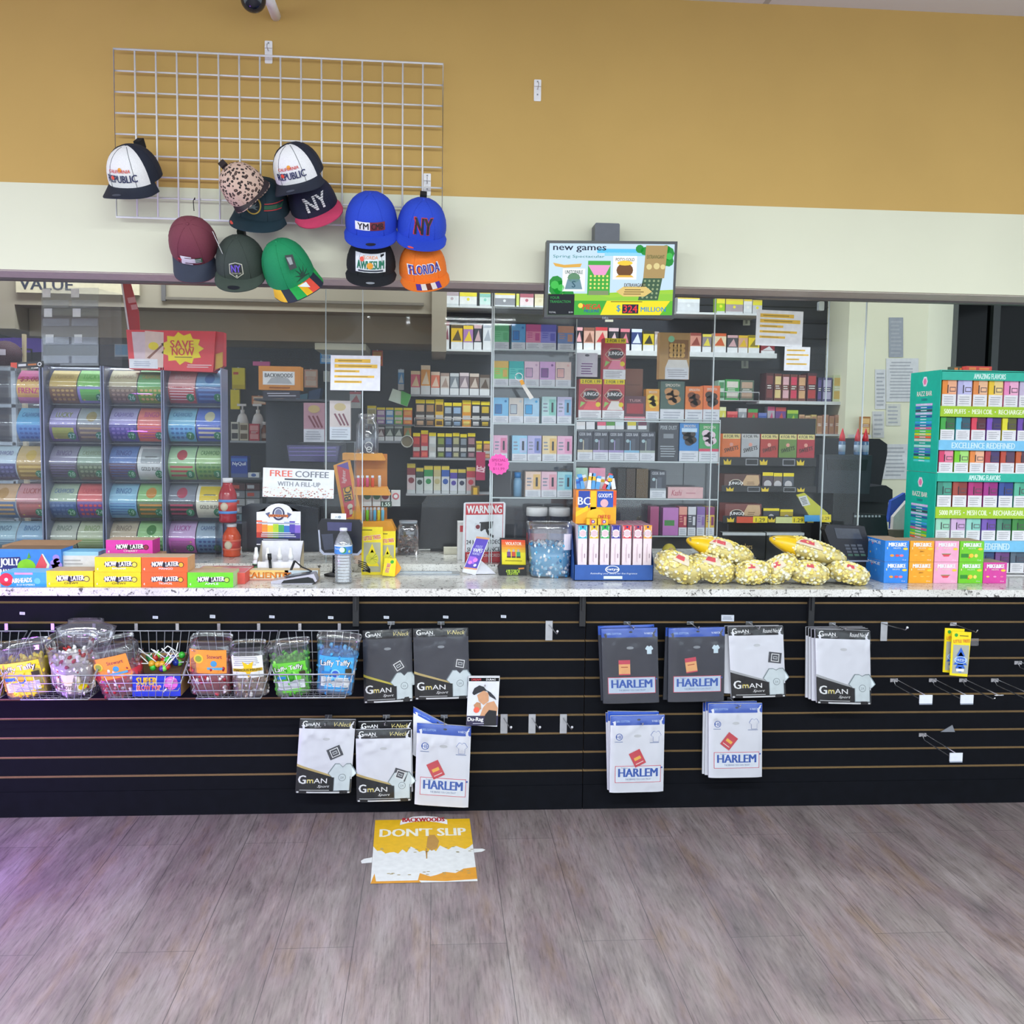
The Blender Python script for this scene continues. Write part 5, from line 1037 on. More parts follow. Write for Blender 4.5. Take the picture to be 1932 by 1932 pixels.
# --- popcorn bags
PC = [M('#FAE68C', .85, spec=.05), M('#FDF0B4', .85, spec=.05), M('#F8E07C', .85, spec=.05), M('#FFF8DC', .85, spec=.05)]; BAGF = clear('popcorn_film', (.99, .985, .96), .06, .03, rough=.1)
def popbag(label, x0, x1, yt, yb, Y, zb, roll, yend=None, pitch=10):
    xa, xb = P(x0, yb, Y).x, P(x1, yb, Y).x; Lx = (xb-xa)/2; Hz = (P((x0+x1)/2, yt, Y).z-P((x0+x1)/2, yb, Y).z)/2; Dy = .075
    a_r = math.radians(roll); cc, ss = math.cos(a_r)**2, math.sin(a_r)**2; Eh, Ew = Hz, Lx
    Lx = math.sqrt(max(Ew*Ew*.5, (Ew*Ew*cc-Eh*Eh*ss)/(cc-ss))); Hz = math.sqrt(max(Eh*Eh*.35, (Eh*Eh*cc-Ew*Ew*ss)/(cc-ss))); c = V(((xa+xb)/2, Y, zb+Eh*1.02))
    r = thing('popcorn_bag', label, 'popcorn bag', (c.x, c.y, zb), 'popcorn bags piled on the counter')
    Mt = Matrix.Translation(c) @ Matrix.Rotation(math.radians(roll), 4, 'Y')
    ca = abs(math.cos(math.radians(roll))); sa = abs(math.sin(math.radians(roll)))
    def sh(t, p, k=1):
        x = math.cos(t)*math.cos(p); y = math.sin(t)*math.cos(p); z = math.sin(p); m_ = (abs(x)**2.6+abs(y)**2.6+abs(z)**2.2)**(-1/2.4)
        w = 1-.42*max(0, -x*m_)**2 if yend else 1
        return V((Lx*x*m_*k, Dy*y*m_*k*w, Hz*.95*z*m_*k*w))
    q = MB(); core = PC[0]; i = len(q.v)
    q.grid(lambda u, v: sh(-math.pi+2*math.pi*u, -math.pi/2+math.pi*v, .93), 20, 10, core)
    for k in range(230):
        u = random.uniform(math.pi*.95, 2.05*math.pi); v = random.uniform(-1.1, 1.45); p = sh(u, v, .915)
        if yend and p.x < -Lx*.55: continue
        j = len(q.v); s = random.uniform(.007, .0105); q.blob(p, s, s*.9, s*.9, random.choice(PC), 8, 5, .1)
    q.xf(Mt); tag(q.build('popcorn', r), None, None, None, 'stuff')
    q = MB(); q.grid(lambda u, v: sh(-math.pi+2*math.pi*u, -math.pi/2+math.pi*v, 1.0)*(1+.02*math.sin(u*40)*math.sin(v*23)), 24, 12, BAGF)
    for sx in (-1, 1): q.grid(lambda u, v: V((sx*Lx*(.93+.06*u), -.02+.04*v if 0 else Dy*(v-.5)*.9, Hz*(.25*math.sin(v*9)))), 2, 6, BAGF)
    q.xf(Mt); q.build('plastic_bag', r)
    if yend:
        q = MB(); q.grid(lambda u, v: sh(math.pi-1.25+2.5*u if 0 else math.pi+(u-.5)*2.2, -1.2+2.4*v, 1.012), 12, 10, M('#F4C81E', .3)); q.xf(Mt); q.build('yellow_end', r)
    q = MB(); q.grid(lambda u, v: sh(-math.pi/2+(u-.5)*.7-.15, .35+.75*v, 1.015), 6, 4, M('#E8D8C0')); q.grid(lambda u, v: sh(-math.pi/2+(u-.5)*.4-.25, .55+.35*v, 1.03), 4, 3, M('#D8565E') if roll > -100 else YEL); q.xf(Mt); q.build('printed_label', r)
    return zb
Y1 = on(1400, 1107)+.075
popbag('popcorn bag at the left end of the pile, leaning on the incense tray', 1234, 1322, 1046, 1108, Y1+.0, za, 22)
popbag('popcorn bag second from left in the bottom row', 1290, 1388, 1050, 1106, Y1+.02, za, 12)
popbag('popcorn bag third from left in the bottom row, under the upper bag', 1382, 1452, 1062, 1107, Y1-.01, za, -6)
popbag('popcorn bag in the middle of the bottom row, standing steep', 1436, 1502, 1050, 1105, Y1+.01, za, -28)
popbag('popcorn bag second from right in the bottom row', 1486, 1560, 1064, 1109, Y1-.01, za, 8)
popbag('popcorn bag at the right end of the pile', 1558, 1636, 1066, 1110, Y1-.012, za, 14)
popbag('upper left popcorn bag with solid yellow end lying on the others', 1294, 1422, 1020, 1076, Y1+.06, za+.07, 16, True)
popbag('upper right popcorn bag with solid yellow end lying on the others', 1450, 1596, 1024, 1084, Y1+.06, za+.065, 16, True)
# --- black pin pad at the right
Yt = Y1+.2
r = thing('pin_pad', 'black keypad terminal tilted on a stand behind the popcorn bags', 'payment terminal', tuple(P(1600, 1085, Yt)))
q = MB(); pxprism(q, [(1560, 990), (1631, 993), (1648, 1056), (1576, 1056), (1556, 1000)], Yt, .05, M('#20222A', .3)); q.build('case', r)
q = MB(); pxprism(q, [(1574, 996), (1620, 998), (1627, 1017), (1579, 1016)], Yt-.002, .003, M('#4A4E58', .12)); q.build('screen', r)
for i_ in range(4):
    for j_ in range(3):
        q = MB(); x, y = 1593+j_*12+i_*2.2, 1027+i_*6; pxprism(q, [(x, y), (x+9, y+.3), (x+10, y+4.3), (x+1, y+4)], Yt-.002, .003, M('#5A5F6A') if i_ < 3 else M('#4A6A5A')); q.build('key', r)
q = MB(); a = P(1578, 1056, Yt); c = P(1648, 1056, Yt); q.prism([(a.x+.02, za), (c.x-.01, za), (c.x-.02, a.z+.005), (a.x+.03, a.z+.005)], Yt+.01, Yt+.06, BLACK); q.build('stand', r)
q = MB(); pxprism(q, [(1577, 1057), (1650, 1057), (1652, 1060), (1578, 1060)], Yt-.003, .04, M('#B8BCC8', .3, .5)); q.build('silver_edge', r)
# --- fruit candy cartons at the right
def mike(body, kind):
    def d(f):
        f.text('MIKE&IKE', .52, .82, .17, WHITE, 2, .74, .1); f.ell(.85, .62, .06, M('#F2D03A'), 2, 12, 2); f.rect(.08, .6, .12, .7, M('#E8E09A'), 2)
        f.text('FRUITS', .5, .65, .06, M('#F0F0D8'), 2, .3)
        if kind == 'b': [f.ell(u, .3, .06, M(h), 2, 10, 1.7) for u, h in ((.3, '#F0A03A'), (.52, '#E04A5A'), (.7, '#F07A9A'))]
        if kind == 'o': [f.ell(u, .32, .03, M('#F8C050'), 2, 10, 3) for u in (.25, .55, .8)]; f.text('ZERO', .5, .5, .06, M('#7A4A12'), 2)
        if kind == 'p': f.poly([(.3, .38), (.66, .38), (.58, .26), (.38, .26)], M('#E04A5A'), 2); f.poly([(.28, .4), (.68, .4), (.66, .37), (.3, .37)], M('#5AA050'), 3)
        if kind == 'g': f.rect(.06, .22, .36, .4, M('#2E8A2A'), 2); f.ell(.48, .31, .1, M('#F2C83A'), 3, 12, 1.2); f.ell(.68, .31, .09, M('#E8D86A'), 3); f.ell(.4, .22, .04, M('#E05A3A'), 3)
        if kind == 'm': [f.ell(u, .32, .04, M(h), 2, 10, 2) for u, h in ((.2, '#F0D05A'), (.5, '#F0A0D0'), (.8, '#F07AA0'))]
        f.text('12 oz', .82, .1, .06, M('#F0F0F0'), 2)
    return d
Yq = on(1780, 1100.5)
gM = 'fruit candy cartons at the right end of the counter'
h1 = P(1780, 1061, Yq).z-P(1780, 1100.5, Yq).z
for nm, hx_, kd, x0, x1, two in (('blue', '#2E86E4', 'b', 1667, 1712, 1), ('orange', '#F4A41E', 'o', 1714, 1759, 1), ('pink', '#F2A8C8', 'p', 1761, 1806, 1), ('lime green', '#72CC1E', 'g', 1808, 1853, 1), ('magenta', '#D83E9E', 'm', 1854, 1898, 0)):
    for k in range(1+two):
        sd_ = ('l', lambda f: (f.ell(.3, .3, .05, M('#F2C03A'), 1), f.ell(.6, .5, .06, M('#7AB8F4'), 1), f.ell(.4, .75, .05, M('#E86A8A'), 1), f.text('MIKE', .5, .85, .12, WHITE, 2, .6, .08))) if nm == 'blue' else None
        carton('candy_carton', ('%s fruit candy carton, %s of its stack' % (nm, ('lower', 'upper')[k])) if two else 'magenta fruit candy carton standing alone at the right end', 'candy carton', x0, x1, 1061, 1100, Yq+(.004 if k else 0), .2 if nm == 'blue' else .13, M(hx_, .4), mike(hx_, kd), gM, za+k*(h1+.0005), M('#B09078'), zt=za+k*(h1+.0005)+h1, sd=sd_)
# ================================================================ glass, and what stands right behind it
def pane(label, xa, xb, Y, edges='lr', clip=None):
    a, c = P(xa, 800, Y), P(xb, 800, Y); zt = 2.22
    r = thing('glass_panel', label, 'glass panel', ((a.x+c.x)/2, Y, ZI), 'glass panels over the counter')
    q = MB(); q.face([(a.x, Y, ZI+.001), (c.x, Y, ZI+.001), (c.x, Y, zt), (a.x, Y, zt)], GLASS); q.build('pane', r)
    for e in edges:
        x = a.x if e == 'l' else c.x; q = MB(); q.box(x-.002, x+.002, Y-.004, Y+.004, ZI+.001, zt, EDGE); q.build('polished_edge', r)
    if clip: q = MB(); p = P(*clip, Y); q.rbox(p.x-.012, p.x+.012, Y-.014, Y+.01, p.z-.02, p.z+.02, M('#C4CCD0', .25, .4), .005); q.build('clip', r)
pane('wide glass panel in front of the lottery towers at the left', -90, 684, YG, 'r')
pane('glass panel over the cash tray between lottery towers and vape case', 615, 926, YG+.02, 'lr')
pane('glass panel in front of the pastel vape boxes and flavour packs', 930, 1343, YG, 'lr')
pane('glass panel bearing two highlighted papers, before the crown rack', 1338, 1556, YG+.02, 'r', (1548, 578))
pane('narrow glass panel at the right end, before the office chair', 1553, 1626, YG, 'r')
YN = YG-.012
def notice(label, TL, TR, BL, n, name='paper_notice', hl='#EFC24A'):
    q = MB(); TLx, BR = TL, (BL[0]+TR[0]-TL[0], BL[1]+TR[1]-TL[1]); pxprism(q, [TL, TR, BR, BL], YN, .0015, PAPER); f = FQ(q, YN, TL, TR, BL); f.flat = True
    for k in range(n):
        v = .86-k*.76/n; w = (.72, .86, .5, .8, .55)[k % 5]; h = .065 if k < 2 and n > 4 else .04
        f.rect(.08, v-h, .08+w, v+h*.6, M(hl), 1); f.lines(.1, v-h*.7, .06+w, v+h*.4, 1, M('#A88A3A'), 2)
    tag(q.build(name, o=P(*BL, YN)), label, 'notice', 'paper notices taped to the glass')
notice('white notice with orange highlighted lines beside the cigar packs, left half', (624, 670), (718, 671.5), (623, 736), 5)
notice('larger white notice with orange lines taped to the right glass', (1428, 584), (1516, 588), (1425, 651), 5)
notice('small white notice with orange lines below the larger right notice', (1481, 654), (1529, 655), (1479, 699), 4)
q = MB(); pxprism(q, [(496.5, 882), (630.5, 887), (629.5, 941), (495, 937)], YN, .002, PAPER); f = FQ(q, YN, (496.5, 882), (630.5, 887), (495, 937)); f.flat = True
f.text('FREE', .255, .82, .2, M('#E87060'), 2, .31, .05); f.text('COFFEE', .69, .82, .2, M('#7E838E'), 2, .47, .05); f.lines(.3, .58, .72, .68, 1, M('#3A3E4A'), 2, fill=.5); f.text('WITH A FILL-UP', .51, .47, .15, M('#8E929C'), 2, .6, .04)
for k in range(120):
    u = random.random(); v = random.random()**1.5*.34; f.ell(u, min(v+.015, .33), random.uniform(.012, .026), M(random.choice(('#D8A89C', '#E4BEB2', '#C9948A', '#EBD2CA'))), 1, 6, 1.5)
tag(q.build('coffee_sign', o=P(495, 937, YN)), 'white sign taped to the glass reading FREE COFFEE WITH A FILL-UP', 'sign')
q = MB(); a = P(941, 876, YN); f = Fc(q, (a.x-.05, YN, a.z-.05), .1, .1); f.star(.5, .5, .47, M('#F45AB4', .5), 1, 14, .9); f.star(.5, .5, .47, M('#F45AB4', .5), -1, 14, .9); f.text('SPECIAL', .5, .68, .11, M('#B81E7A'), 2, .6, .04); f.text('3 for', .5, .5, .12, M('#B81E7A'), 2, None, .03); f.text('$11.99', .5, .3, .12, M('#B81E7A'), 2, .5, .03)
tag(q.build('starburst_sign', o=a), 'pink starburst price sign on the glass below the pastel boxes', 'sign')
# keys on an orange tag
r = thing('key_tag', 'white key ring with orange clip and long clear strap hanging on the glass', 'key ring', tuple(P(985, 712, YN-.005)))
q = MB(); a = P(979, 711, YN-.005); q.tube([a+V((.016*math.cos(t*.5236), 0, .016*math.sin(t*.5236))) for t in range(12)], .002, WHITE, 5, True); q.build('ring', r)
q = MB(); pxprism(q, [(980, 718), (986, 716), (990, 724), (984, 727)], YN-.008, .006, M('#F0A83A')); q.build('clip', r)
q = MB(); pxprism(q, [(984, 727), (990, 725), (1007, 750), (1000, 754)], YN-.007, .003, M('#D8D4CC', .4)); q.build('strap', r)
# ---- lottery ticket towers
YL = 4.62
def badge(f, n, u, v):
    if n: f.ell(u, v, .12, M('#1E8A5A', .4), 4, 14); f.text(str(n), u, v, .13, M('#BFF0D8'), 5, None, .03)
def ticket(label, x0, x1, yt, yb, top, bot, acc, n, sty, deco=None):
    a, c = P(x0, yb, YL), P(x1, yb, YL); zt = a.z+P(x0, yt, YL).z-P(x0, yb, YL).z
    q = MB(); Wd, Hd = c.x-a.x, zt-a.z
    fn = lambda u, v, l: V((a.x+Wd*u, YL+.02+.055*(2*v-.9)**2-l, a.z+Hd*v))
    f = Fc(q, fn=fn, W=Wd, H=Hd, eps=.0006)
    f.rect(0, 0, 1, 1, M(top), 0, (2, 10)); f.rect(0, 0, 1, .5, M(bot), 1, (2, 6)); A = M(acc)
    if sty == 'g':
        for i in range(5):
            for j in range(3): f.ell(.16+i*.17, .12+j*.13, .04, A, 2, 6, 1.4)
        f.text('CASHWORD', .5, .8, .12, A, 2, .7, .02)
    elif sty == 's':
        for j in range(3): f.rect(.08, .1+j*.13, .92, .16+j*.13, A, 2, (2, 2))
        f.ell(.5, .74, .15, A, 2, 14)
    elif sty == 'w':
        f.rect(.12, .52, .88, .92, A, 2, (2, 4)); f.poly([(.15, .5), (.85, .5), (.72, .7), (.28, .7)], M('#5E6468'), 3); f.text('GOLD RUSH', .5, .33, .11, M('#2A2A22'), 3, .7, .03)
    elif sty == 'd':
        f.rect(.1, .08, .9, .42, A, 2, (2, 4)); f.poly([(.15, .1), (.2, .07), (.88, .36), (.84, .4)], M('#D8B84A'), 3); f.text('LUCKY', .5, .8, .14, A, 2, .6, .03)
    elif sty == 'l':
        for j in range(5): f.rect(.05, .1+j*.08, .95, .13+j*.08, A, 2, (2, 1))
        f.text('BINGO', .5, .8, .14, A, 2, .55, .03)
    if deco: deco(f)
    badge(f, n, .8, .17)
    tag(q.build('lottery_ticket', o=(a.x, YL, a.z)), label, 'lottery ticket', 'lottery tickets in the clear towers')
def fr(f): f.rect(0, .72, 1, 1, M('#C83A8A'), 3, (1, 3)); f.text('$3.00', .45, .72, .16, M('#A82A4A'), 4, .68, .05); f.text('FRENZY', .5, .38, .16, M('#D23A7A'), 4, .85, .05); f.rect(0, 0, 1, .18, M('#D88AA8'), 3, (1, 2))
XC = {'0a': (-24, 26), '0b': (28, 80), '1a': (90, 141), '1b': (143, 194), '2a': (203, 255), '2b': (257, 307), '3a': (315, 366), '3b': (368, 418)}
RY = [(697, 760), (769, 833), (842, 906), (914, 979), (986, 1046)]
TK = [{'0b': ('#F0C87A', '#E8B85A', '#D8A04A', 0, '', 'pink and gold FRENZY', fr), '1a': ('#D8BC6A', '#7A5A2E', '#B89A4A', 0, 'g', 'gold and brown'), '1b': ('#8AD06A', '#8A8AC8', '#5FBF4A', 21, 'd', 'green and lilac'), '2a': ('#D4CCA8', '#7E6E58', '#A8967A', 26, 'g', 'cream and brown'), '2b': ('#8AD090', '#6FA82A', '#E0C070', 11, 'g', 'bright green'), '3a': ('#F0B8B8', '#C0424A', '#F0D8D8', 6, 'l', 'pink and red'), '3b': ('#86BCE8', '#3E5A98', '#5A8ACC', 1, 's', 'pale and dark blue')},
      {'0b': ('#6AB4DC', '#4A8EC8', '#2E6AA8', 0, 'g', 'sky blue'), '1a': ('#B8B4E0', '#6A5A88', '#9AA83A', 27, 'd', 'lilac and olive'), '1b': ('#AEB8BC', '#6A625A', '#A89A6A', 22, 's', 'grey and brown'), '2a': ('#BDB8E8', '#4A3E98', '#7A6ABA', 17, 'g', 'purple'), '2b': ('#F08A84', '#F0705A', '#C84A9A', 12, 'l', 'coral pink'), '3a': ('#8ECCE8', '#66B4E0', '#3A7AB0', 7, 'g', 'turquoise blue'), '3b': ('#6A8AE0', '#3A55B8', '#D8D4B0', 2, 's', 'royal blue, cream disc')},
      {'0a': ('#CDE0EC', '#3E3E78', '#6A6AA8', 0, 'g', 'white and navy'), '0b': ('#D8BC84', '#A8842E', '#D8B85A', 32, 's', 'gold'), '1a': ('#9A98B0', '#4E4458', '#6A5E88', 28, 'l', 'grey and plum'), '1b': ('#A8C0AC', '#5A6A50', '#8A9A7A', 23, 'g', 'sage green'), '2a': ('#6A8AC8', '#5A3E5E', '#4A5A9A', 18, 'l', 'blue and plum'), '2b': ('#ECEEF0', '#E6E8EA', '#A8B0B4', 13, 'w', 'white money bag'), '3a': ('#BEE4B8', '#8CBE7A', '#C0444E', 8, 's', 'pale green and red'), '3b': ('#B8DCA0', '#6A9A4A', '#3E7A3A', 3, 'g', 'leaf green')},
      {'0a': ('#E0B890', '#3E5A88', '#C89A5A', 0, 's', 'peach and blue'), '0b': ('#D898A0', '#8E3A44', '#B85A5A', 33, 'd', 'pink and maroon'), '1a': ('#BED0B8', '#3A5E98', '#5A7AB0', 29, 'g', 'pale green and blue'), '1b': ('#F0787A', '#6A3E9A', '#D84A5A', 24, 'g', 'red and purple'), '2a': ('#9CD0EC', '#7AB4DC', '#4A7AB8', 19, 'l', 'pale blue'), '2b': ('#9AD08A', '#4E6A34', '#D8902E', 14, 's', 'green and orange'), '3a': ('#8A90A0', '#22242E', '#B83A5A', 9, 's', 'black and crimson'), '3b': ('#ECECEA', '#E8E4D0', '#F0D02A', 4, 'w', 'white and yellow pot')},
      {'0a': ('#A8C8D8', '#8AA8BC', '#5A7A98', 0, 'l', 'grey blue'), '0b': ('#9ABCD8', '#6A98C0', '#4A7AA8', 34, 'l', 'steel blue'), '1a': ('#C8CCC0', '#A8AC98', '#7A8A7A', 0, 'l', 'pale grey'), '1b': ('#CCD4B8', '#B8C49A', '#8AA86A', 0, 'l', 'pale sage'), '2a': ('#D0C0A8', '#B8A890', '#8A7A6A', 0, 'l', 'tan'), '2b': ('#A8D898', '#86C07A', '#4A8A4A', 0, 's', 'light green'), '3a': ('#D8B8E4', '#D86AC8', '#B85AA8', 10, 'd', 'pink and lilac'), '3b': ('#A8BCD0', '#5E88B4', '#2E4E88', 5, 'g', 'slate blue')}]
rw = ('top', 'second', 'third', 'fourth', 'bottom')
for ri, row in enumerate(TK):
    for cc, d in row.items():
        ticket('%s lottery ticket in the %s row, %s tower, %s half' % (d[5], rw[ri], ('leftmost', 'second', 'third', 'rightmost')[int(cc[0])], 'left' if cc[1] == 'a' else 'right'), *XC[cc], *RY[ri], *d[:5], d[6] if len(d) > 6 else None)
for k in range(4):
    xa, xb = P(XC['%da' % k][0]-2, 900, YL).x, P(XC['%db' % k][1]+2, 900, YL).x; zt = P(150, 690, YL).z
    r = thing('ticket_dispenser', 'clear acrylic lottery ticket tower, %s of four at the left' % ('leftmost', 'second', 'third', 'rightmost')[k], 'ticket dispenser', ((xa+xb)/2, YL, ZI), 'clear lottery towers')
    q = MB(); q.box(xa, xb, YL+.115, YL+.12, ZI, zt, M('#8C92AA', .4) if k else ACRYL); q.build('back_panel', r)
    for x in (xa, xb): q = MB(); q.box(x-.0025, x+.0025, YL-.02, YL+.12, ZI, zt, M('#7E84A2', .25)); q.build('side_panel', r)
    for y0, y1 in RY:
        z0, z1 = P(150, y1+3, YL).z, P(150, y0-5, YL).z; q = MB(); q.grid(lambda u, v: V((xa+.003+(xb-xa-.006)*u, YL-.004+.06*(2*v-.9)**2, z0+(z1-z0)*v)), 1, 14, ACRYL); q.build('bin_cover', r)
        q = MB(); q.box(xa+.003, xb-.003, YL+.03, YL+.114, z0-.002, z0+.001, ACRYL); q.build('bin_floor', r)
q = MB(); pxprism(q, [(32, 684), (81, 681), (81, 693), (32, 695)], YL-.02, .01, M('#1C1A20')); pxprism(q, [(20, 684), (32, 684), (32, 695), (20, 692)], YL-.02, .01, M('#D8452E')); f = FQ(q, YL-.02, (32, 684), (81, 681), (32, 695)); f.flat = True; f.rect(.05, .3, .35, .7, M('#D8D8DC'), 1); f.rect(.42, .35, .75, .65, M('#B86A2E'), 1); f.ell(.87, .5, .35, WHITE, 1); f.ell(.87, .5, .22, BLACK, 2)
tag(q.build('header_strip', o=P(50, 693, YL)), 'black and red strip on top of the leftmost lottery tower', 'sign')
# clear pocket rack above
YK = 4.70
r = thing('pocket_rack', 'empty clear acrylic pocket rack with white stickers above the lottery towers', 'rack', tuple(P(145, 690, YK)))
def px4(mb, x0, y0, x1, y1, Y, m, d=.002): pxprism(mb, [(x0, y0), (x1, y0), (x1, y1), (x0, y1)], Y, d, m)
SMK = clear('smoky_acrylic', (.9, .91, .95), .06, .07, (.72, .74, .82))
q = MB(); px4(q, 78, 543, 186, 690, YK, SMK); q.build('back_plate', r)
q = MB(); a, c = P(186, 545, YK), P(210, 690, YK+.08); q.face([(a.x, YK, c.z), (a.x+.05, YK+.16, c.z), (a.x+.05, YK+.16, a.z), (a.x, YK, a.z)], SMK); q.build('side_plate', r)
for i in range(2):
    for j in range(4):
        q = MB(); px4(q, 81+i*54, 566+j*35, 130+i*54, 580+j*35, YK-.02, SMK); q.build('pocket', r)
        if (i, j) in ((0, 0), (1, 0), (0, 1), (1, 1), (0, 2), (1, 2)):
            y = (545, 582, 631)[j]; q = MB(); px4(q, 80+i*54+j*3, y, 95+i*54+j*3, y+16, YK-.004, PAPER); q.build('sticker', r)
# red price box
YX = 4.60
r = thing('price_header', 'red box sign reading SAVE NOW in a yellow burst, over the lottery towers', 'sign', tuple(P(330, 700, YX)))
q = MB(); pxprism(q, [(238, 622), (406, 625), (402, 702), (244, 696)], YX, .1, M('#E23E4A')); q.build('box', r)
q = MB(); f = FQ(q, YX, (238, 622), (406, 625), (241, 697)); f.flat = True
f.rect(.02, .03, .34, .27, PAPER, 3); f.lines(.06, .08, .3, .22, 3, M('#AEB6CC'), 4); f.poly([(.08, .25), (.06, .95), (.22, .95), (.22, .25)], M('#DCC4CC'), 1); f.poly([(.2, .06), (.21, .98), (.42, .95), (.4, .06)], M('#E4C8BE'), 2); f.ell(.3, .6, .1, YEL, 3, 14, 1.3); f.poly([(.22, .3), (.4, .66), (.4, .6), (.25, .28)], M('#8A5A4A'), 3)
f.star(.62, .55, .42, YEL, 2, 11, .78, 1.3); f.text('SAVE', .62, .66, .18, M('#D8402E'), 4, .26, .06); f.text('NOW', .63, .47, .18, M('#D8402E'), 4, .25, .06); f.lines(.52, .3, .74, .36, 1, M('#8A6A12'), 4); f.lines(.66, .06, .98, .16, 2, M('#F4DADA'), 3); q.build('printed_front', r)
q = MB(); pxprism(q, [(406, 625), (422, 627), (422, 690), (402, 702)], YX+.02, .06, M('#C83A48')); pxprism(q, [(407, 668), (420, 664), (420, 692), (406, 697)], YX+.016, .004, M('#C8A03A')); q.build('side_flap', r)
q = MB(); pxprism(q, [(228, 530), (236, 527), (247, 536), (262, 588), (264, 624), (243, 622)], YX+.05, .004, M('#A82E3A')); pxprism(q, [(228, 534), (231, 533), (244, 622), (241, 622)], YX+.047, .003, M('#D8D4DC')); f = FQ(q, YX+.05, (240, 562), (254, 560), (246, 585)); f.flat = True; f.rect(0, .55, 1, 1, M('#C88A92'), 1); f.rect(.2, 0, 1, .4, M('#C88A92'), 1); q.build('tall_card', r)
# ---- things on the inner counter
zi = ZI+.0006
def ic(x, y): return PZ(x, y, ZI).y
q0 = P(431, 985, 4.60); ZR = q0.z
q = MB(); xa, xb = P(410, 985, 4.60).x, P(462, 985, 4.60).x; q.box(xa, xb, 4.555, 4.645, ZR-.004, ZR-.0005, ACRYL); q.box(xa, xa+.003, 4.555, 4.645, zi, ZR-.004, ACRYL); q.box(xb-.003, xb, 4.555, 4.645, zi, ZR-.004, ACRYL)
tag(q.build('riser', o=(q0.x, 4.6, zi)), 'clear acrylic riser carrying the red drink bottle beside the lottery towers', 'riser')
for nm, x, Y, z0, yt, col, lc in (('red', 430, 4.60, ZR, 902, '#A81E2E', '#5A94DC'), ('orange', 437, 4.60, zi, 984, '#D8502A', '#E8705A')):
    p = P(x, 985, Y); H = P(x, yt, Y).z-z0 if nm == 'red' else ZR-.006-z0; R = .04
    r = thing('drink_bottle', nm+' sports drink bottle '+('standing on the clear riser beside the lottery towers' if nm == 'red' else 'under the red one beside the lottery towers'), 'bottle', (p.x, Y, z0), 'drink bottles beside the lottery towers')
    q = MB(); q.lathe([(R*.9, 0), (R, H*.05), (R*.92, H*.12), (R, H*.2), (R*.96, H*.36), (R*1.0, H*.5), (R*1.0, H*.62), (R*.8, H*.74), (R*.55, H*.84), (R*.5, H*.9)], (p.x, Y, z0), M(col, .15), 20); q.build('bottle', r)
    q = MB(); q.lathe([(R*1.01, H*.2), (R*.99, H*.36), (R*1.01, H*.5)], (p.x, Y, z0), M('#C83A34', .4), 20); q.lathe([(R*1.02, H*.2), (R*1.01, H*.26)], (p.x, Y, z0), M(lc), 20); q.lathe([(R*1.01, H*.46), (R*1.03, H*.52)], (p.x, Y, z0), M(lc), 20); q.blob((p.x-.008, Y-R*.92, z0+H*.36), .018, .012, .02, M('#D8C8B0'), 10, 6); q.build('label', r)
    q = MB(); q.lathe([(R*.55, H*.9), (R*.55, H)], (p.x, Y, z0), M('#E8E4EA'), 18); q.build('cap', r)
# warning sign
YWn = 4.425
r = thing('warning_sign', 'white and red sign reading WARNING 24 HOUR VIDEO SURVEILLANCE on the counter', 'sign', tuple(P(913, 1066, YWn)))
q = MB(); pxprism(q, [(875, 950), (878, 948), (951, 947), (954, 950), (951, 1064), (948, 1067), (875, 1064), (872, 1060)], YWn, .004, M('#E8EAF0', .4)); wp_ = q.build('panel', r)
q = MB(); f = FQ(q, YWn, (875, 948), (953, 947), (873, 1065)); f.flat = True; RR = M('#C8323E'); f.rect(.06, .8, .95, .97, RR, 1); f.text('WARNING', .5, .885, .12, WHITE, 2, .84, .06); f.frame(.05, .02, .96, .98, .008, RR, 1)
f.poly([(.28, .58), (.4, .68), (.72, .69), (.7, .58), (.5, .56), (.44, .53)], BLACK, 2); f.poly([(.27, .56), (.41, .54), (.42, .66), (.28, .67)], M('#D8DAE0'), 3); f.ell(.35, .605, .035, M('#7A1E2A'), 4); f.poly([(.54, .58), (.6, .57), (.64, .5), (.74, .46), (.73, .42), (.6, .47), (.55, .53)], BLACK, 2)
f.text('24 HOUR VIDEO', .5, .36, .065, M('#2E323E'), 2, .84, .04); f.text('SURVEILLANCE', .5, .24, .065, M('#2E323E'), 2, .8, .04); f.rect(.05, .02, .96, .2, RR, 1); f.text('PREMISES MONITORED', .5, .14, .05, M('#E8D0D4'), 2, .8, .03); q.build('printed_front', wp_)
def ibox(name, label, cat, x0, x1, yt, yb, Y, dep, m, deco=None, group=None, top=None): return carton(name, label, cat, x0, x1, yt, yb, Y, dep, m, deco, group, zi, top, zt=P((x0+x1)/2, yt, Y).z)
ibox('white_box', 'white box with red corner standing behind the WARNING sign', 'box', 863, 884, 986, 1060, 4.50, .1, M('#E0DCDC'), lambda f: f.rect(.2, .75, .8, .92, M('#C8323E'), 1))
ibox('green_can', 'lime green can half hidden behind the purple flyer', 'can', 914, 936, 1032, 1054, 4.46, .05, M('#9AC83A', .3))
ibox('eraser_block', 'beige block lying on the inner counter near the WARNING sign', 'block', 837, 868, 1034, 1046, 4.7, .06, M('#CFC9B6'))
ibox('green_leaf_box', 'mint tin corner behind the lighter stand', 'tin', 938, 946, 1008, 1060, 4.46, .04, M('#D8A890')) if 0 else None
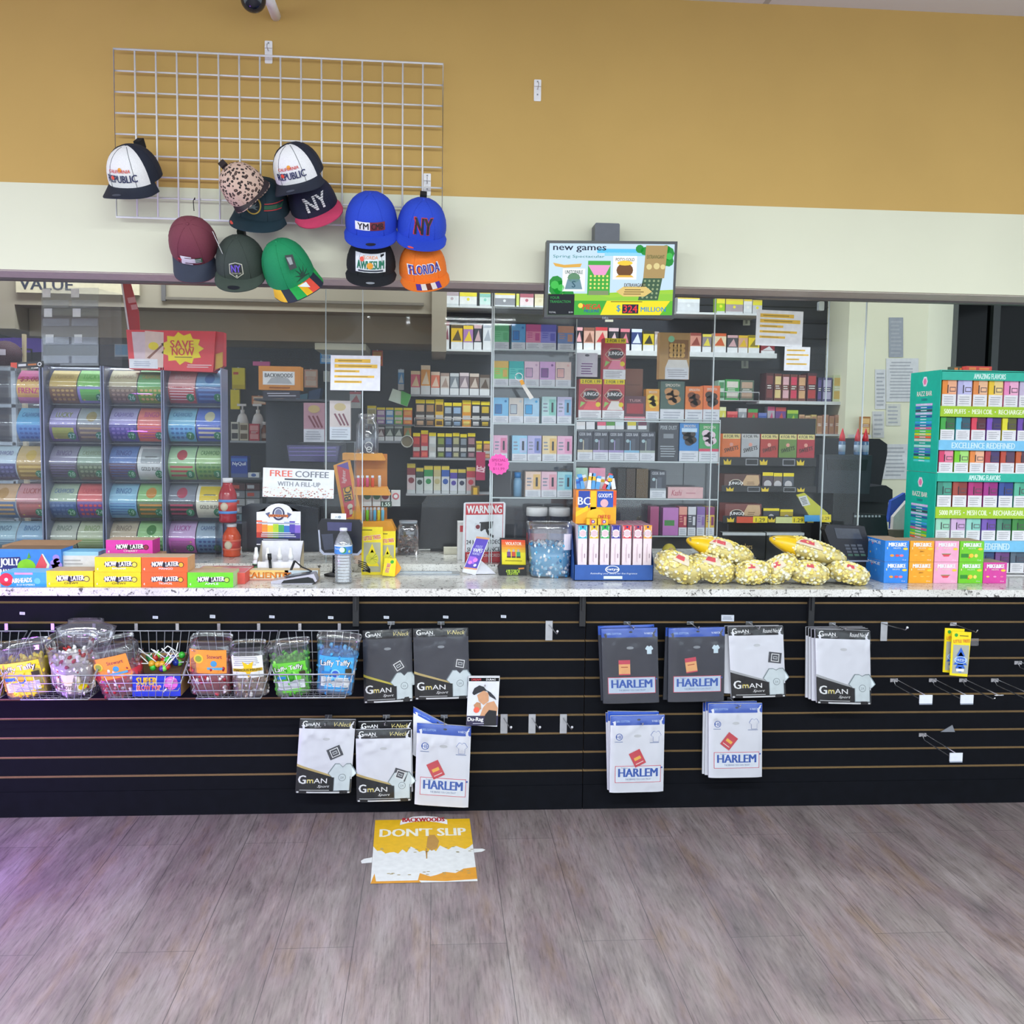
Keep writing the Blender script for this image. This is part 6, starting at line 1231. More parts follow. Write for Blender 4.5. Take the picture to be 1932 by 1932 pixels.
for k, (x0, x1, cc) in enumerate(((992, 1033, '#A83A44'), (1034, 1075, '#2E5A9A'))):
    p = P((x0+x1)/2, 1000, 4.52); R = (P(x1, 1000, 4.52).x-P(x0, 1000, 4.52).x)/2*.98; H = P(1030, 957, 4.52).z-zi
    r = thing('jar', 'dark jar with wide white lid behind the mint tub, %s one' % ('left' if k == 0 else 'right'), 'jar', (p.x, 4.52+.0, zi), 'white lidded jars behind the mint tub')
    q = MB(); q.lathe([(R*.92, 0), (R*.95, .004), (R*.95, H*.86)], (p.x, 4.52, zi), M('#2A3040', .3), 22); q.lathe([(R*.96, H*.3), (R*.96, H*.52)], (p.x, 4.52, zi), M(cc), 22); q.build('body', r); q = MB(); q.lathe([(R, H*.84), (R, H*.97), (R*.96, H)], (p.x, 4.52, zi), WHITE, 24); q.build('lid', r)
# register screens seen from behind
for lab, pts, Y in (('dark grey till screen back behind the dropper bottle display', [(456, 956), (470, 951), (560, 953), (600, 960), (602, 1047), (456, 1046)], 4.78), ('black till screen back in the middle behind the cash tray', [(796, 950), (806, 936), (930, 934), (936, 1034), (790, 1036)], 4.82), ('black printer body behind the customer terminal', [(505, 940), (688, 930), (690, 1046), (505, 1046)], 4.90)):
    r = thing('till_screen', lab, 'till screen', tuple(P(sum(p[0] for p in pts)/len(pts), 1046, Y)), 'till equipment on the inner counter')
    q = MB(); pxprism(q, pts, Y, .05, M('#343A44' if '456' in str(pts[0]) else '#14171D', .25)); zz = min(v.z for v in q.v)
    q.build('casing', r); q = MB(); xm = sum(v.x for v in q.v)/len(q.v) if q.v else P(sum(p[0] for p in pts)/len(pts), 1000, Y).x
    q.box(xm-.1, xm+.1, Y+.005, Y+.045, zi, max(zi+.002, zz), M('#1A1D22')); q.build('foot', r)
# chocolate jar
p = P(770, 1036, 4.72); R = .05; r = thing('chocolate_jar', 'clear slanted jar of dark wrapped chocolates beside the lighter stand', 'jar', (p.x, 4.72, zi))
q = MB(); q.lathe([(R, 0), (R, .12), (R*.8, .145)], (p.x, 4.72, zi), JARM, 20, 1, 1, 4); q.build('jar', r); q = MB()
for k in range(60): q.blob((p.x+random.uniform(-.04, .04), 4.72+random.uniform(-.045, .0), zi+.01+random.random()*.075), .009, .007, .006, random.choice([M('#4A2A26'), M('#6A3A30'), M('#8A6A5A'), M('#33201E')]), 6, 4, .2)
tag(q.build('candy_fill', r), None, None, None, 'stuff'); q = MB(); q.lathe([(R*.85, .145), (R*.85, .155)], (p.x, 4.72, zi), M('#9AA0AA', .2), 20, 1, 1, 4); q.build('lid', r)
# lighter stand
YB_ = 4.68; ORG = M('#F2A01E', .4)
r = thing('lighter_stand', 'tall orange lighter stand with red slanted side panel', 'display', tuple(P(690, 1050, YB_)))
q = MB(); pxprism(q, [(629, 878), (660, 866), (684, 981), (648, 985)], YB_, .02, ORG); q.build('side_panel', r)
q = MB(); f = FQ(q, YB_, (633, 877), (657, 869), (651, 981)); f.flat = True
f.rect(.08, .02, .95, .98, M('#D8404A'), 1); f.poly([(.08, .98), (.95, .98), (.95, .84)], M('#6A4AB0'), 2); f.text('lighter', .48, .73, .12, M('#F0D8DA'), 3, .62, .02, .3, 1.45) if 0 else f.text('lighter', .5, .75, .09, M('#F0D8DA'), 3, 1.0, .02, .3, 1.4); f.rect(.2, .3, .9, .56, M('#3A2A12'), 2); f.rect(.24, .31, .86, .55, M('#F2B02A'), 3); f.text('BIC', .54, .43, .12, BLACK, 4, .95, .07, 0, 1.42); f.ell(.55, .2, .05, M('#E8DCC8'), 3); f.poly([(.4, .06), (.7, .06), (.66, .17), (.46, .17)], M('#E0C8B0'), 3); f.poly([(.55, .02), (.95, .02), (.95, .1), (.75, .12)], M('#F2B02A'), 3); q.build('printed_side', r)
q = MB(); xa, xb = P(668, 1000, YB_).x, P(728, 1000, YB_).x; q.box(xa, xb, YB_+.11, YB_+.115, zi, P(690, 856, YB_+.1).z, M('#C87E1E')); q.box(xa, xb, YB_+.0, YB_+.11, zi, zi+.02, ORG); q.build('back_board', r)
for pts in ([(646, 855), (719, 856), (726, 869), (646, 868)], [(671, 919), (729, 920), (736, 935), (674, 934)], [(682, 984), (738, 983), (747, 1002), (684, 1004)]):
    q = MB(); pxprism(q, pts, YB_, .11, ORG); q.build('tray', r)
for g_, y0, y1, its in (('upper', 897, 918.5, (('pink', 676, '#E84A7A'), ('hot pink', 684, '#E03A6A'), ('magenta', 693, '#E8558A'), ('red orange', 703, '#F0582E'), ('black and white', 716, '#E0E0E4'))), ('lower', 957, 983, (('grey', 686, '#8A98A4'), ('lime green', 693, '#7AD028'), ('silver', 700, '#9AA4B0'), ('sky blue', 707, '#5AB8E8'), ('yellow', 714.5, '#E8D82A'), ('light blue', 722, '#6AC4EC')))):
    for w, x, h in its:
        a = P(x, y1, YB_+.03); Hh = P(x, y0, YB_+.03).z-a.z
        r2 = thing('lighter', '%s lighter standing in the %s tray of the orange lighter stand' % (w, g_), 'lighter', tuple(a), 'lighters in the orange stand'); z = P(700, y1+.5, YB_).z+.0006 if 0 else a.z
        q = MB(); q.lathe([(.0075, 0), (.0075, Hh*.75), (.0065, Hh*.8)], (a.x, a.y, z), M(h, .25), 10, 1, .7); q.build('body', r2); q = MB(); q.box(a.x-.006, a.x+.006, a.y-.004, a.y+.004, z+Hh*.8, z+Hh, M('#C4C6CC', .25, .7)); q.build('metal_top', r2)
for k, (x0, x1, h) in enumerate(((685, 701, '#2E6A4A'), (703, 718, '#2E6A4A'), (719, 735, '#8A2E3A'), (738, 755, '#C86A74'))):
    Yq2 = YB_+.1 if k < 3 else YB_+.1; a = P(x0, 955, Yq2+.02)
    carton('tin_pack', 'white pack with %s disc, %s in the lighter stand' % ('dark green' if k < 2 else ('dark red' if k == 2 else 'pale red'), nth(k, 4)), 'pack', x0, x1, 924 if k < 3 else 925, 955, YB_+.085 if k < 3 else YB_+.12, .02, M('#D8DCE0'), lambda f: (f.ell(.5, .62, .22, M(h), 1), f.ell(.5, .62, .12, M('#E8ECF0'), 2) if k == 3 else None), 'white disc packs in the lighter stand')
q = MB(); px4(q, 718, 946, 739, 957, YB_-.01, M('#12301E'), .004); f = FQ(q, YB_-.01, (718, 946), (739, 946), (718, 957)); f.flat = True; f.text('1.55', .5, .5, .6, M('#E0F0E4'), 1, .7, .05); tag(q.build('price_card', o=P(728, 957, YB_)), 'small black price card reading 1.55 on the lighter stand', 'price card')
# tip jar on the top tray
p = P(693, 855, YB_+.05); H = P(693, 781, YB_+.05).z-p.z; R = .052
r = thing('clear_jar', 'cloudy clear jar with dark coins and key rings on the orange stand', 'jar', tuple(p))
q = MB(); q.lathe([(R*.95, 0), (R, .006), (R, H*.72), (R*.72, H*.84), (R*.72, H*.9), (R*.8, H*.9), (R*.8, H)], p, JARM, 24); q.build('jar', r); q = MB(); q.lathe([(R*.9, .003), (R*.93, H*.38)], p, M('#4A4E66', .5), 20); q.build('contents', r)
q = MB(); q.tube([p+V((.01+.017*math.cos(t*.5236), -R-.003, .035+.017*math.sin(t*.5236))) for t in range(12)], .0022, WHITE, 5, True); q.tube([p+V((.012+.012*math.cos(t*.5236), -R-.004, .018+.012*math.sin(t*.5236))) for t in range(12)], .0022, WHITE, 5, True); q.build('key_ring', r)
# ---- clear vape cases
def warn(f, h=.28):
    f.rect(0, 0, 1, h, M('#DDE0E8'), 2); f.lines(.1, .05, .92, h-.05, 3, M('#AEB4C2'), 3)
def vape(c2, kind):
    def d(f):
        C2_ = M(c2); warn(f)
        if kind == 0: f.rect(0, .72, 1, 1, C2_, 1); f.rect(.62, .36, .92, .66, C2_, 1); f.lines(.08, .45, .5, .7, 3, C2_, 1)
        elif kind == 1: f.rect(.5, .32, .95, .9, C2_, 1); f.rect(.66, .42, .8, .78, M('#3A3E4A'), 2); f.lines(.08, .4, .42, .8, 3, M('#8E96A8'), 2)
        elif kind == 2: f.rect(.08, .36, .56, .72, C2_, 1); f.ell(.8, .86, .05, C2_, 2); f.frame(.08, .36, .56, .74, .02, M('#5A5E80'), 2)
        elif kind == 3: f.text('GEEK BAR', .5, .9, .1, M('#C4C8D2'), 2, .8, .03); f.ell(.22, .68, .06, M('#A8C4CC'), 2); f.rect(.46, .36, .72, .76, M('#5A606E'), 2); f.rect(.36, .34, .42, .7, C2_, 2); f.rect(0, .26, 1, .36, C2_, 1)
    return d
def vrow(where, grp, Y, z, yb, its, noun='boxed vape', cat='vape box', name='vape_box', dep=.07):
    n = len(its)
    for k, (w, x0, x1, yt, c1, c2, kd) in enumerate(its):
        carton(name, '%s %s %s %s' % (w, noun, nth(k, n), where), cat, x0, x1, yt, yb, Y, dep, M(c1, .4), vape(c2, kd) if kd is not None else None, grp, z+.0006, zt=z+P((x0+x1)/2, yt, Y).z-P((x0+x1)/2, yb, Y).z)
YV = 4.52
def case(label, x0, x1, yt, shelves, Y=YV, dep=.1):
    xa, xb = P(x0, 850, Y).x, P(x1, 850, Y).x; zt = P((x0+x1)/2, yt, Y).z; r = thing('acrylic_case', label, 'display case', ((xa+xb)/2, Y, ZI), 'clear display cases behind the glass'); zs_ = []
    for x in (xa, xb-.004): q = MB(); q.box(x, x+.004, Y-.01, Y+dep, zi, zt, ACRYL, front=EDGE); q.build('side_panel', r)
    q = MB(); q.box(xa+.004, xb-.004, Y+dep, Y+dep+.003, zi, zt, ACRYL); q.build('back_panel', r)
    for ys in shelves:
        z = P((x0+x1)/2, ys, Y).z; zs_.append(z); q = MB(); q.box(xa+.004, xb-.004, Y-.012, Y+dep, z-.006, z, ACRYL, front=EDGE); q.build('shelf', r)
    q = MB(); q.box(xa+.004, xb-.004, Y-.01, Y+dep, zt-.004, zt, ACRYL, front=EDGE); q.build('top_panel', r)
    return zs_
Z = case('clear acrylic case of pastel vape boxes in the middle of the glass', 926, 1084, 580, (660, 729, 799, 870, 938))
gv = 'pastel vape boxes in the clear case'
for k, (yb, its) in enumerate(((659, (('green', 931, 960, 611, '#6AC48C', '#5AB47C', 0), ('blue', 965, 991, 611, '#5AA4DC', '#3A7EC4', 2), ('pink', 992, 1020, 611, '#E08AAC', '#C85A94', 0), ('violet', 1020, 1049, 611, '#8E8EDC', '#6A6AC8', 0), ('slate blue', 1052, 1082, 613, '#7A94C8', '#D09A84', 0))),
                              (728, (('lime green', 931, 959, 681, '#8AD86A', '#E0B85A', 0), ('turquoise', 960, 988, 681, '#4ACCC4', '#2AB4B4', 0), ('white pink', 989, 1017, 681, '#E8C8DC', '#D0A8C8', 2), ('lavender', 1018, 1047, 681, '#D8A8DC', '#8A5A9A', 2), ('cream', 1048, 1077, 681, '#EBD0C8', '#E8B4B0', 2))),
                              (798, (('sky blue', 931, 959, 750, '#7ABEE8', '#3E7EB8', 2), ('beige', 960, 987, 750, '#D4CCC4', '#B8C4CC', 2), ('pale blue', 988, 1017, 750, '#A8D0EC', '#4AA8E0', 2), ('mint', 1022, 1049, 747, '#B8DCDC', '#8ACCC0', 1), ('lilac', 1051, 1078, 747, '#C8C4E4', '#8AB8DC', 1))),
                              (869, (('rose', 931, 957, 821, '#E8B4D0', '#E08AAC', 1), ('baby blue', 966, 994, 821, '#9AD0EC', '#B8C8E8', 1), ('lilac', 995, 1021, 821, '#BCB8E4', '#8A94D0', 1), ('yellow', 1023, 1050, 821, '#EBD4A8', '#E8C07A', 1), ('pink', 1051, 1079, 821, '#ECB8D4', '#E8A0C4', 1))),
                              (937, (('black', 931, 963, 889, '#2E2E36', '#B84A3E', None), ('peach', 991, 1020, 889, '#ECD0C0', '#E8C07A', 1), ('rose', 1021, 1050, 889, '#ECC4D4', '#E8A8B8', 1), ('aqua', 1051, 1079, 889, '#AADCE4', '#7AC4DC', 1))))):
    vrow('on the %s shelf of the clear case' % rw[k], gv, YV, Z[k], yb, its)
p = P(976, 937, YV+.04); r = thing('spray_bottle', 'small clear blue bottle beside the black box on the lowest case shelf', 'bottle', (p.x, p.y, Z[4]+.0006)); q = MB(); q.lathe([(.02, 0), (.02, .07), (.014, .085)], (p.x, p.y, Z[4]+.0006), M('#8AB8DC', .15), 16); q.build('body', r); q = MB(); q.lathe([(.016, .085), (.016, .11)], (p.x, p.y, Z[4]+.0006), M('#3A8AD0', .3), 16); q.build('cap', r)
Z = case('clear acrylic case of flavour packs and black vape boxes right of the pastel case', 1085, 1357, 790, (794, 870, 940, 1010))
gk = 'packs in the right hand clear case'
vrow('on the second shelf of the right case', gk, YV, Z[1], 869, tuple((w, 1089+k*29.4, 1117.5+k*29.4, 814, '#3A3E4C', c, 3) for k, (w, c) in enumerate((('black, cream banded', '#D8CCB0'), ('black, lilac banded', '#B8A8D0'), ('black, violet banded', '#A89ACC'), ('black, sky banded', '#8ABCDC'), ('black, grey banded', '#A8B4AC')))))
def jun(acc, sl):
    def d(f):
        f.rect(0, 0, 1, .24, M('#E8E8EC'), 2); f.lines(.08, .04, .95, .2, 4, M('#A8A4B0'), 3); f.rect(.06, .88, 1, 1, YEL, 2); f.text('2 FOR 1.99', .53, .94, .07, BLACK, 3, .8, .03)
        K = M('#2E2A2E'); f.poly([(.06, .6), (.3, .76), (.75, .76), (.97, .6), (.75, .46), (.3, .46)], M('#D8C8A8'), 3); f.poly([(.09, .6), (.31, .745), (.74, .745), (.94, .6), (.74, .475), (.31, .475)], M(sl), 4); f.ell(.53, .61, .115, K, 5, 18, 1.7); f.text('JUNGO', .53, .62, .11, WHITE, 6, .66, .06); f.poly([(.2, .25), (.95, .25), (.75, .46), (.4, .46)], M(acc), 3); f.ell(.85, .38, .06, M('#E8D02A'), 4); f.poly([(.05, .3), (.3, .42), (.1, .45)], M('#9AC86A'), 4)
    return d
z0 = Z[0]+.0006; hJ = P(1113, 714, YV).z-P(1113, 791, YV).z
cj = M('#C43A4A', .4)
for lab, x0, x1, acc, sl, z in (('red diamond badge pack at lower left with pink melon panel', 1091, 1134, '#E8606A', '#C04A50', z0), ('red diamond badge pack at lower right with white panel', 1136, 1177, '#E8E0DC', '#A83A44', z0), ('red diamond badge pack stacked on top of the other two', 1136, 1178, '#F08AA8', '#C04A5A', z0+hJ+.0006)):
    carton('pouch_box', lab, 'flavour pack', x0, x1, 714, 791, YV, .07, cj, jun(acc, sl), gk, z, zt=z+hJ)
def nut(cc, w_=.3):
    def d(f):
        warn(f, w_)
        for u, v in ((.4, .62), (.6, .7), (.5, .5), (.66, .55), (.35, .74)): f.ell(u, v, .1, M(cc), 2, 10, 1.2)
        f.text('SMOOTH', .5, .9, .07, M('#E8E0D0'), 2, .6, .03)
    return d
for w, x0, x1, yt, c1, dc, z in (('maroon flavour', 1178, 1217, 745, '#5A2A38', lambda f: (f.rect(.1, .28, .9, .7, M('#A83A44'), 1), f.text('TUSK', .5, .82, .1, M('#D8A8A8'), 2, .6, .04), f.rect(0, 0, 1, .16, M('#E08A9A'), 2)), z0), ('orange nacho', 1218, 1243, 731, '#E8A02A', nut('#F4D04A'), z0), ('dark green nut', 1245, 1290, 716, '#3E5A50', nut('#C8905A'), z0), ('orange wafer', 1292, 1325, 725, '#E8781E', nut('#7A3A12', .34), z0), ('orange wafer with red top', 1326, 1357, 723, '#EC702A', nut('#3A2412', .34), z0)):
    carton('pouch_box', w+' pack on the top shelf of the right case', 'flavour pack', x0, x1, yt, 791, YV, .06, M(c1, .4), dc, gk, z)
carton('brown_box', 'plain brown box standing behind the maroon flavour pack', 'box', 1179, 1211, 694, 792, YV+.075, .02, M('#7E5648'), lambda f: f.rect(.1, .68, .9, .7, M('#6A463A'), 1), gk, z0)
carton('nut_bag', 'kraft bag with window showing nuts above the dark green pack', 'flavour pack', 1243, 1300, 626, 714, YV, .05, M('#B8905A', .6), lambda f: (f.rect(.2, 0, .98, .25, M('#DCDDE4'), 2), f.poly([(.2, .25), (.98, .25), (.9, .42), (.3, .42)], M('#E0DCD8'), 3), f.lines(.25, .04, .95, .22, 4, M('#A8A8B0'), 3), f.rect(.3, .45, .95, .85, M('#8A5E2E'), 1), [f.ell(.4+.12*(k % 4), .52+.1*(k//4), .055, M('#D8A858'), 2) for k in range(12)], f.ell(.38, .86, .07, M('#8ACCA0'), 3)), gk, P(1268, 716, YV).z+.001)
carton('price_placard', 'white hanging placard with purple lettering left of the red diamond badge packs', 'sign', 1087, 1127, 666, 711, YV+.02, .003, M('#D8D4E0'), lambda f: (f.lines(.2, .08, .8, .6, 5, M('#7A4A8A'), 1), f.ell(.5, .9, .05, M('#5A5A66'), 1, 10, 2)))
for k, (x, c1, t) in enumerate(((1096, '#E4E0E0', 0), (1114, '#E8E8EC', 0), (1135, '#E86A84', 0), (1152, '#5A9A4A', 0), (1169, '#E0ECF0', 0), (1192, '#D8C83A', 0), (1212, '#6A3A50', 0))):
    q = MB(); px4(q, x-8, 796, x+8, 810, YV-.0135, M('#E4E6EA'), .001); f = FQ(q, YV-.0135, (x-8, 796), (x+8, 796), (x-8, 810)); f.flat = True; f.rect(0, .5, 1, 1, M(c1), 1)
    tag(q.build('shelf_tag', o=P(x, 810, YV)), '%s shelf tag under the red diamond badge packs, %s' % (('pale', 'white', 'pink', 'green', 'ice white', 'yellow', 'plum')[k], nth(k, 7)), 'shelf tag', 'shelf tags under the red diamond badge packs')
for w, x0, x1, yt, c1, dc in (('charcoal', 1241, 1279, 797, '#3E424C', lambda f: (f.text('PIXIE DUST', .5, .88, .1, M('#B8C0C8'), 2, .8, .03), f.rect(.25, .6, .75, .72, M('#8A9098'), 1), f.lines(.1, .1, .9, .42, 5, M('#A8B0B8'), 1))), ('blue cookie', 1281, 1317, 795, '#3E8AD0', lambda f: (nut('#3A2E2A', .27)(f), f.rect(.1, .75, .9, .85, M('#C8E0F4'), 3))), ('green mint', 1318, 1355, 797, '#3EA05A', lambda f: (nut('#E8D0DC', .27)(f), f.rect(0, .27, 1, .34, M('#D84A6A'), 3)))):
    carton('pouch_box', w+' pack at the right end of the black vape row', 'flavour pack', x0, x1, yt, 869, YV, .06, M(c1, .4), dc, gk, Z[1]+.0006)
for w, x0, x1, yt, c1, dc in (('pale green', 1085, 1108, 883, '#B8DCC8', None), ('pink', 1111, 1141, 883, '#EC9CB8', None), ('black gold edged', 1165, 1180, 884, '#1E1C1E', None), ('dark bronze', 1181, 1198, 884, '#3A2A1E', None), ('olive bronze', 1200, 1222, 884, '#5A4628', None), ('black vape', 1226, 1256, 887, '#3E424E', vape('#A8B0B8', 3)), ('pink cigar', 1260, 1326, 918, '#E0B4B8', lambda f: (f.text('Kashi', .25, .5, .5, M('#B85A6A'), 1, .3, .02, .3), f.lines(.5, .35, .85, .6, 1, M('#C88A94'), 1)))):
    carton('pouch_box', w+' box on the third shelf of the right case', 'flavour pack', x0, x1, yt, 939, YV, .06, M(c1, .35), dc, gk, Z[2]+.0006)
for w, x0, x1, yt, c1, dc in (('plum', 1226, 1242, 955, '#A84A7A', None), ('purple film', 1250, 1279, 957, '#C07AC0', lambda f: f.rect(.1, .35, .75, .55, M('#4A8A4A'), 1)), ('crimson', 1280, 1295, 955, '#A82A4A', vape('#E8A090', 0)), ('grey', 1297, 1312, 955, '#5A5A66', vape('#D8D8E0', 0)), ('violet', 1314, 1329, 955, '#A89AC0', vape('#8A6AB0', 0)), ('gold', 1331, 1347, 955, '#E0B84A', vape('#8A3A6A', 0))):
    carton('pouch_box', w+' box on the lowest shelf of the right case', 'flavour pack', x0, x1, yt, 1009, YV, .06, M(c1, .35), dc, gk, Z[3]+.0006)
p = P(1262, 1045, 4.5); r = thing('pastry_pack', 'round yellow wrapped pastry behind the popcorn bags', 'pastry', (p.x, 4.5, zi)); q = MB(); q.blob((p.x, 4.5, zi+.04), .034, .03, .04, M('#E8D85A', .35), 14, 9); q.build('wrapper', r); q = MB(); q.blob((p.x+.004, 4.478, zi+.045), .018, .012, .02, M('#E8C88A'), 10, 6); q.build('label', r)
# ---- black counter rack with gold crowns
YR_ = 4.60
r = thing('counter_rack', 'black stepped rack with gold crowns holding cigarillo boxes', 'rack', tuple(P(1450, 1040, YR_)))
zk = []
for k, (x0, x1, y0, y1, Y) in enumerate(((1357, 1540, 862, 882, YR_+.1), (1362, 1540, 916, 931, YR_+.05), (1364, 1535, 973, 989, YR_))):
    a, c = P(x0, y0, Y), P(x1, y1, Y); q = MB(); q.box(a.x, c.x, Y, Y+.12, c.z, c.z+.004, BLACK); q.box(a.x, c.x, Y, Y+.004, c.z, a.z, BLACK); zk.append(c.z+.0045)
    f = Fc(q, (a.x, Y, c.z), c.x-a.x, a.z-c.z)
    for u in (.05, .42, .8) if k < 2 else (.05, .5, .93):
        f.poly([(u, .2), (u+.07, .2), (u+.075, .75), (u+.05, .5), (u+.035, .85), (u+.02, .5), (u-.005, .75)], M('#E8C82A'), 1)
    if k < 2:
        for u in (.27, .65): f.frame(u, .15, u+.13, .85, .1, M('#8A8C92'), 1)
    else:
        f.rect(.15, .1, .38, .9, M('#D8502E'), 1); f.rect(.33, .15, .49, .95, YEL, 2); f.rect(.58, .1, .9, .9, M('#D8DC9A'), 1); f.rect(.76, .15, .9, .95, YEL, 2); f.text('1.29', .41, .5, .5, M('#3A3A12'), 3, .1); f.text('1.29', .83, .5, .5, M('#3A3A12'), 3, .1)
    q.build('tray', r)
a, c = P(1357, 1040, YR_+.13), P(1540, 790, YR_+.22); q = MB(); q.box(a.x, c.x, YR_+.222, YR_+.226, zi, c.z, BLACK); q.box(a.x, a.x+.004, YR_+.005, YR_+.222, zi, zk[2], BLACK); q.box(c.x-.004, c.x, YR_+.005, YR_+.222, zi, zk[2], BLACK); q.build('frame', r)
def swt(cb):
    def d(f): f.rect(.02, .84, .98, 1, M('#E8D890') if cb else M('#C8C8C8'), 1); f.text('4 FOR 99c', .5, .92, .09, BLACK, 2, .85, .03); f.text('SWEETS', .5, .52, .12, M('#2A2622'), 2, .8, .05, .2, .25); f.ell(.5, .66, .06, M('#E8A090'), 2); f.rect(0, 0, 1, .26, M(cb or '#B8BABC'), 1); f.text('SWEETS', .5, .1, .08, M('#F0D8D0'), 2, .5, .03)
    return d
for k, (w, x0, x1, c1, cb) in enumerate((('orange', 1362, 1396, '#E8742A', '#F0602A'), ('silver', 1398, 1432, '#B4B6BC', None), ('red and green', 1434, 1467, '#B8382E', '#D83A34'), ('olive green', 1469, 1502, '#6A8A3E', '#5A8A34'), ('crimson', 1503, 1536, '#B82A3A', '#E02A3E'))):
    carton('cigarillo_box', w+' lettered box on the top step of the crown rack', 'cigarillo box', x0, x1, 806, 866, YR_+.115, .08, M(c1, .4), swt(cb), 'cigarillo boxes on the crown rack', zk[0])
def jb(f): f.poly([(.5, .5), (.62, .95), (.95, .95), (.98, .5), (.88, .1), (.62, .1)], M('#D0AC84'), 1); f.ell(.32, .45, .26, M('#E8DCC8'), 2, 18, 1.5); f.ell(.32, .45, .23, M('#2A1E1C'), 3, 18, 1.5); f.text('JUNGO', .32, .46, .2, WHITE, 4, .4, .06); f.lines(.62, .4, .85, .6, 2, M('#8A6A4A'), 2)
carton('cigarillo_box', 'brown oval badge box on the middle step of the crown rack', 'cigarillo box', 1366, 1434, 886, 919, YR_+.06, .1, M('#5A342A', .4), jb, 'cigarillo boxes on the crown rack', zk[1])
carton('cigarillo_box', 'brown and red oval badge box on the lowest step of the crown rack', 'cigarillo box', 1368, 1436, 940, 975, YR_+.012, .1, M('#7A3A34', .4), jb, 'cigarillo boxes on the crown rack', zk[2])
for k, (w, x0, x1, yt, c1, z, yb, Y) in enumerate((('plum', 1438, 1458, 885, '#4A3A44', zk[1], 922, YR_+.06), ('grey brown', 1459, 1475, 886, '#6A5E5A', zk[1], 922, YR_+.06), ('grey with yellow top', 1477, 1497, 886, '#4E525E', zk[1], 922, YR_+.06), ('dark', 1440, 1470, 943, '#3E4048', zk[2], 970, YR_+.02), ('gold tipped', 1472, 1496, 945, '#B8A02E', zk[2], 970, YR_+.02))):
    carton('cigarillo_pouch', w+' foil pouch on the %s step of the crown rack' % ('middle' if k < 3 else 'lowest'), 'cigarillo pouch', x0, x1, yt, yb, Y, .02, M(c1, .3), lambda f: (f.rect(0, .82, 1, 1, YEL, 1), f.ell(.5, .4, .2, M('#C8C4C8'), 1)), 'foil pouches on the crown rack', z)
for k, (w, x0, x1) in enumerate((('left', 1362, 1443), ('right', 1445, 1516))):
    ibox('cigar_case', 'dark glass topped cigar box lettered gold behind the popcorn, %s one' % w, 'cigar box', x0, x1, 1005, 1046, YR_-.06, .05, M('#23262A', .2), lambda f: (f.text('Cuttlers', .5, .5, .2, M('#B89A5A'), 1, .4, .02), f.rect(0, .9, 1, 1, M('#C8CCD0'), 1)), 'cigar boxes behind the popcorn', M('#B8BCC0', .2))
q = MB(); pxprism(q, [(1503, 934), (1518, 930), (1562, 968), (1566, 982), (1530, 978)], YR_-.02, .01, M('#C8C42A', .4)); f = FQ(q, YR_-.02, (1503, 936), (1522, 932), (1513, 958)); f.flat = True; f.rect(.1, .1, .9, .9, M('#D8D8D8'), 1); f.lines(.2, .2, .8, .8, 5, M('#4A4A4A'), 2)
tag(q.build('chip_packet', o=P(1535, 980, YR_)), 'yellow green packet with barcode leaning off the crown rack', 'packet')
q = MB(); px4(q, 1518, 972, 1568, 984, YR_-.03, M('#3E9AD8'), .003); f = FQ(q, YR_-.03, (1518, 972), (1568, 972), (1518, 984)); f.flat = True; f.rect(.58, -.1, 1, 1.1, YEL, 1); f.text('1.29', .8, .5, .5, M('#3A3A12'), 2, .25); tag(q.build('shelf_tag', o=P(1540, 984, YR_)), 'blue and yellow price tag at the lower right of the crown rack', 'shelf tag')
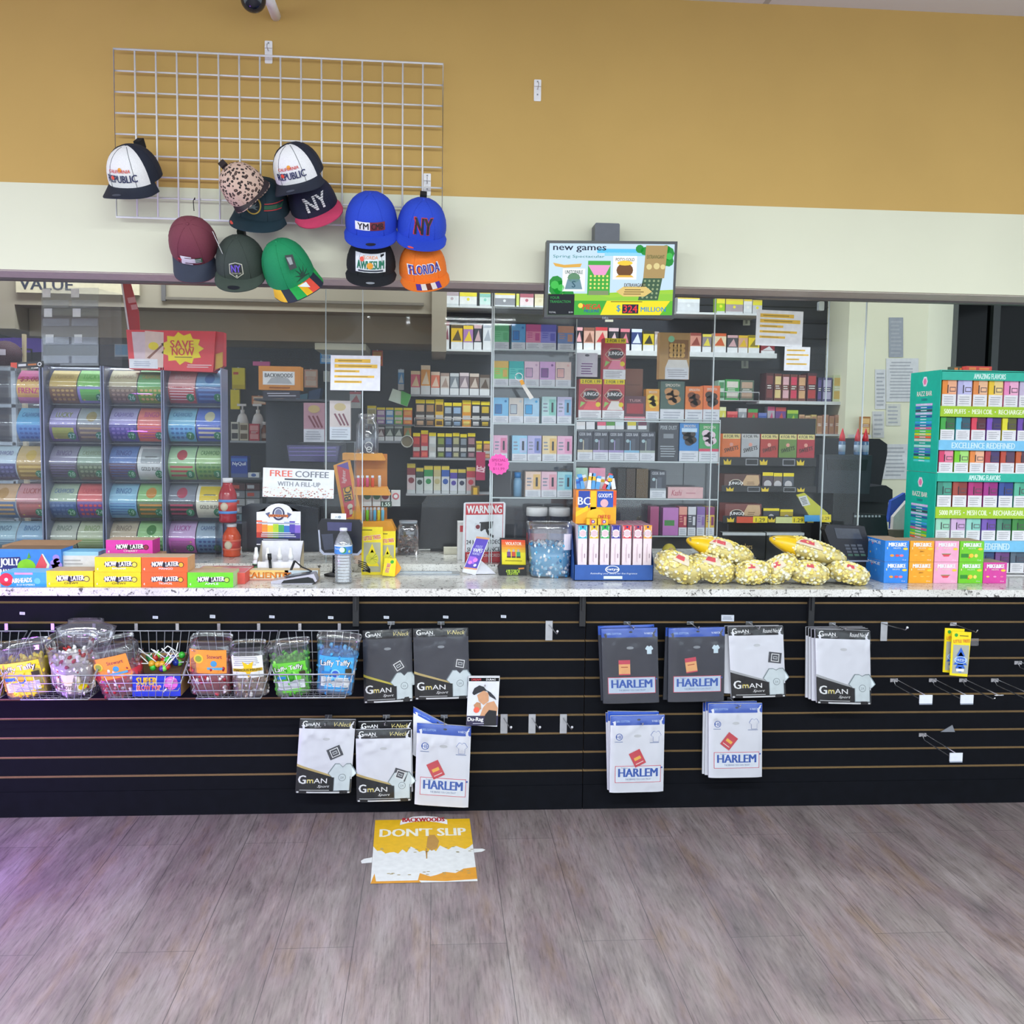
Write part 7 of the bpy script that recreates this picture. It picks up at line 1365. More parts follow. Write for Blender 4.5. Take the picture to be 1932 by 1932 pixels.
# ---- green vape towers at the right
YD = 4.30; TEAL = M('#14B49C', .45)
LIM, SKY = M('#A6CC1E', .5), M('#7AC4EC', .5)
def tower(label, yt, yb, bands, rows, zb=None):
    xa = P(1770, 850, YD).x; xb = xa+.66; zt = P(1850, yt, YD).z; z0 = zb if zb is not None else P(1850, yb, YD).z; dep = .28
    r = thing('vape_tower', label, 'display', ((xa+xb)/2, YD, z0), 'teal vape towers at the right')
    q = MB(); q.box(xa-.004, xa, YD, YD+dep, z0, zt, TEAL); q.box(xa, xb, YD+dep-.004, YD+dep, z0, zt, TEAL); q.box(xa, xb, YD, YD+dep, zt-.004, zt, TEAL); q.box(xa, xb, YD, YD+dep-.004, z0, z0+.004, WHITE); q.box(xb, xb+.004, YD, YD+dep, z0, zt, TEAL); q.build('carton', r)
    q = MB(); f = Fc(q, (xa-.004, YD+dep, z0), dep, zt-z0, (0, -1, 0)); f.ell(.5, .9, .055, M('#E8E0EC'), 1, 6); f.ell(.5, .9, .035, M('#E87AA8'), 2, 6); f.text('RAZZ BAR', .5, .78, .045, M('#F0E8E0'), 2, .5, .06); f.text('5000', .5, .72, .025, M('#2A6A8A'), 2, .2, .03)
    for k, h in enumerate(('#D8B8E8', '#2E66B8', '#3A4458', '#C8B8E8', '#2A5A9A', '#1EB0B0', '#3AA0DC', '#2E62B4', '#D8608A', '#6AC82A', '#D8D02A', '#E8603A', '#D8C8C0', '#1A9A8A', '#A8D8D0', '#5A7AC0', '#3A6AC0', '#1E4A6A', '#7AC42A', '#4AD0CC')):
        v = .67-k*.0295; f.rect(.22, v-.011, .78, v+.011, M(h), 1); f.rect(.4, v-.004, .6, v+.004, M('#D8E8EC'), 2)
    q.build('side_print', r)
    hz_ = lambda y: P(1850, y, YD).z
    for kk, (y0, y1, m_, txt) in enumerate(bands):
        q = MB(); q.box(xa, xb, YD-.004, YD, hz_(y1), hz_(y0), m_); f = Fc(q, (xa, YD-.004, hz_(y1)), xb-xa, hz_(y0)-hz_(y1))
        if txt == 'a': f.text('AMAZING FLAVORS', .33, .48, .6, M('#D0F4EC'), 1, .22, .06)
        elif txt == 'p': f.text('5000 PUFFS', .1, .5, .42, M('#F0F8D0'), 1, .15, .07); f.ell(.197, .5, .06, WHITE, 1); f.text('MESH COIL', .29, .5, .42, M('#F0F8D0'), 1, .14, .07); f.ell(.38, .5, .06, WHITE, 1); f.text('RECHARGEABLE', .52, .5, .42, M('#F0F8D0'), 1, .23, .07)
        else: f.text('EXCELLENCE REDEFINED', .31, .48, .56, M('#D4F0FC'), 1, .44, .06)
        q.build('front_strip', r)
    for ri, (y0, y1, its) in enumerate(rows):
        z = hz_(y1); q = MB(); q.box(xa, xb, YD+.001, YD+dep-.005, z-.004, z-.0006, WHITE); q.build('shelf', r)
        for k, (w, c1, c2) in enumerate(its):
            x = xa+.012+k*.0712
            q = MB(); q.box(x, x+.064, YD+.012, YD+.07, z, hz_(y0), M(c1, .4))
            f = Fc(q, (x, YD+.012, z), .064, hz_(y0)-z); f.rect(0, 0, 1, .46, M('#E8E6EA'), 1); f.lines(.1, .06, .9, .4, 4, M('#B4B2B8'), 2); f.rect(.38, .48, 1, 1, M(c2), 1); f.rect(.36, .5, .43, .82, M('#2E2A36'), 2); f.rect(.52, .56, .95, .74, M('#5A4A55'), 2); f.rect(.56, .59, .91, .71, M(c2), 3)
            tag(q.build('vape_box', o=(x+.032, YD+.04, z)), '%s vape box %s in the %s row of the %s teal tower' % (w, nth(k, 99), ('top', 'middle', 'bottom')[ri], 'upper' if 'upper' in label else 'lower'), 'vape box', 'vape boxes in the teal towers')
    return z0
zlow = tower('lower teal vape tower standing on the counter behind the candy cartons', 894, 1082, ((893, 909, TEAL, 'a'), (957, 978, LIM, 'p'), (1020, 1041, SKY, 'e')),
      ((910, 957, (('sea green', '#3A8A78', '#4AA08A'), ('rust', '#A8483A', '#8A3A34'), ('magenta', '#B82A7A', '#A82A6A'), ('berry', '#A82A8A', '#98207A'), ('navy blue', '#2E4A98', '#2A4088'), ('mint', '#5AB89A', '#4AA88A'), ('teal', '#3A9A9A', '#2E8A8A'), ('violet', '#6A5AA8', '#5A4A98'))),
       (979, 1020, (('pale mint', '#A8DCC4', '#9AD4B8'), ('pale lilac', '#DCB8E0', '#D0A8D8'), ('ice green', '#9AD8CC', '#8ACCC0'), ('violet', '#7A5AB8', '#6A4AA8'), ('forest green', '#4A8A70', '#3A7A60'), ('grass green', '#3A8A3E', '#2E7A34'), ('blue', '#3E6AB0', '#2E5AA0'), ('grey', '#8A8A94', '#7A7A84'))),
       (1042, 1080, (('white', '#C8C8CC', '#B8B8BC'), ('cream', '#D8CCB8', '#C8BCA8'), ('maroon', '#8A3A44', '#7A2E3A'), ('denim', '#3E5A8A', '#2E4A7A'), ('plum', '#7A4A8A', '#6A3E7A'), ('slate', '#5A6A7A', '#4A5A6A'), ('rose', '#C87A8A', '#B86A7A'), ('olive', '#7A8A4A', '#6A7A3E')))), zb=za)
tower('upper teal vape tower stacked on the lower one', 699, 893, ((702, 718, TEAL, 'a'), (767, 787, LIM, 'p'), (831, 850, SKY, 'e')),
      ((718, 767, (('orange', '#F08A2A', '#F4B08A'), ('lavender', '#B8B4E0', '#C8C4EC'), ('apricot', '#E88A3E', '#F0BC94'), ('yellow', '#F0C41E', '#F0D08A'), ('pink', '#F08AC0', '#F4B0D0'), ('grey lilac', '#C8B8D4', '#D4C8DC'), ('green', '#8AC86A', '#A8D88A'), ('blue', '#6AA8DC', '#8ABCE8'))),
       (788, 831, (('green', '#3AA83E', '#2E6A3A'), ('aqua', '#4AB8D0', '#2E5A6A'), ('red', '#E03A54', '#5A2A34'), ('purple', '#7A4AC0', '#3E2E6A'), ('yellow', '#E8DC1E', '#5A5A2A'), ('violet', '#6A3EA8', '#3A2A5E'), ('orange', '#E8843A', '#6A3E22'), ('teal', '#2A9A98', '#1E5A58'))),
       (851, 892, (('rose red', '#E03A6A', '#F08AA8'), ('lime', '#7AD01E', '#A8E07A'), ('orange', '#F08A3A', '#F4B894'), ('brick', '#B83A44', '#4A3A6A'), ('rust', '#C0452E', '#5A3E5A'), ('copper', '#C85A2A', '#5A3A4A'), ('teal', '#2A9A98', '#4AB0AA'), ('pink', '#E88AB0', '#F0A8C4')))), zb=P(1850, 893, YD).z)
zt = P(1850, 699, YD).z+.0005
for lab, x0, x1, yt, Y, c1 in (('small red and orange box lying on the upper teal tower', 1823, 1871, 690, YD+.06, '#E04A44'), ('small dark striped box on the upper teal tower beside the red one', 1798, 1822, 694, YD+.1, '#5A5A4E')):
    carton('small_box', lab, 'box', x0, x1, yt, 702, Y, .05, M(c1), lambda f: (f.rect(.1, .25, .38, .75, M('#F08A4A'), 1), f.rect(.5, .3, .9, .7, M('#F08A4A'), 1)), 'boxes on the upper teal tower', zt, zt=zt+.022)
# ================================================================ shelves and goods on the back wall
YSH = 6.2
def shelf(label, x0, x1, y, Y0=YSH-.02, Y1=6.443, m=None, lip=.012, wire=False):
    a, c = P(x0, y, Y0), P(x1, y, Y0); z = P((x0+x1)/2, y, Y0).z; q = MB()
    if wire:
        for k in range(9): q.tube([(a.x, Y0+(Y1-Y0)*k/8, z-.003), (c.x, Y0+(Y1-Y0)*k/8, z-.003)], .0025, STEEL, 4)
        for x in (a.x, (a.x+c.x)/2, c.x): q.tube([(x, Y0, z+.05), (x, Y0, z-.003), (x, Y1, z-.003)], .003, STEEL, 4)
        q.tube([(a.x, Y0, z+.05), (c.x, Y0, z+.05)], .003, STEEL, 4)
    else: q.box(a.x, c.x, Y0, Y1, z-lip, z, m or M('#D4D7DA', .5))
    tag(q.build('wall_shelf', o=((a.x+c.x)/2, Y1, z)), label, 'shelf', 'shelves on the back wall')
    return z+.0008
def po(c2, st):
    def d(f):
        A = M(c2)
        if st == 0: f.rect(0, 0, 1, .2, M('#DADCE0'), 1); f.ell(.5, .5, .17, A, 1, 12, .9); f.rect(.1, .74, .9, .84, A, 1); f.rect(0, .92, 1, 1, M('#2A2A30'), 1)
        elif st == 1: f.rect(0, .86, 1, 1, YEL, 1); f.rect(.1, .55, .9, .8, A, 1); f.rect(.05, .26, .95, .42, M('#C8C6C4'), 1); f.rect(.15, .05, .85, .2, A, 1)
        elif st == 2: f.rect(0, .62, 1, .86, A, 1); f.rect(0, .86, 1, 1, M('#E0C84A'), 1); f.ell(.5, .44, .1, A, 1); f.rect(0, .0, 1, .12, M('#C8CCD0'), 1)
        elif st == 3: f.rect(.1, .6, .9, .9, A, 1); f.rect(.1, .1, .9, .4, A, 1); f.lines(.15, .42, .85, .58, 2, M('#E8E4DC'), 1)
        elif st == 4: f.rect(0, .0, 1, .3, M('#DCDEE2'), 1); f.poly([(.1, .35), (.9, .35), (.6, .8)], A, 1); f.rect(0, .85, 1, 1, A, 1)
    return d
def prow(where, noun, grp, z, yb, its, st, Y=YSH, dep=.08, cat='pack', name='tobacco_pack', cnt=None):
    n = cnt or len(its)
    for k, (w, x0, x1, yt, c1, c2) in enumerate(its):
        carton(name, '%s %s, %s %s' % (w, noun, nth(k, n), where), cat, x0, x1-.6, yt, yb, Y, dep, M(c1, .4), po(c2, st), grp, z, zt=z+P((x0+x1)/2, yt, Y).z-P((x0+x1)/2, yb, Y).z)
z = shelf('white shelf highest on the back wall above the cigarillo shelf', 836, 1036, 578)
prow('on the highest white shelf', 'carton', 'packs on the highest shelf', z, 578, (('white', 840, 866, 548, '#E0E2E6', '#B8A8B0'), ('yellow striped', 867, 900, 549, '#E4E4E4', '#E8D83A'), ('mint', 905, 926, 550, '#C8E0DC', '#8AC4B8'), ('grey', 932, 972, 552, '#8A8C94', '#D8DADE'), ('yellow green', 974, 980, 550, '#C8D06A', '#C8D06A'), ('rose white', 981, 1007, 548, '#E0D0D4', '#A85A6A'), ('cream', 1009, 1030, 548, '#D8D0B4', '#C8BC9A')), 2)
z = shelf('white shelf with tan cigarillo pouches beside the bulkhead post', 816, 929, 659)
prow('on the white shelf beside the bulkhead post', 'cigarillo pouch', 'pouches beside the bulkhead post', z, 659, (('white', 839, 848, 607, '#DCD8D8', '#8A4A5A'), ('yellow', 851, 873, 612, '#E4B82A', '#5A4A2A'), ('purple', 874, 893, 614, '#A87AB4', '#E8C83A'), ('dark', 894, 909, 612, '#3A3E4A', '#C8A8B0'), ('tall white', 911, 928, 610, '#DCE0E6', '#A8B0BC')), 4)
z = shelf('dark shelf with flavour pouches left of the pastel case, second level', 774, 927, 745, m=M('#9A9CA4'))
prow('on the second level by the pastel case', 'leaf pouch', 'leaf pouches left of the pastel case', z, 745, (('crimson', 775, 793, 701, '#D8506A', '#F0D0A8'), ('orange', 794, 812, 690, '#E89A3A', '#F0D8B8'), ('coral', 813, 830, 702, '#E87A5A', '#F0D0B8'), ('beige', 831, 848, 704, '#D0C4BC', '#A89084'), ('grey', 849, 866, 704, '#7A828C', '#C8CCD0'), ('mauve', 867, 885, 703, '#8A7A84', '#D8C8CC'), ('brown', 886, 904, 704, '#7A6258', '#D0C0B4'), ('silver', 905, 924, 706, '#9A928C', '#5A4A40')), 4)
z = shelf('wire rack of dark and yellow pouches left of the pastel case', 782, 927, 805, wire=True)
prow('in the wire rack by the pastel case', 'foil pouch', 'foil pouches in the wire rack', z, 805, (('brown', 784, 802, 755, '#3E3430', '#D8B898'), ('tan', 803, 820, 755, '#4A3A30', '#B88A5A'), ('yellow', 821, 837, 754, '#E4B42A', '#6A4A1E'), ('slate', 838, 853, 760, '#3A4450', '#A8B4C0'), ('ice blue', 854, 871, 760, '#3E4A58', '#9AB8DC'), ('amber', 872, 889, 755, '#E89A2E', '#F0D870'), ('black and white', 890, 906, 756, '#26282E', '#D8D8DC'), ('black and gold', 907, 924, 757, '#2A2A2C', '#D8B82E')), 1)
z = shelf('steel edged shelf of small dark packs, third level left of the pastel case', 774, 927, 864, m=M('#A8AAB0'))
prow('on the third level by the pastel case', 'dip pack', 'dip packs left of the pastel case', z, 864, (('red', 779, 793, 818, '#A8303A', '#D84A4A'), ('bright red', 794, 808, 813, '#C83A44', '#E86A5A'), ('white', 809, 823, 817, '#C8CCCE', '#E4E6E8'), ('olive', 825, 839, 818, '#4A5230', '#8A9A4A'), ('navy', 840, 853, 818, '#2E3A6A', '#5A6AA8'), ('khaki', 854, 867, 817, '#5A5A50', '#B8B48A'), ('graphite', 868, 881, 819, '#3E444C', '#8A94A0'), ('maroon', 882, 897, 817, '#4A2E38', '#A87A84'), ('yellow', 898, 910, 832, '#8A7A2A', '#E8D02A'), ('copper', 912, 926, 832, '#A86A4A', '#D89A74')), 1, dep=.06)
z = shelf('lowest shelf of cigarette packs left of the pastel case', 766, 930, 932, m=M('#B4B6BC'))
prow('on the lowest shelf by the pastel case', 'cigarette pack', 'cigarette packs on the lowest shelf', z, 932, (('maroon and white', 768, 784, 876, '#D8C8CC', '#8A3A44'), ('black and white', 785, 799, 884, '#C8D0D0', '#3A4A44'), ('green and white', 800, 817, 880, '#DCE4E0', '#3A9A5A'), ('cream', 818, 832, 880, '#DCD8C0', '#C8BC8A'), ('blue and white', 833, 848, 880, '#DCE0E8', '#3A62B8'), ('violet and white', 849, 863, 886, '#DADCE8', '#5A4AB0'), ('dark and white', 864, 879, 886, '#DCDEE4', '#3A3E5A'), ('pink red', 880, 897, 882, '#E0B8BC', '#D84A5A')), 2, dep=.1)
carton('tall_pack', 'tall magenta pack hanging over the dip packs beside the pink starburst', 'pack', 898, 915, 853, 906, YSH-.06, .03, M('#B82A5A'), lambda f: f.text('ISE', .5, .4, .3, M('#F0C8D4'), 1, .6, .05, 0, 1.4))
carton('gold_pack', 'narrow brown and gold pack above the WARNING sign', 'pack', 889, 904, 917, 947, 6.15, .035, M('#7A5E2A'), lambda f: f.rect(.25, .1, .75, .9, M('#E8B82A'), 1))
z = shelf('long white shelf of cigarillo pouches behind the red diamond badge packs', 1084, 1466, 663, lip=.03)
prow('on the shelf behind the red diamond badge packs', 'cigarillo pouch', 'pouches on the long white shelf', z, 662, (('black pink', 1085, 1099, 620, '#2A2A32', '#E8A8B0'), ('tan', 1101, 1121, 620, '#D8A898', '#8A5A4A'), ('yellow topped', 1123, 1146, 619, '#D8B8A8', '#C83A44'), ('black', 1148, 1167, 620, '#2E3038', '#D8B8C0'), ('dark red', 1170, 1188, 621, '#3A2A32', '#D87A8A'), ('navy blue', 1191, 1211, 621, '#2E4078', '#D8E0F0'), ('yellow', 1213, 1234, 624, '#D8C02A', '#2E2E22'), ('pale', 1235, 1243, 625, '#D0C8C8', '#A89A9A'), ('brick pink', 1302, 1323, 626, '#C88A7A', '#8A3E34'), ('grey', 1325, 1342, 628, '#8A8088', '#D8C84A'), ('gold', 1345, 1370, 626, '#E0D0B0', '#C85A2E'), ('charcoal', 1372, 1392, 629, '#4A4A50', '#C8A0A4'), ('rose gold', 1393, 1411, 629, '#D0A088', '#D8B02A'), ('bright yellow', 1412, 1433, 628, '#E4C81E', '#8A7A1E'), ('maroon', 1436, 1462, 645, '#8A2A34', '#D8D8DC')), 4, dep=.1)
z = shelf('short white shelf near the ceiling behind the highlighted papers', 1276, 1441, 590)
prow('on the short white shelf near the top right', 'carton', 'packs on the short white shelf', z, 590, (('clear white', 1278, 1320, 561, '#D0D4DA', '#E0E4E8'), ('green yellow', 1352, 1368, 561, '#9AC82A', '#E4E03A'), ('grey pink', 1369, 1402, 563, '#A89AA0', '#E4DC3A'), ('white topped', 1403, 1419, 563, '#D8DCE0', '#E8E8E4'), ('pale', 1420, 1438, 564, '#C8C8CC', '#E4DC3A')), 2)
z = shelf('wire rack of green labelled packs right of the orange wafer packs', 1353, 1432, 755, wire=True)
prow('in the wire rack by the wafer packs', 'label pack', 'packs in the short wire rack', z, 755, (('mint', 1355, 1367, 718, '#A8C8B4', '#4A8A5A'), ('green', 1368, 1395, 716, '#3A9A4A', '#D8D0C8'), ('brown and green', 1396, 1422, 717, '#5A6A5A', '#B89A84')), 3, dep=.12)
z = shelf('pale shelf of brown cigar tubes behind the right glass panel', 1432, 1623, 757, lip=.02)
prow('on the pale shelf at right', 'cigar box', 'cigar boxes on the pale shelf', z, 757, (('maroon', 1444, 1459, 705, '#4A1E24', '#7A3A3A'), ('cocoa, yellow banded', 1460, 1474, 706, '#6A342A', '#E0C88A'), ('cocoa, pink banded', 1475, 1489, 707, '#6E382E', '#E0B0B8'), ('cocoa, red banded', 1490, 1504, 707, '#6A342A', '#D83A5A'), ('cocoa, tan banded', 1505, 1520, 708, '#6E382E', '#D8A87A'), ('wine', 1522, 1540, 704, '#4A1A28', '#B83A3A'), ('indigo', 1542, 1550, 712, '#2E2A5A', '#5A4A8A'), ('violet', 1551, 1569, 712, '#4A4474', '#B8B0D0'), ('pale lime', 1571, 1587, 707, '#C8D0A8', '#D0B05A'), ('lime', 1588, 1603, 707, '#CCD4AC', '#D0B05A'), ('pale green', 1604, 1618, 708, '#C4D4B0', '#8AB86A')), 3, dep=.12)
z = shelf('dark shelf of bright sachets and wooden boxes above the crown rack', 1366, 1622, 818, m=M('#C4C8CC'))
prow('on the dark shelf above the crown rack', 'sachet', 'sachets above the crown rack', z, 818, (('yellow', 1357, 1369, 770, '#E0D85A', '#E8E8B8'), ('red', 1371, 1391, 778, '#C8303A', '#E86A6A'), ('silver', 1392, 1408, 772, '#9A9CA4', '#D0D0D4'), ('red and green', 1410, 1429, 773, '#B83A3A', '#4A9A4A'), ('blue', 1430, 1446, 780, '#3E5AA8', '#6A7AC0'), ('silver and pink', 1447, 1461, 768, '#B0A8B4', '#C84A7A'), ('purple', 1462, 1482, 769, '#6A3E8A', '#C84A4A'), ('leaf green', 1484, 1505, 774, '#4A8A2E', '#A8C83A')), 4, dep=.06)
prow('in the row of wooden boxes', 'wooden cigar box', 'wooden cigar boxes', z, 818, tuple((w, 1507+k*11.3, 1517.5+k*11.3, 782+(k % 2)*2, c, '#A87A5A') for k, (w, c) in enumerate((('pale', '#C8A07A'), ('cream', '#D0B084'), ('yellowish', '#C8B06A'), ('tan', '#B88A6A'), ('reddish', '#B07A64'), ('brown', '#A87460'), ('rosy', '#B48470'), ('dark tan', '#A87A64')))), 3, dep=.1)
carton('snack_pouch', 'white and yellow snack pouch at the right end of the wooden boxes', 'pouch', 1599, 1618, 774, 818, YSH, .04, M('#C8C4B0'), lambda f: (f.rect(0, .1, 1, .45, M('#D8B83A'), 1), f.rect(0, .85, 1, 1, M('#D8C84A'), 1)), None, z)
# left bay -------------------------------------------------------
z = shelf('white wall shelf with pump bottles and drink cartons at the left bay', 434, 560, 832, m=M('#A8B0B8'))
for k, x in enumerate((458, 487)):
    p = P(x, 832, YSH+.06); H = P(x, 762, YSH+.06).z-z; R = .036
    r = thing('pump_bottle', 'white pump lotion bottle with blue oval, %s of the pair' % ('left' if k == 0 else 'right'), 'bottle', (p.x, p.y, z), 'white pump bottles')
    q = MB(); q.lathe([(R*.9, 0), (R, .01), (R, H*.5), (R*.7, H*.68), (R*.38, H*.74)], (p.x, p.y, z), WHITE, 18, 1, .7); q.blob((p.x, p.y-R*.68, z+H*.38), .018, .004, .018, M('#5AA0D8'), 10, 6); q.build('bottle', r)
    q = MB(); q.lathe([(.012, H*.74), (.012, H*.84), (.005, H*.84), (.005, H*.94)], (p.x, p.y, z), WHITE, 12); q.box(p.x-.03, p.x+.022, p.y-.01, p.y+.01, z+H*.94, z+H, WHITE); q.build('pump', r)
prow('before the pump bottles', 'animal print carton', 'cartons before the pump bottles', z, 832, (('black and white', 436, 451, 797, '#D8D8CC', '#3A3A3E'), ('brown spotted', 452, 469, 799, '#D0C8B0', '#6A5A3E'), ('red', 470, 490, 800, '#C83444', '#E8A0A0')), 3, Y=YSH-.015, dep=.025)
for k, (x, h, w) in enumerate(((500, '#8A4A2E', 'amber'), (515, '#C87A2A', 'orange'), (529, '#6A2A2E', 'dark red'))):
    p = P(x, 832, YSH+.02); r = thing('medicine_bottle', w+' medicine bottle on the left bay shelf, '+nth(k, 3), 'bottle', (p.x, p.y, z), 'medicine bottles')
    q = MB(); q.lathe([(.021, 0), (.022, .07), (.012, .085), (.012, .095)], (p.x, p.y, z), M(h, .25), 14); q.lathe([(.0225, .015), (.0225, .045)], (p.x, p.y, z), M('#D0B8A8'), 14); q.build('body', r); q = MB(); q.lathe([(.014, .095), (.014, .115)], (p.x, p.y, z), WHITE, 12); q.build('cap', r)
carton('white_lid_tub', 'dark red tub with white lid behind the medicine bottles', 'tub', 512, 531, 779, 800, YSH+.09, .06, M('#6A2434'), lambda f: f.rect(0, .5, 1, 1, WHITE, 1), None, z, zt=P(521, 779, YSH+.09).z)
def hang(name, label, cat, x0, x1, yt, yb, m, deco, Y=6.40, dep=.03, grp=None, peg_=True):
    o = carton(name, label, cat, x0, x1, yt, yb, Y, dep, m, deco, grp)
    if peg_:
        q = MB(); a = P((x0+x1)/2, yt+1, Y); q.tube([(a.x, Y-.02, a.z+.004), (a.x, 6.445, a.z+.004)], .003, STEEL, 5); b = q.build('peg', o)
        b.location = (0, 0, 0)
    return o
gh_ = 'goods hanging on the left bay wall'
hang('yellow_pack', 'yellow pack hanging highest beside the lottery towers', 'pack', 438, 462, 694, 734, M('#E8D818', .4), lambda f: (f.rect(.1, .68, .5, .8, M('#D8603A'), 1), f.rect(.0, .0, 1, .2, M('#D0BC14'), 1)), grp=gh_)
hang('yellow_pack', 'plain yellow packet hanging below another yellow pack', 'pack', 435, 452, 735, 772, M('#ECDC1C', .4), None, grp=gh_)
def bw(f): f.rect(.1, .22, .86, .78, M('#DDE0E6'), 1); f.text('BACKWOODS', .48, .62, .16, M('#5A6068'), 2, .66, .05); f.poly([(.2, .28), (.8, .28), (.7, .5), (.5, .58), (.3, .5)], M('#A8ACB4'), 2); f.rect(.25, .07, .75, .13, M('#8A4A12'), 1)
a_ = P(525, 742, 5.6)
r = carton('cigar_carton', 'tilted tan carton with white label in the left bay', 'carton', 488, 567, 691, 736, 5.6, .12, M('#C8843A', .5), bw, None)
q = MB(); px4(q, 496, 737, 566, 752, 5.6, M('#2E2E3E')); f = FQ(q, 5.6, (496, 737), (566, 737), (496, 752)); f.flat = True; f.lines(.1, .2, .9, .8, 2, M('#B8B8C8'), 1); q.build('dark_flap', r)
q = MB(); xa, xb = P(488, 690, 5.74).x, P(640, 690, 5.74).x; zq = P(525, 752, 5.6).z; q.box(xa, xb, 5.59, 5.98, zq-.012, zq-.001, M('#3A3E48')); q.box(xa, xb, 5.97, 5.98, .0, zq-.012, M('#3A3E48')); tag(q.build('display_stand', o=(xa, 5.98, 0)), 'dark stand carrying the tilted tan carton', 'stand')
for w, x0, x1, yt, yb, c1, dc in (('peach floral card pack', 574, 599, 697, 731, '#E8B098', po('#F0D8C8', 3)), ('grey striped pack', 610, 622, 700, 720, '#B8B8B0', None), ('sky blue pack', 604, 626, 660, 686, '#3EA0E8', po('#C8E4F8', 3)), ('purple pack', 636, 655, 660, 668, '#6A4AB0', po('#B8A8E0', 3)), ('violet pack', 670, 688, 660, 668, '#7A4AA0', po('#C8A8E0', 3)), ('orange pack behind the left notice', 702, 722, 661, 690, '#E8602A', po('#F0A03A', 3)), ('blue toothbrush pack', 751, 762, 697, 736, '#4A9AD8', po('#D8E8F4', 4)), ('pink strip', 477, 509, 682, 690, '#E86AA8', None), ('orange medicine box, left', 475, 503, 747, 763, '#D88A5A', po('#F0D8C0', 3)), ('orange medicine box, right', 506, 535, 748, 763, '#D0783A', po('#F0C89A', 3)), ('playing card pack', 660, 681, 739, 770, '#D0D2DC', po('#C84A5A', 4))):
    hang('hanging_pack', w+' hanging on the dark back wall', 'pack', x0, x1, yt, yb, M(c1, .4), dc, grp=gh_)
for lab, pts, h in (('dark blue picture pack leaning right in the left bay', [(583, 738), (606, 732), (601, 760), (580, 762)], '#3E5A88'), ('pale blue picture pack beside the dark blue one in the left bay', [(559, 746), (581, 742), (579, 760), (557, 762)], '#5A8AA8')):
    q = MB(); pxprism(q, pts, 6.3, .142, M(h)); tag(q.build('picture_pack', o=P(*pts[3], 6.3)), lab, 'pack')
z = shelf('dark lower shelf of the left bay with blue medicine boxes', 434, 640, 902, m=M('#4A4E58'), Y0=6.1)
carton('medicine_box', 'dark blue medicine box with white lettering on the lower left shelf', 'box', 436, 467, 862, 902, 6.12, .1, M('#1E3E9A', .35), lambda f: (f.text('NyQuil', .5, .62, .2, M('#D8E4F4'), 1, .8, .04), f.rect(0, .75, 1, .9, M('#3A6AC0'), 1), f.rect(0, 0, 1, .18, M('#4A5A8A'), 1)), None, z)
carton('small_box', 'small white box with blue oval beside the blue medicine box', 'box', 468, 489, 893, 902, 6.12, .06, M('#C8CCD0'), lambda f: f.ell(.5, .5, .35, M('#3A5A98'), 1, 12, 1.5), None, z)
carton('gray_game', 'dark tall box with orange lettering behind the cigar packs', 'box', 533, 571, 766, 832, 6.1, .06, M('#3E3E4E'), lambda f: (f.text('MAGNUM', .5, .82, .1, M('#D8A03A'), 1, .9, .05), f.lines(.1, .1, .9, .3, 3, M('#8A8A98'), 1)), None, z+.0 if 0 else shelf('narrow dark shelf under the tall dark box', 530, 606, 838, m=M('#3A3C44'), Y0=6.05))
r = carton('candy_box', 'black snack box with white tooth edge under the tall dark box', 'box', 531, 572, 804, 837, 6.06, .035, M('#2A221E'), lambda f: (f.lines(.1, .3, .75, .5, 3, M('#B8A890'), 1), f.poly([(.75, .9), (.98, .95), (.95, .1), (.82, .2)], M('#D8D4D0'), 2), f.ell(.4, .75, .08, M('#E0C83A'), 2)))
gw_ = 'white labelled cigar packs behind the glass'
for lab, x0, x1, yt, yb, Y, c1 in (('pink cigar pack with white warning label standing before the dark box', 573, 612, 760, 834, 5.5, '#B88A9A'), ('pale cigar pack with three diagonal cigars behind the notice', 622, 661, 756, 830, 4.52, '#D8C8C4')):
    def cg(f):
        f.rect(0, 0, 1, .33, M('#DDE0EA'), 2); f.lines(.08, .05, .92, .29, 4, M('#A8AEBC'), 3); f.ell(.5, .84, .1, M('#C8B07A'), 2, 16, 1.5)
        for k in range(3): f.poly([(.2+k*.2, .66), (.28+k*.2, .68), (.6+k*.17, .38), (.52+k*.17, .36)], M('#7A3A4A'), 3)
    carton('cigar_pack', lab, 'cigar pack', x0, x1, yt, yb, Y, .03, M(c1, .4), cg, gw_)
q = MB(); a, c = P(565, 834, 5.48), P(640, 834, 5.48); q.box(a.x, c.x, 5.46, 5.9, a.z-.016, a.z-.002, M('#3E4048')); q.box(a.x, c.x, 5.88, 5.9, 0, a.z-.016, M('#3E4048')); tag(q.build('display_stand', o=(a.x, 5.9, 0)), 'dark stand under the pink cigar pack with white label', 'stand')
q = MB(); a, c = P(612, 832, 4.5), P(670, 832, 4.5); z2 = a.z-.001; q.box(a.x, c.x, 4.49, 4.58, z2-.004, z2, ACRYL); q.box(a.x, a.x+.004, 4.49, 4.58, zi, z2-.004, ACRYL); q.box(c.x-.004, c.x, 4.49, 4.58, zi, z2-.004, ACRYL); tag(q.build('riser', o=(a.x, 4.5, zi)), 'clear acrylic riser carrying the pale three cigar pack', 'riser')
r = thing('purple_tray', 'dark purple glossy tray lying above the FREE COFFEE sign', 'tray', tuple(P(590, 878, 5.3)))
q = MB(); pxprism(q, [(541, 840), (640, 842), (636, 872), (546, 870)], 5.3, .12, M('#3A3270', .15)); q.build('body', r); q = MB()
for k in range(3): px4(q, 545, 844+k*7, 634, 846+k*7, 5.296, M('#7A6AC0', .2))
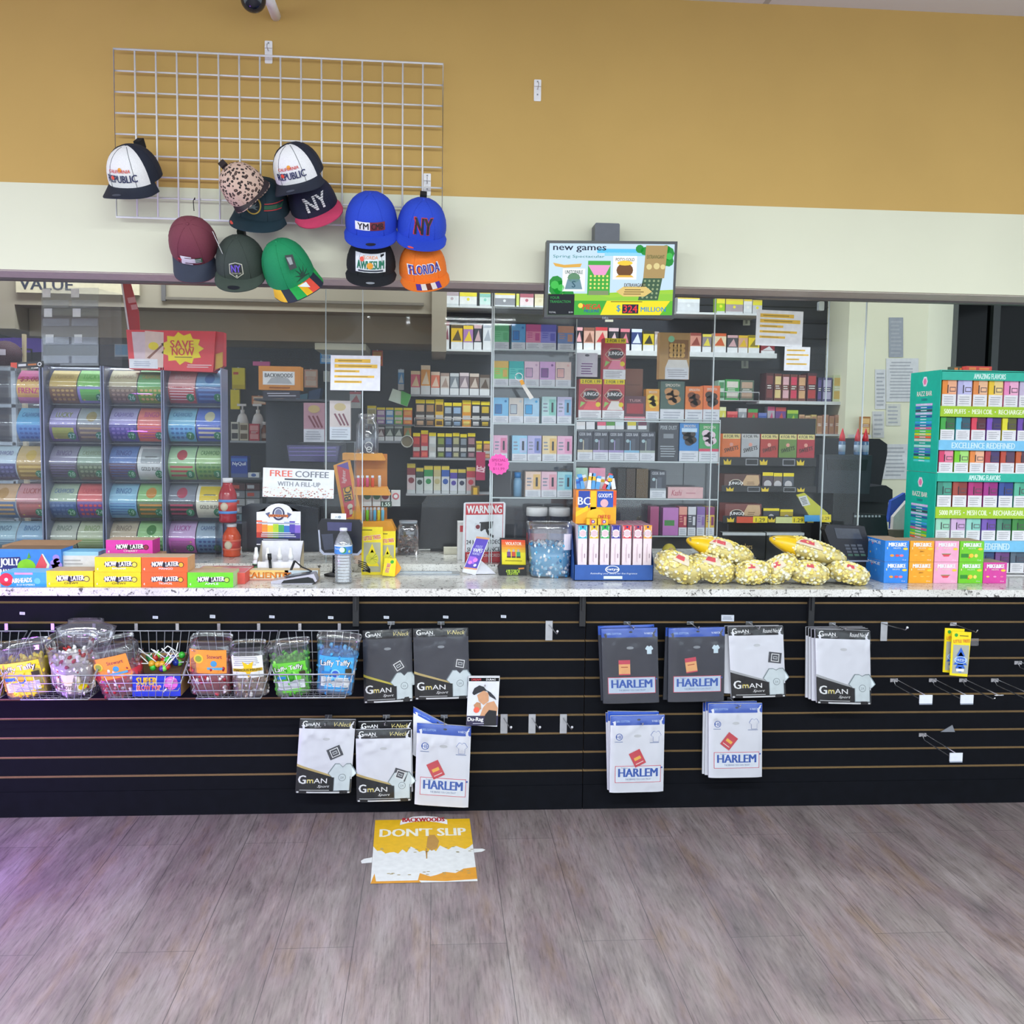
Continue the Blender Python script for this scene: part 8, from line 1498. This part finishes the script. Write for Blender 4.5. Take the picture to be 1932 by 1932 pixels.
q.build('ridges', r); q = MB(); a, c = P(546, 871, 5.3), P(636, 871, 5.3); q.box(a.x, c.x, 5.32, 5.4, 0, a.z-.002, M('#1E2028')); q.build('stand', r)
for i in range(2):
    for j in range(6):
        w = ('red lettered', 'grey', 'white', 'silver', 'pale blue', 'grey green')[j]; x0 = 436+i*28
        if i == 0 and j > 4: continue
        carton('cigarette_carton', '%s cigarette carton in the %s column beside the red drink' % (w, ('left', 'right')[i]), 'carton', x0, x0+26, 912+j*14.5, 925+j*14.5, 6.22, .1, M(('#5A2A30', '#8A8E96', '#B0B4B8', '#9AA0A8', '#7A94A0', '#8AA098')[j]), lambda f: (f.rect(.1, .25, .6, .75, M(random.choice(('#D8503A', '#C8CCD4', '#E0E2E6', '#4A5A6A'))), 1)), 'cigarette cartons beside the red drink')
q = MB(); a, c = P(432, 1005, 6.2), P(494, 905, 6.2); q.box(a.x, c.x, 6.33, 6.44, 0, c.z, M('#2A2D36')); tag(q.build('carton_rack', o=(a.x, 6.4, 0)), 'dark rack behind the stacked cigarette cartons', 'rack')
z = shelf('shelf of yellow topped pouches right of the cloudy jar', 690, 778, 832, m=M('#8A8E98'), Y0=6.1)
prow('in the top row by the cloudy jar', 'pouch', 'pouches right of the cloudy jar', P(735, 800, 6.12).z, 800, (('pale yellow', 693, 710, 766, '#D8D4A0', '#B0A87A'), ('purple', 711, 727, 769, '#8A5AA0', '#D8C8DC'), ('blue', 728, 743, 769, '#4A8AC8', '#C8DCEC'), ('green', 744, 760, 769, '#5AA83A', '#D8B89A'), ('orange', 761, 778, 769, '#D86A2A', '#E8A04A')), 1, Y=6.13, dep=.06)
q = MB(); a, c = P(690, 801, 6.1), P(780, 801, 6.1); zq = P(735, 800, 6.12).z-.001; q.box(a.x, c.x, 6.1, 6.44, zq-.01, zq, M('#6A6E78')); tag(q.build('wall_shelf', o=(a.x, 6.4, zq)), 'thin grey shelf between two rows of pouches beside the cloudy jar', 'shelf')
prow('under the pouches beside the cloudy jar', 'black tin pack', 'tin packs beside the cloudy jar', z, 832, (('red', 711, 726, 806, '#5A2A2E', '#D8D0D0'), ('green', 727, 743, 804, '#2E3E34', '#C8D4CC'), ('dark green', 744, 760, 804, '#3A4A3E', '#D0D8D0'), ('amber', 762, 776, 803, '#B8782A', '#8AA87A')), 4, Y=6.13, dep=.06)
q = MB(); pxprism(q, [(741, 733), (776, 745), (768, 767), (733, 755)], 6.0, .05, M('#D0E0D4')); pxprism(q, [(757, 737), (776, 745), (768, 767), (756, 762)], 5.998, .002, M('#4AA84A')); a = P(755, 760, 6.02); q.tube([(a.x, 6.03, a.z+.03), (a.x, 6.445, a.z+.03)], .003, STEEL); tag(q.build('leaf_box', o=a), 'tilted white and green box with a leaf above the pouches', 'box')
p = P(768, 833, 6.08); q = MB(); q.tube([p+V((.035*math.cos(t*.5236), -.001, .035*math.sin(t*.5236))) for t in range(12)], .004, M('#B8B8B0', .3, .5), 5, True); q.fan = None
f = Fc(q, (p.x-.035, p.y, p.z-.035), .07, .07); f.ell(.5, .5, .45, M('#7A7058'), 0, 18); tag(q.build('round_mirror', o=p), 'small round silver rimmed disc beside the pouches', 'disc')
# left edge: metal rack, cap, post -----------------------------------
r = thing('wire_rack', 'grey wire rack shelves at the far left behind the lottery towers', 'rack', tuple(P(0, 1040, 5.9)))
q = MB()
for y in (690, 760, 832, 905, 978): a, c = P(-120, y, 5.9), P(30, y, 5.9); q.box(a.x, c.x, 5.9, 6.3, a.z-.02, a.z, M('#9AA2AE', .4, .4))
q.build('shelf', r); q = MB()
for x in (-100, -40, 24): a = P(x, 700, 5.9); q.box(a.x-.012, a.x+.012, 5.9, 5.925, 0, P(x, 686, 5.9).z, M('#9AA2AE', .4, .4))
q.build('upright', r)
q = MB(); pxprism(q, [(41, 630), (46, 630), (46, 683), (42, 683)], 5.6, .03, M('#B8A88A')); a = P(43, 683, 5.6); q.box(a.x-.01, a.x+.01, 5.6, 5.63, 0, a.z, M('#B8A88A')); tag(q.build('wooden_post', o=(a.x, 5.6, 0)), 'thin wooden post rising behind the leftmost lottery tower', 'post')
q = MB(); pxprism(q, [(-40, 640), (80, 634), (80, 664), (-40, 668)], 6.35, .01, M('#5A2AB8', .3)); a, c = P(-40, 668, 6.35), P(80, 690, 6.35); q.box(a.x, c.x, 6.36, 6.44, 0, P(20, 640, 6.35).z, M('#2A2436')); tag(q.build('purple_glow_panel', o=a), 'panel coloured as purple neon glow at the far left behind the wooden post', 'panel')  # reflected neon glow put into the panel's purple colour
q = MB(); p = P(10, 668, 5.55); q.blob((p.x, 5.55, p.z), .085, .07, .07, M('#3A1E2A', .8), 16, 10); q.box(p.x-.05, p.x+.03, 5.478, 5.481, p.z-.01, p.z+.02, M('#B8B0BC')); q.tube([(p.x, 5.6, p.z+.04), (p.x, 5.9, p.z+.05), (p.x, 5.9, p.z-.12)], .006, BLACK); tag(q.build('dark_cap', o=p), 'dark maroon cap on a hook at the far left edge', 'cap')
q = MB(); px4(q, 216, 636, 242, 678, 6.39, M('#C8D4E0')); f = FQ(q, 6.39, (216, 636), (242, 636), (216, 678)); f.flat = True; f.rect(0, .8, 1, 1, M('#2E3238'), 1); f.rect(0, 0, 1, .12, M('#4A5058'), 1); f.rect(.05, .2, .95, .65, M('#8AB8DC'), 1); a = P(229, 640, 6.4); q.tube([(a.x, 6.39, a.z), (a.x, 6.445, a.z)], .003, STEEL); tag(q.build('calendar', o=P(229, 678, 6.39)), 'small blue and white calendar left of the SAVE NOW box', 'calendar')
# chair and right corner ------------------------------------------
CH = M('#22262E', .7, bump=.2, scale=60); YCH = 5.45
c0 = P(1600, 960, YCH)
r = thing('office_chair', 'black office chair with wide back behind the right glass panel', 'chair', (c0.x, YCH, 0))
q = MB(); pxprism(q, [(1522, 985), (1520, 840), (1530, 826), (1660, 828), (1674, 838), (1674, 856), (1658, 940), (1640, 985)], YCH, .09, CH); q.build('backrest', r)
q = MB(); pxprism(q, [(1560, 862), (1640, 864), (1636, 884), (1625, 890), (1572, 889), (1560, 882)], YCH-.012, .012, M('#1A1D24', .6)); q.build('back_panel', r)
q = MB(); pxprism(q, [(1606, 921), (1672, 916), (1684, 924), (1684, 940), (1676, 948), (1606, 946)], YCH-.2, .3, CH); q.build('armrest', r)
q = MB(); pxprism(q, [(1614, 946), (1676, 947), (1672, 1000), (1618, 1000)], YCH-.15, .04, M('#1A1D24')); q.build('arm_support', r)
q = MB(); zs2 = .5; q.box(c0.x-.26, c0.x+.26, YCH-.42, YCH+.06, zs2-.08, zs2, CH); q.build('seat', r)
q = MB(); q.tube([(c0.x, YCH-.15, .1), (c0.x, YCH-.15, zs2-.08)], .03, CHROME, 12); q.build('gas_post', r)
for k in range(5):
    an = k*1.2566; q = MB(); e = V((c0.x+.3*math.cos(an), YCH-.15+.3*math.sin(an), .06)); q.tube([(c0.x, YCH-.15, .12), e], .02, BLACK, 8); q.blob(e-V((0, 0, .03)), .03, .03, .03, BLACK, 10, 6); q.build('castor_leg', r)
q = MB(); q.tube([(c0.x, YCH+.04, zs2-.06), (c0.x, YCH+.11, zs2), (c0.x, YCH+.11, P(1600, 960, YCH+.1).z)], .03, BLACK, 8); q.build('back_spine', r)
YM_ = 4.93; q = MB(); pxprism(q, [(1546, 858), (1646, 859), (1640, 932), (1543, 930)], YM_-.12, .04, M('#2A2E37', .35)); pxprism(q, [(1560, 866), (1638, 867), (1634, 888), (1562, 887)], YM_-.123, .003, M('#191C22', .3)); a, c = P(1570, 931, YM_-.1), P(1615, 931, YM_-.1); q.box(a.x, c.x, YM_-.115, YM_-.085, zi, a.z+.01, BLACK)
tag(q.build('monitor_back', o=P(1596, 930, YM_-.1)), 'dark monitor back before the chair, carrying red capped glue bottles', 'monitor')
ztop = P(1596, 858.5, YM_-.1).z+.001
for k, x in enumerate((1588, 1617, 1632)):
    p = P(x, 857, YM_-.1); H = P(x, 807, YM_-.1).z-P(x, 857, YM_-.1).z; r = thing('glue_bottle', 'clear blue bottle with red cone cap on the dark monitor back, '+nth(k, 3), 'bottle', (p.x, p.y, ztop), 'red capped bottles on the monitor back')
    q = MB(); q.lathe([(.0155, 0), (.0165, .005), (.0165, H*.48), (.013, H*.55)], (p.x, p.y, ztop), M('#5A7AA0', .2), 14); q.lathe([(.0168, H*.12), (.0168, H*.38)], (p.x, p.y, ztop), M('#A8B8CC'), 14); q.build('body', r); q = MB(); q.lathe([(.0155, H*.52), (.013, H*.7), (.005, H*.9), (.002, H)], (p.x, p.y, ztop), M('#D8303E', .35), 14); q.build('cap', r)
def sheet(lab, x0, y0, x1, y1, m, n=6, Y=6.097):
    q = MB(); px4(q, x0, y0, x1, y1, Y, m, .002); f = FQ(q, Y, (x0, y0), (x1, y0), (x0, y1)); f.flat = True; f.lines(.1, .06, .9, .94, n, M('#A8ACB4'), 1)
    tag(q.build('wall_paper_sheet', o=P(x0, y1, Y)), lab, 'paper', 'papers pinned to the cream wall')
WP = M('#D4D6DA', .8)
sheet('grey printed paper highest on the cream wall at right', 1677, 599, 1704, 674, M('#9AA0AA', .8), 9)
sheet('large white paper under the grey printed one', 1672, 676, 1733, 758, WP, 12)
sheet('narrow white paper left of the large white one', 1651, 697, 1671, 772, WP, 9)
sheet('small pale paper below the large white one', 1672, 762, 1699, 803, M('#D0D2CC', .8), 5)
sheet('pale paper strip beside the chair back, lower left', 1646, 776, 1668, 826, M('#CCCED0', .8), 5)
sheet('wide white paper lowest on the cream wall, half behind the chair', 1664, 838, 1714, 904, WP, 8)
carton('nut_pouch', 'brown nut pouch beside the red capped bottles on the wall shelf', 'pouch', 1625, 1641, 786, 820, YSH-.16, .04, M('#A8703A'), po('#E0B87A', 3), None, None)
q = MB(); a, c = P(1612, 821, YSH-.2), P(1645, 821, YSH-.2); q.box(a.x, c.x, YSH-.19, 6.099, a.z-.014, P(1633, 820, YSH-.16).z-.0005, M('#C4C8CC')); tag(q.build('wall_shelf', o=(a.x, 6.09, a.z)), 'short end shelf under the nut pouch on the cream wall', 'shelf', 'shelves on the back wall')
r = thing('desk_phone', 'black desk phone and cables behind the keypad terminal', 'phone', tuple(P(1660, 1010, 4.8)))
q = MB(); pxprism(q, [(1606, 1040), (1612, 968), (1672, 972), (1680, 1040)], 4.8, .06, M('#1C1F26', .4)); q.build('body', r)
for k in range(8): q = MB(); px4(q, 1612+k*6.5, 972, 1616+k*6.5, 976, 4.797, M('#9AA0A8'), .003); q.build('key', r)
for lab, pts, h, Y in (('blue and white magazine leaning behind the desk phone', [(1676, 985), (1682, 945), (1708, 930), (1714, 985)], '#3A5AB8', 4.92), ('orange and white leaflet beside the teal tower', [(1684, 1000), (1686, 975), (1712, 945), (1712, 1000)], '#D8D0CC', 4.86), ('brown flat box behind the blue candy cartons', [(1674, 1020), (1676, 1000), (1712, 1000), (1712, 1020)], '#6A5A50', 4.8)):
    q = MB(); pxprism(q, pts, Y, .03, M(h)); a = P(1695, 1010, Y); zz = min(v.z for v in q.v); q.box(a.x-.04, a.x+.03, Y+.001, Y+.028, zi, zz+.004, M(h)); tag(q.build('magazine', o=(a.x, Y, zi)), lab, 'magazine')
for lab, x, y, w, h in (('small pale tag on the dark back wall left of the highlighted papers, upper one', 1402, 598, 13, 16), ('small pale tag on the dark back wall left of the highlighted papers, lower one', 1399, 678, 13, 17), ('small pale tag on the back wall seen through the narrow glass panel', 1584, 659, 8, 18)):
    q = MB(); px4(q, x, y, x+w, y+h, 6.442, M('#B8BAA8'), .0035); px4(q, x+w*.35, y+h*.2, x+w*.65, y+h*.8, 6.44, M('#7E8078'), .003); tag(q.build('wall_tag', o=P(x, y+h, 6.44)), lab, 'tag', 'pale tags on the back wall')
# floor sticker ----------------------------------------------------
cs = [PZ(x, y, .0) for x, y in ((699, 1668), (901, 1663), (886, 1545), (708, 1548))]
def fs(u, v, l): p = lerp(lerp(cs[0], cs[1], u), lerp(cs[3], cs[2], u), v); return V((p.x, p.y, .0012+l))
r = thing('floor_sticker', "worn yellow and white floor sticker reading DON'T SLIP on the planks", 'floor sticker', tuple(fs(.5, .5, 0)))
q = MB(); f = Fc(q, fn=fs, W=(cs[1]-cs[0]).length, H=(cs[3]-cs[0]).length, eps=.0002); SW = M('#E2E4E2', .6)
f.rect(0, 0, 1, 1, SW, 0); top = [(0, 1), (0, .55)]+[(k/24, .46+random.uniform(-.05, .06)+.06*(k/24)) for k in range(1, 24)]+[(1, .56), (1, 1)]
f.poly(top, M('#E6B51A', .6), 1); f.poly([(0, 0), (.03, .14), (.05, .03), (.45, .03), (.47, .0)], M('#D8962A'), 1)
f.poly([(.44, .03), (.46, .13), (.56, .08), (.62, .1), (.7, .14), (.8, .12), (.88, .18), (1, .2), (1, .03), (.7, .01)], M('#DE9A2C'), 1); q.build('sheet', r)
sh_ = r.children[0] if r.children else None
q = MB(); f = Fc(q, fn=fs, W=(cs[1]-cs[0]).length, H=(cs[3]-cs[0]).length, eps=.0002); f.text("DON'T SLIP", .5, .77, .13, M('#ECEAD8'), 3, .88, .05); f.poly([(.55, .72), (.62, .72), (.66, .62), (.64, .5), (.58, .46), (.53, .52)], M('#B88A3E'), 3); f.poly([(.52, .5), (.54, .5), (.535, .34), (.525, .34)], M('#B88A3E'), 3)
for k in range(26): f.ell(random.random(), random.choice((random.uniform(.42, .52), random.uniform(.1, .16))), .006, M('#A89A6A'), 3, 6, 2)
q.build('lettering', r)
q = MB(); f = Fc(q, fn=fs, W=(cs[1]-cs[0]).length, H=(cs[3]-cs[0]).length, eps=.0002); f.poly([(.26, .9), (.27, .98), (.4, 1.05), (.52, 1.06), (.65, 1.04), (.76, .98), (.76, .9), (.65, .94), (.5, .97), (.35, .94)], WHITE, 4); f.text('BACKWOODS', .51, .99, .07, M('#B8323A'), 5, .44, .06); q.build('logo', r)
q = MB(); f = Fc(q, fn=fs, W=(cs[1]-cs[0]).length, H=(cs[3]-cs[0]).length, eps=.0002); f.poly([(-.1, .29), (-.11, .33), (-.08, .36), (-.002, .38), (-.002, .3)], SW, 0); q.build('side_tab', r)
q = MB(); f = Fc(q, fn=fs, W=(cs[1]-cs[0]).length, H=(cs[3]-cs[0]).length, eps=.0002); f.poly([(1.002, .42), (1.002, .48), (1.09, .48), (1.12, .46), (1.08, .43)], SW, 0); q.build('side_tab', r)
bpy.data.scenes.remove(_TS)
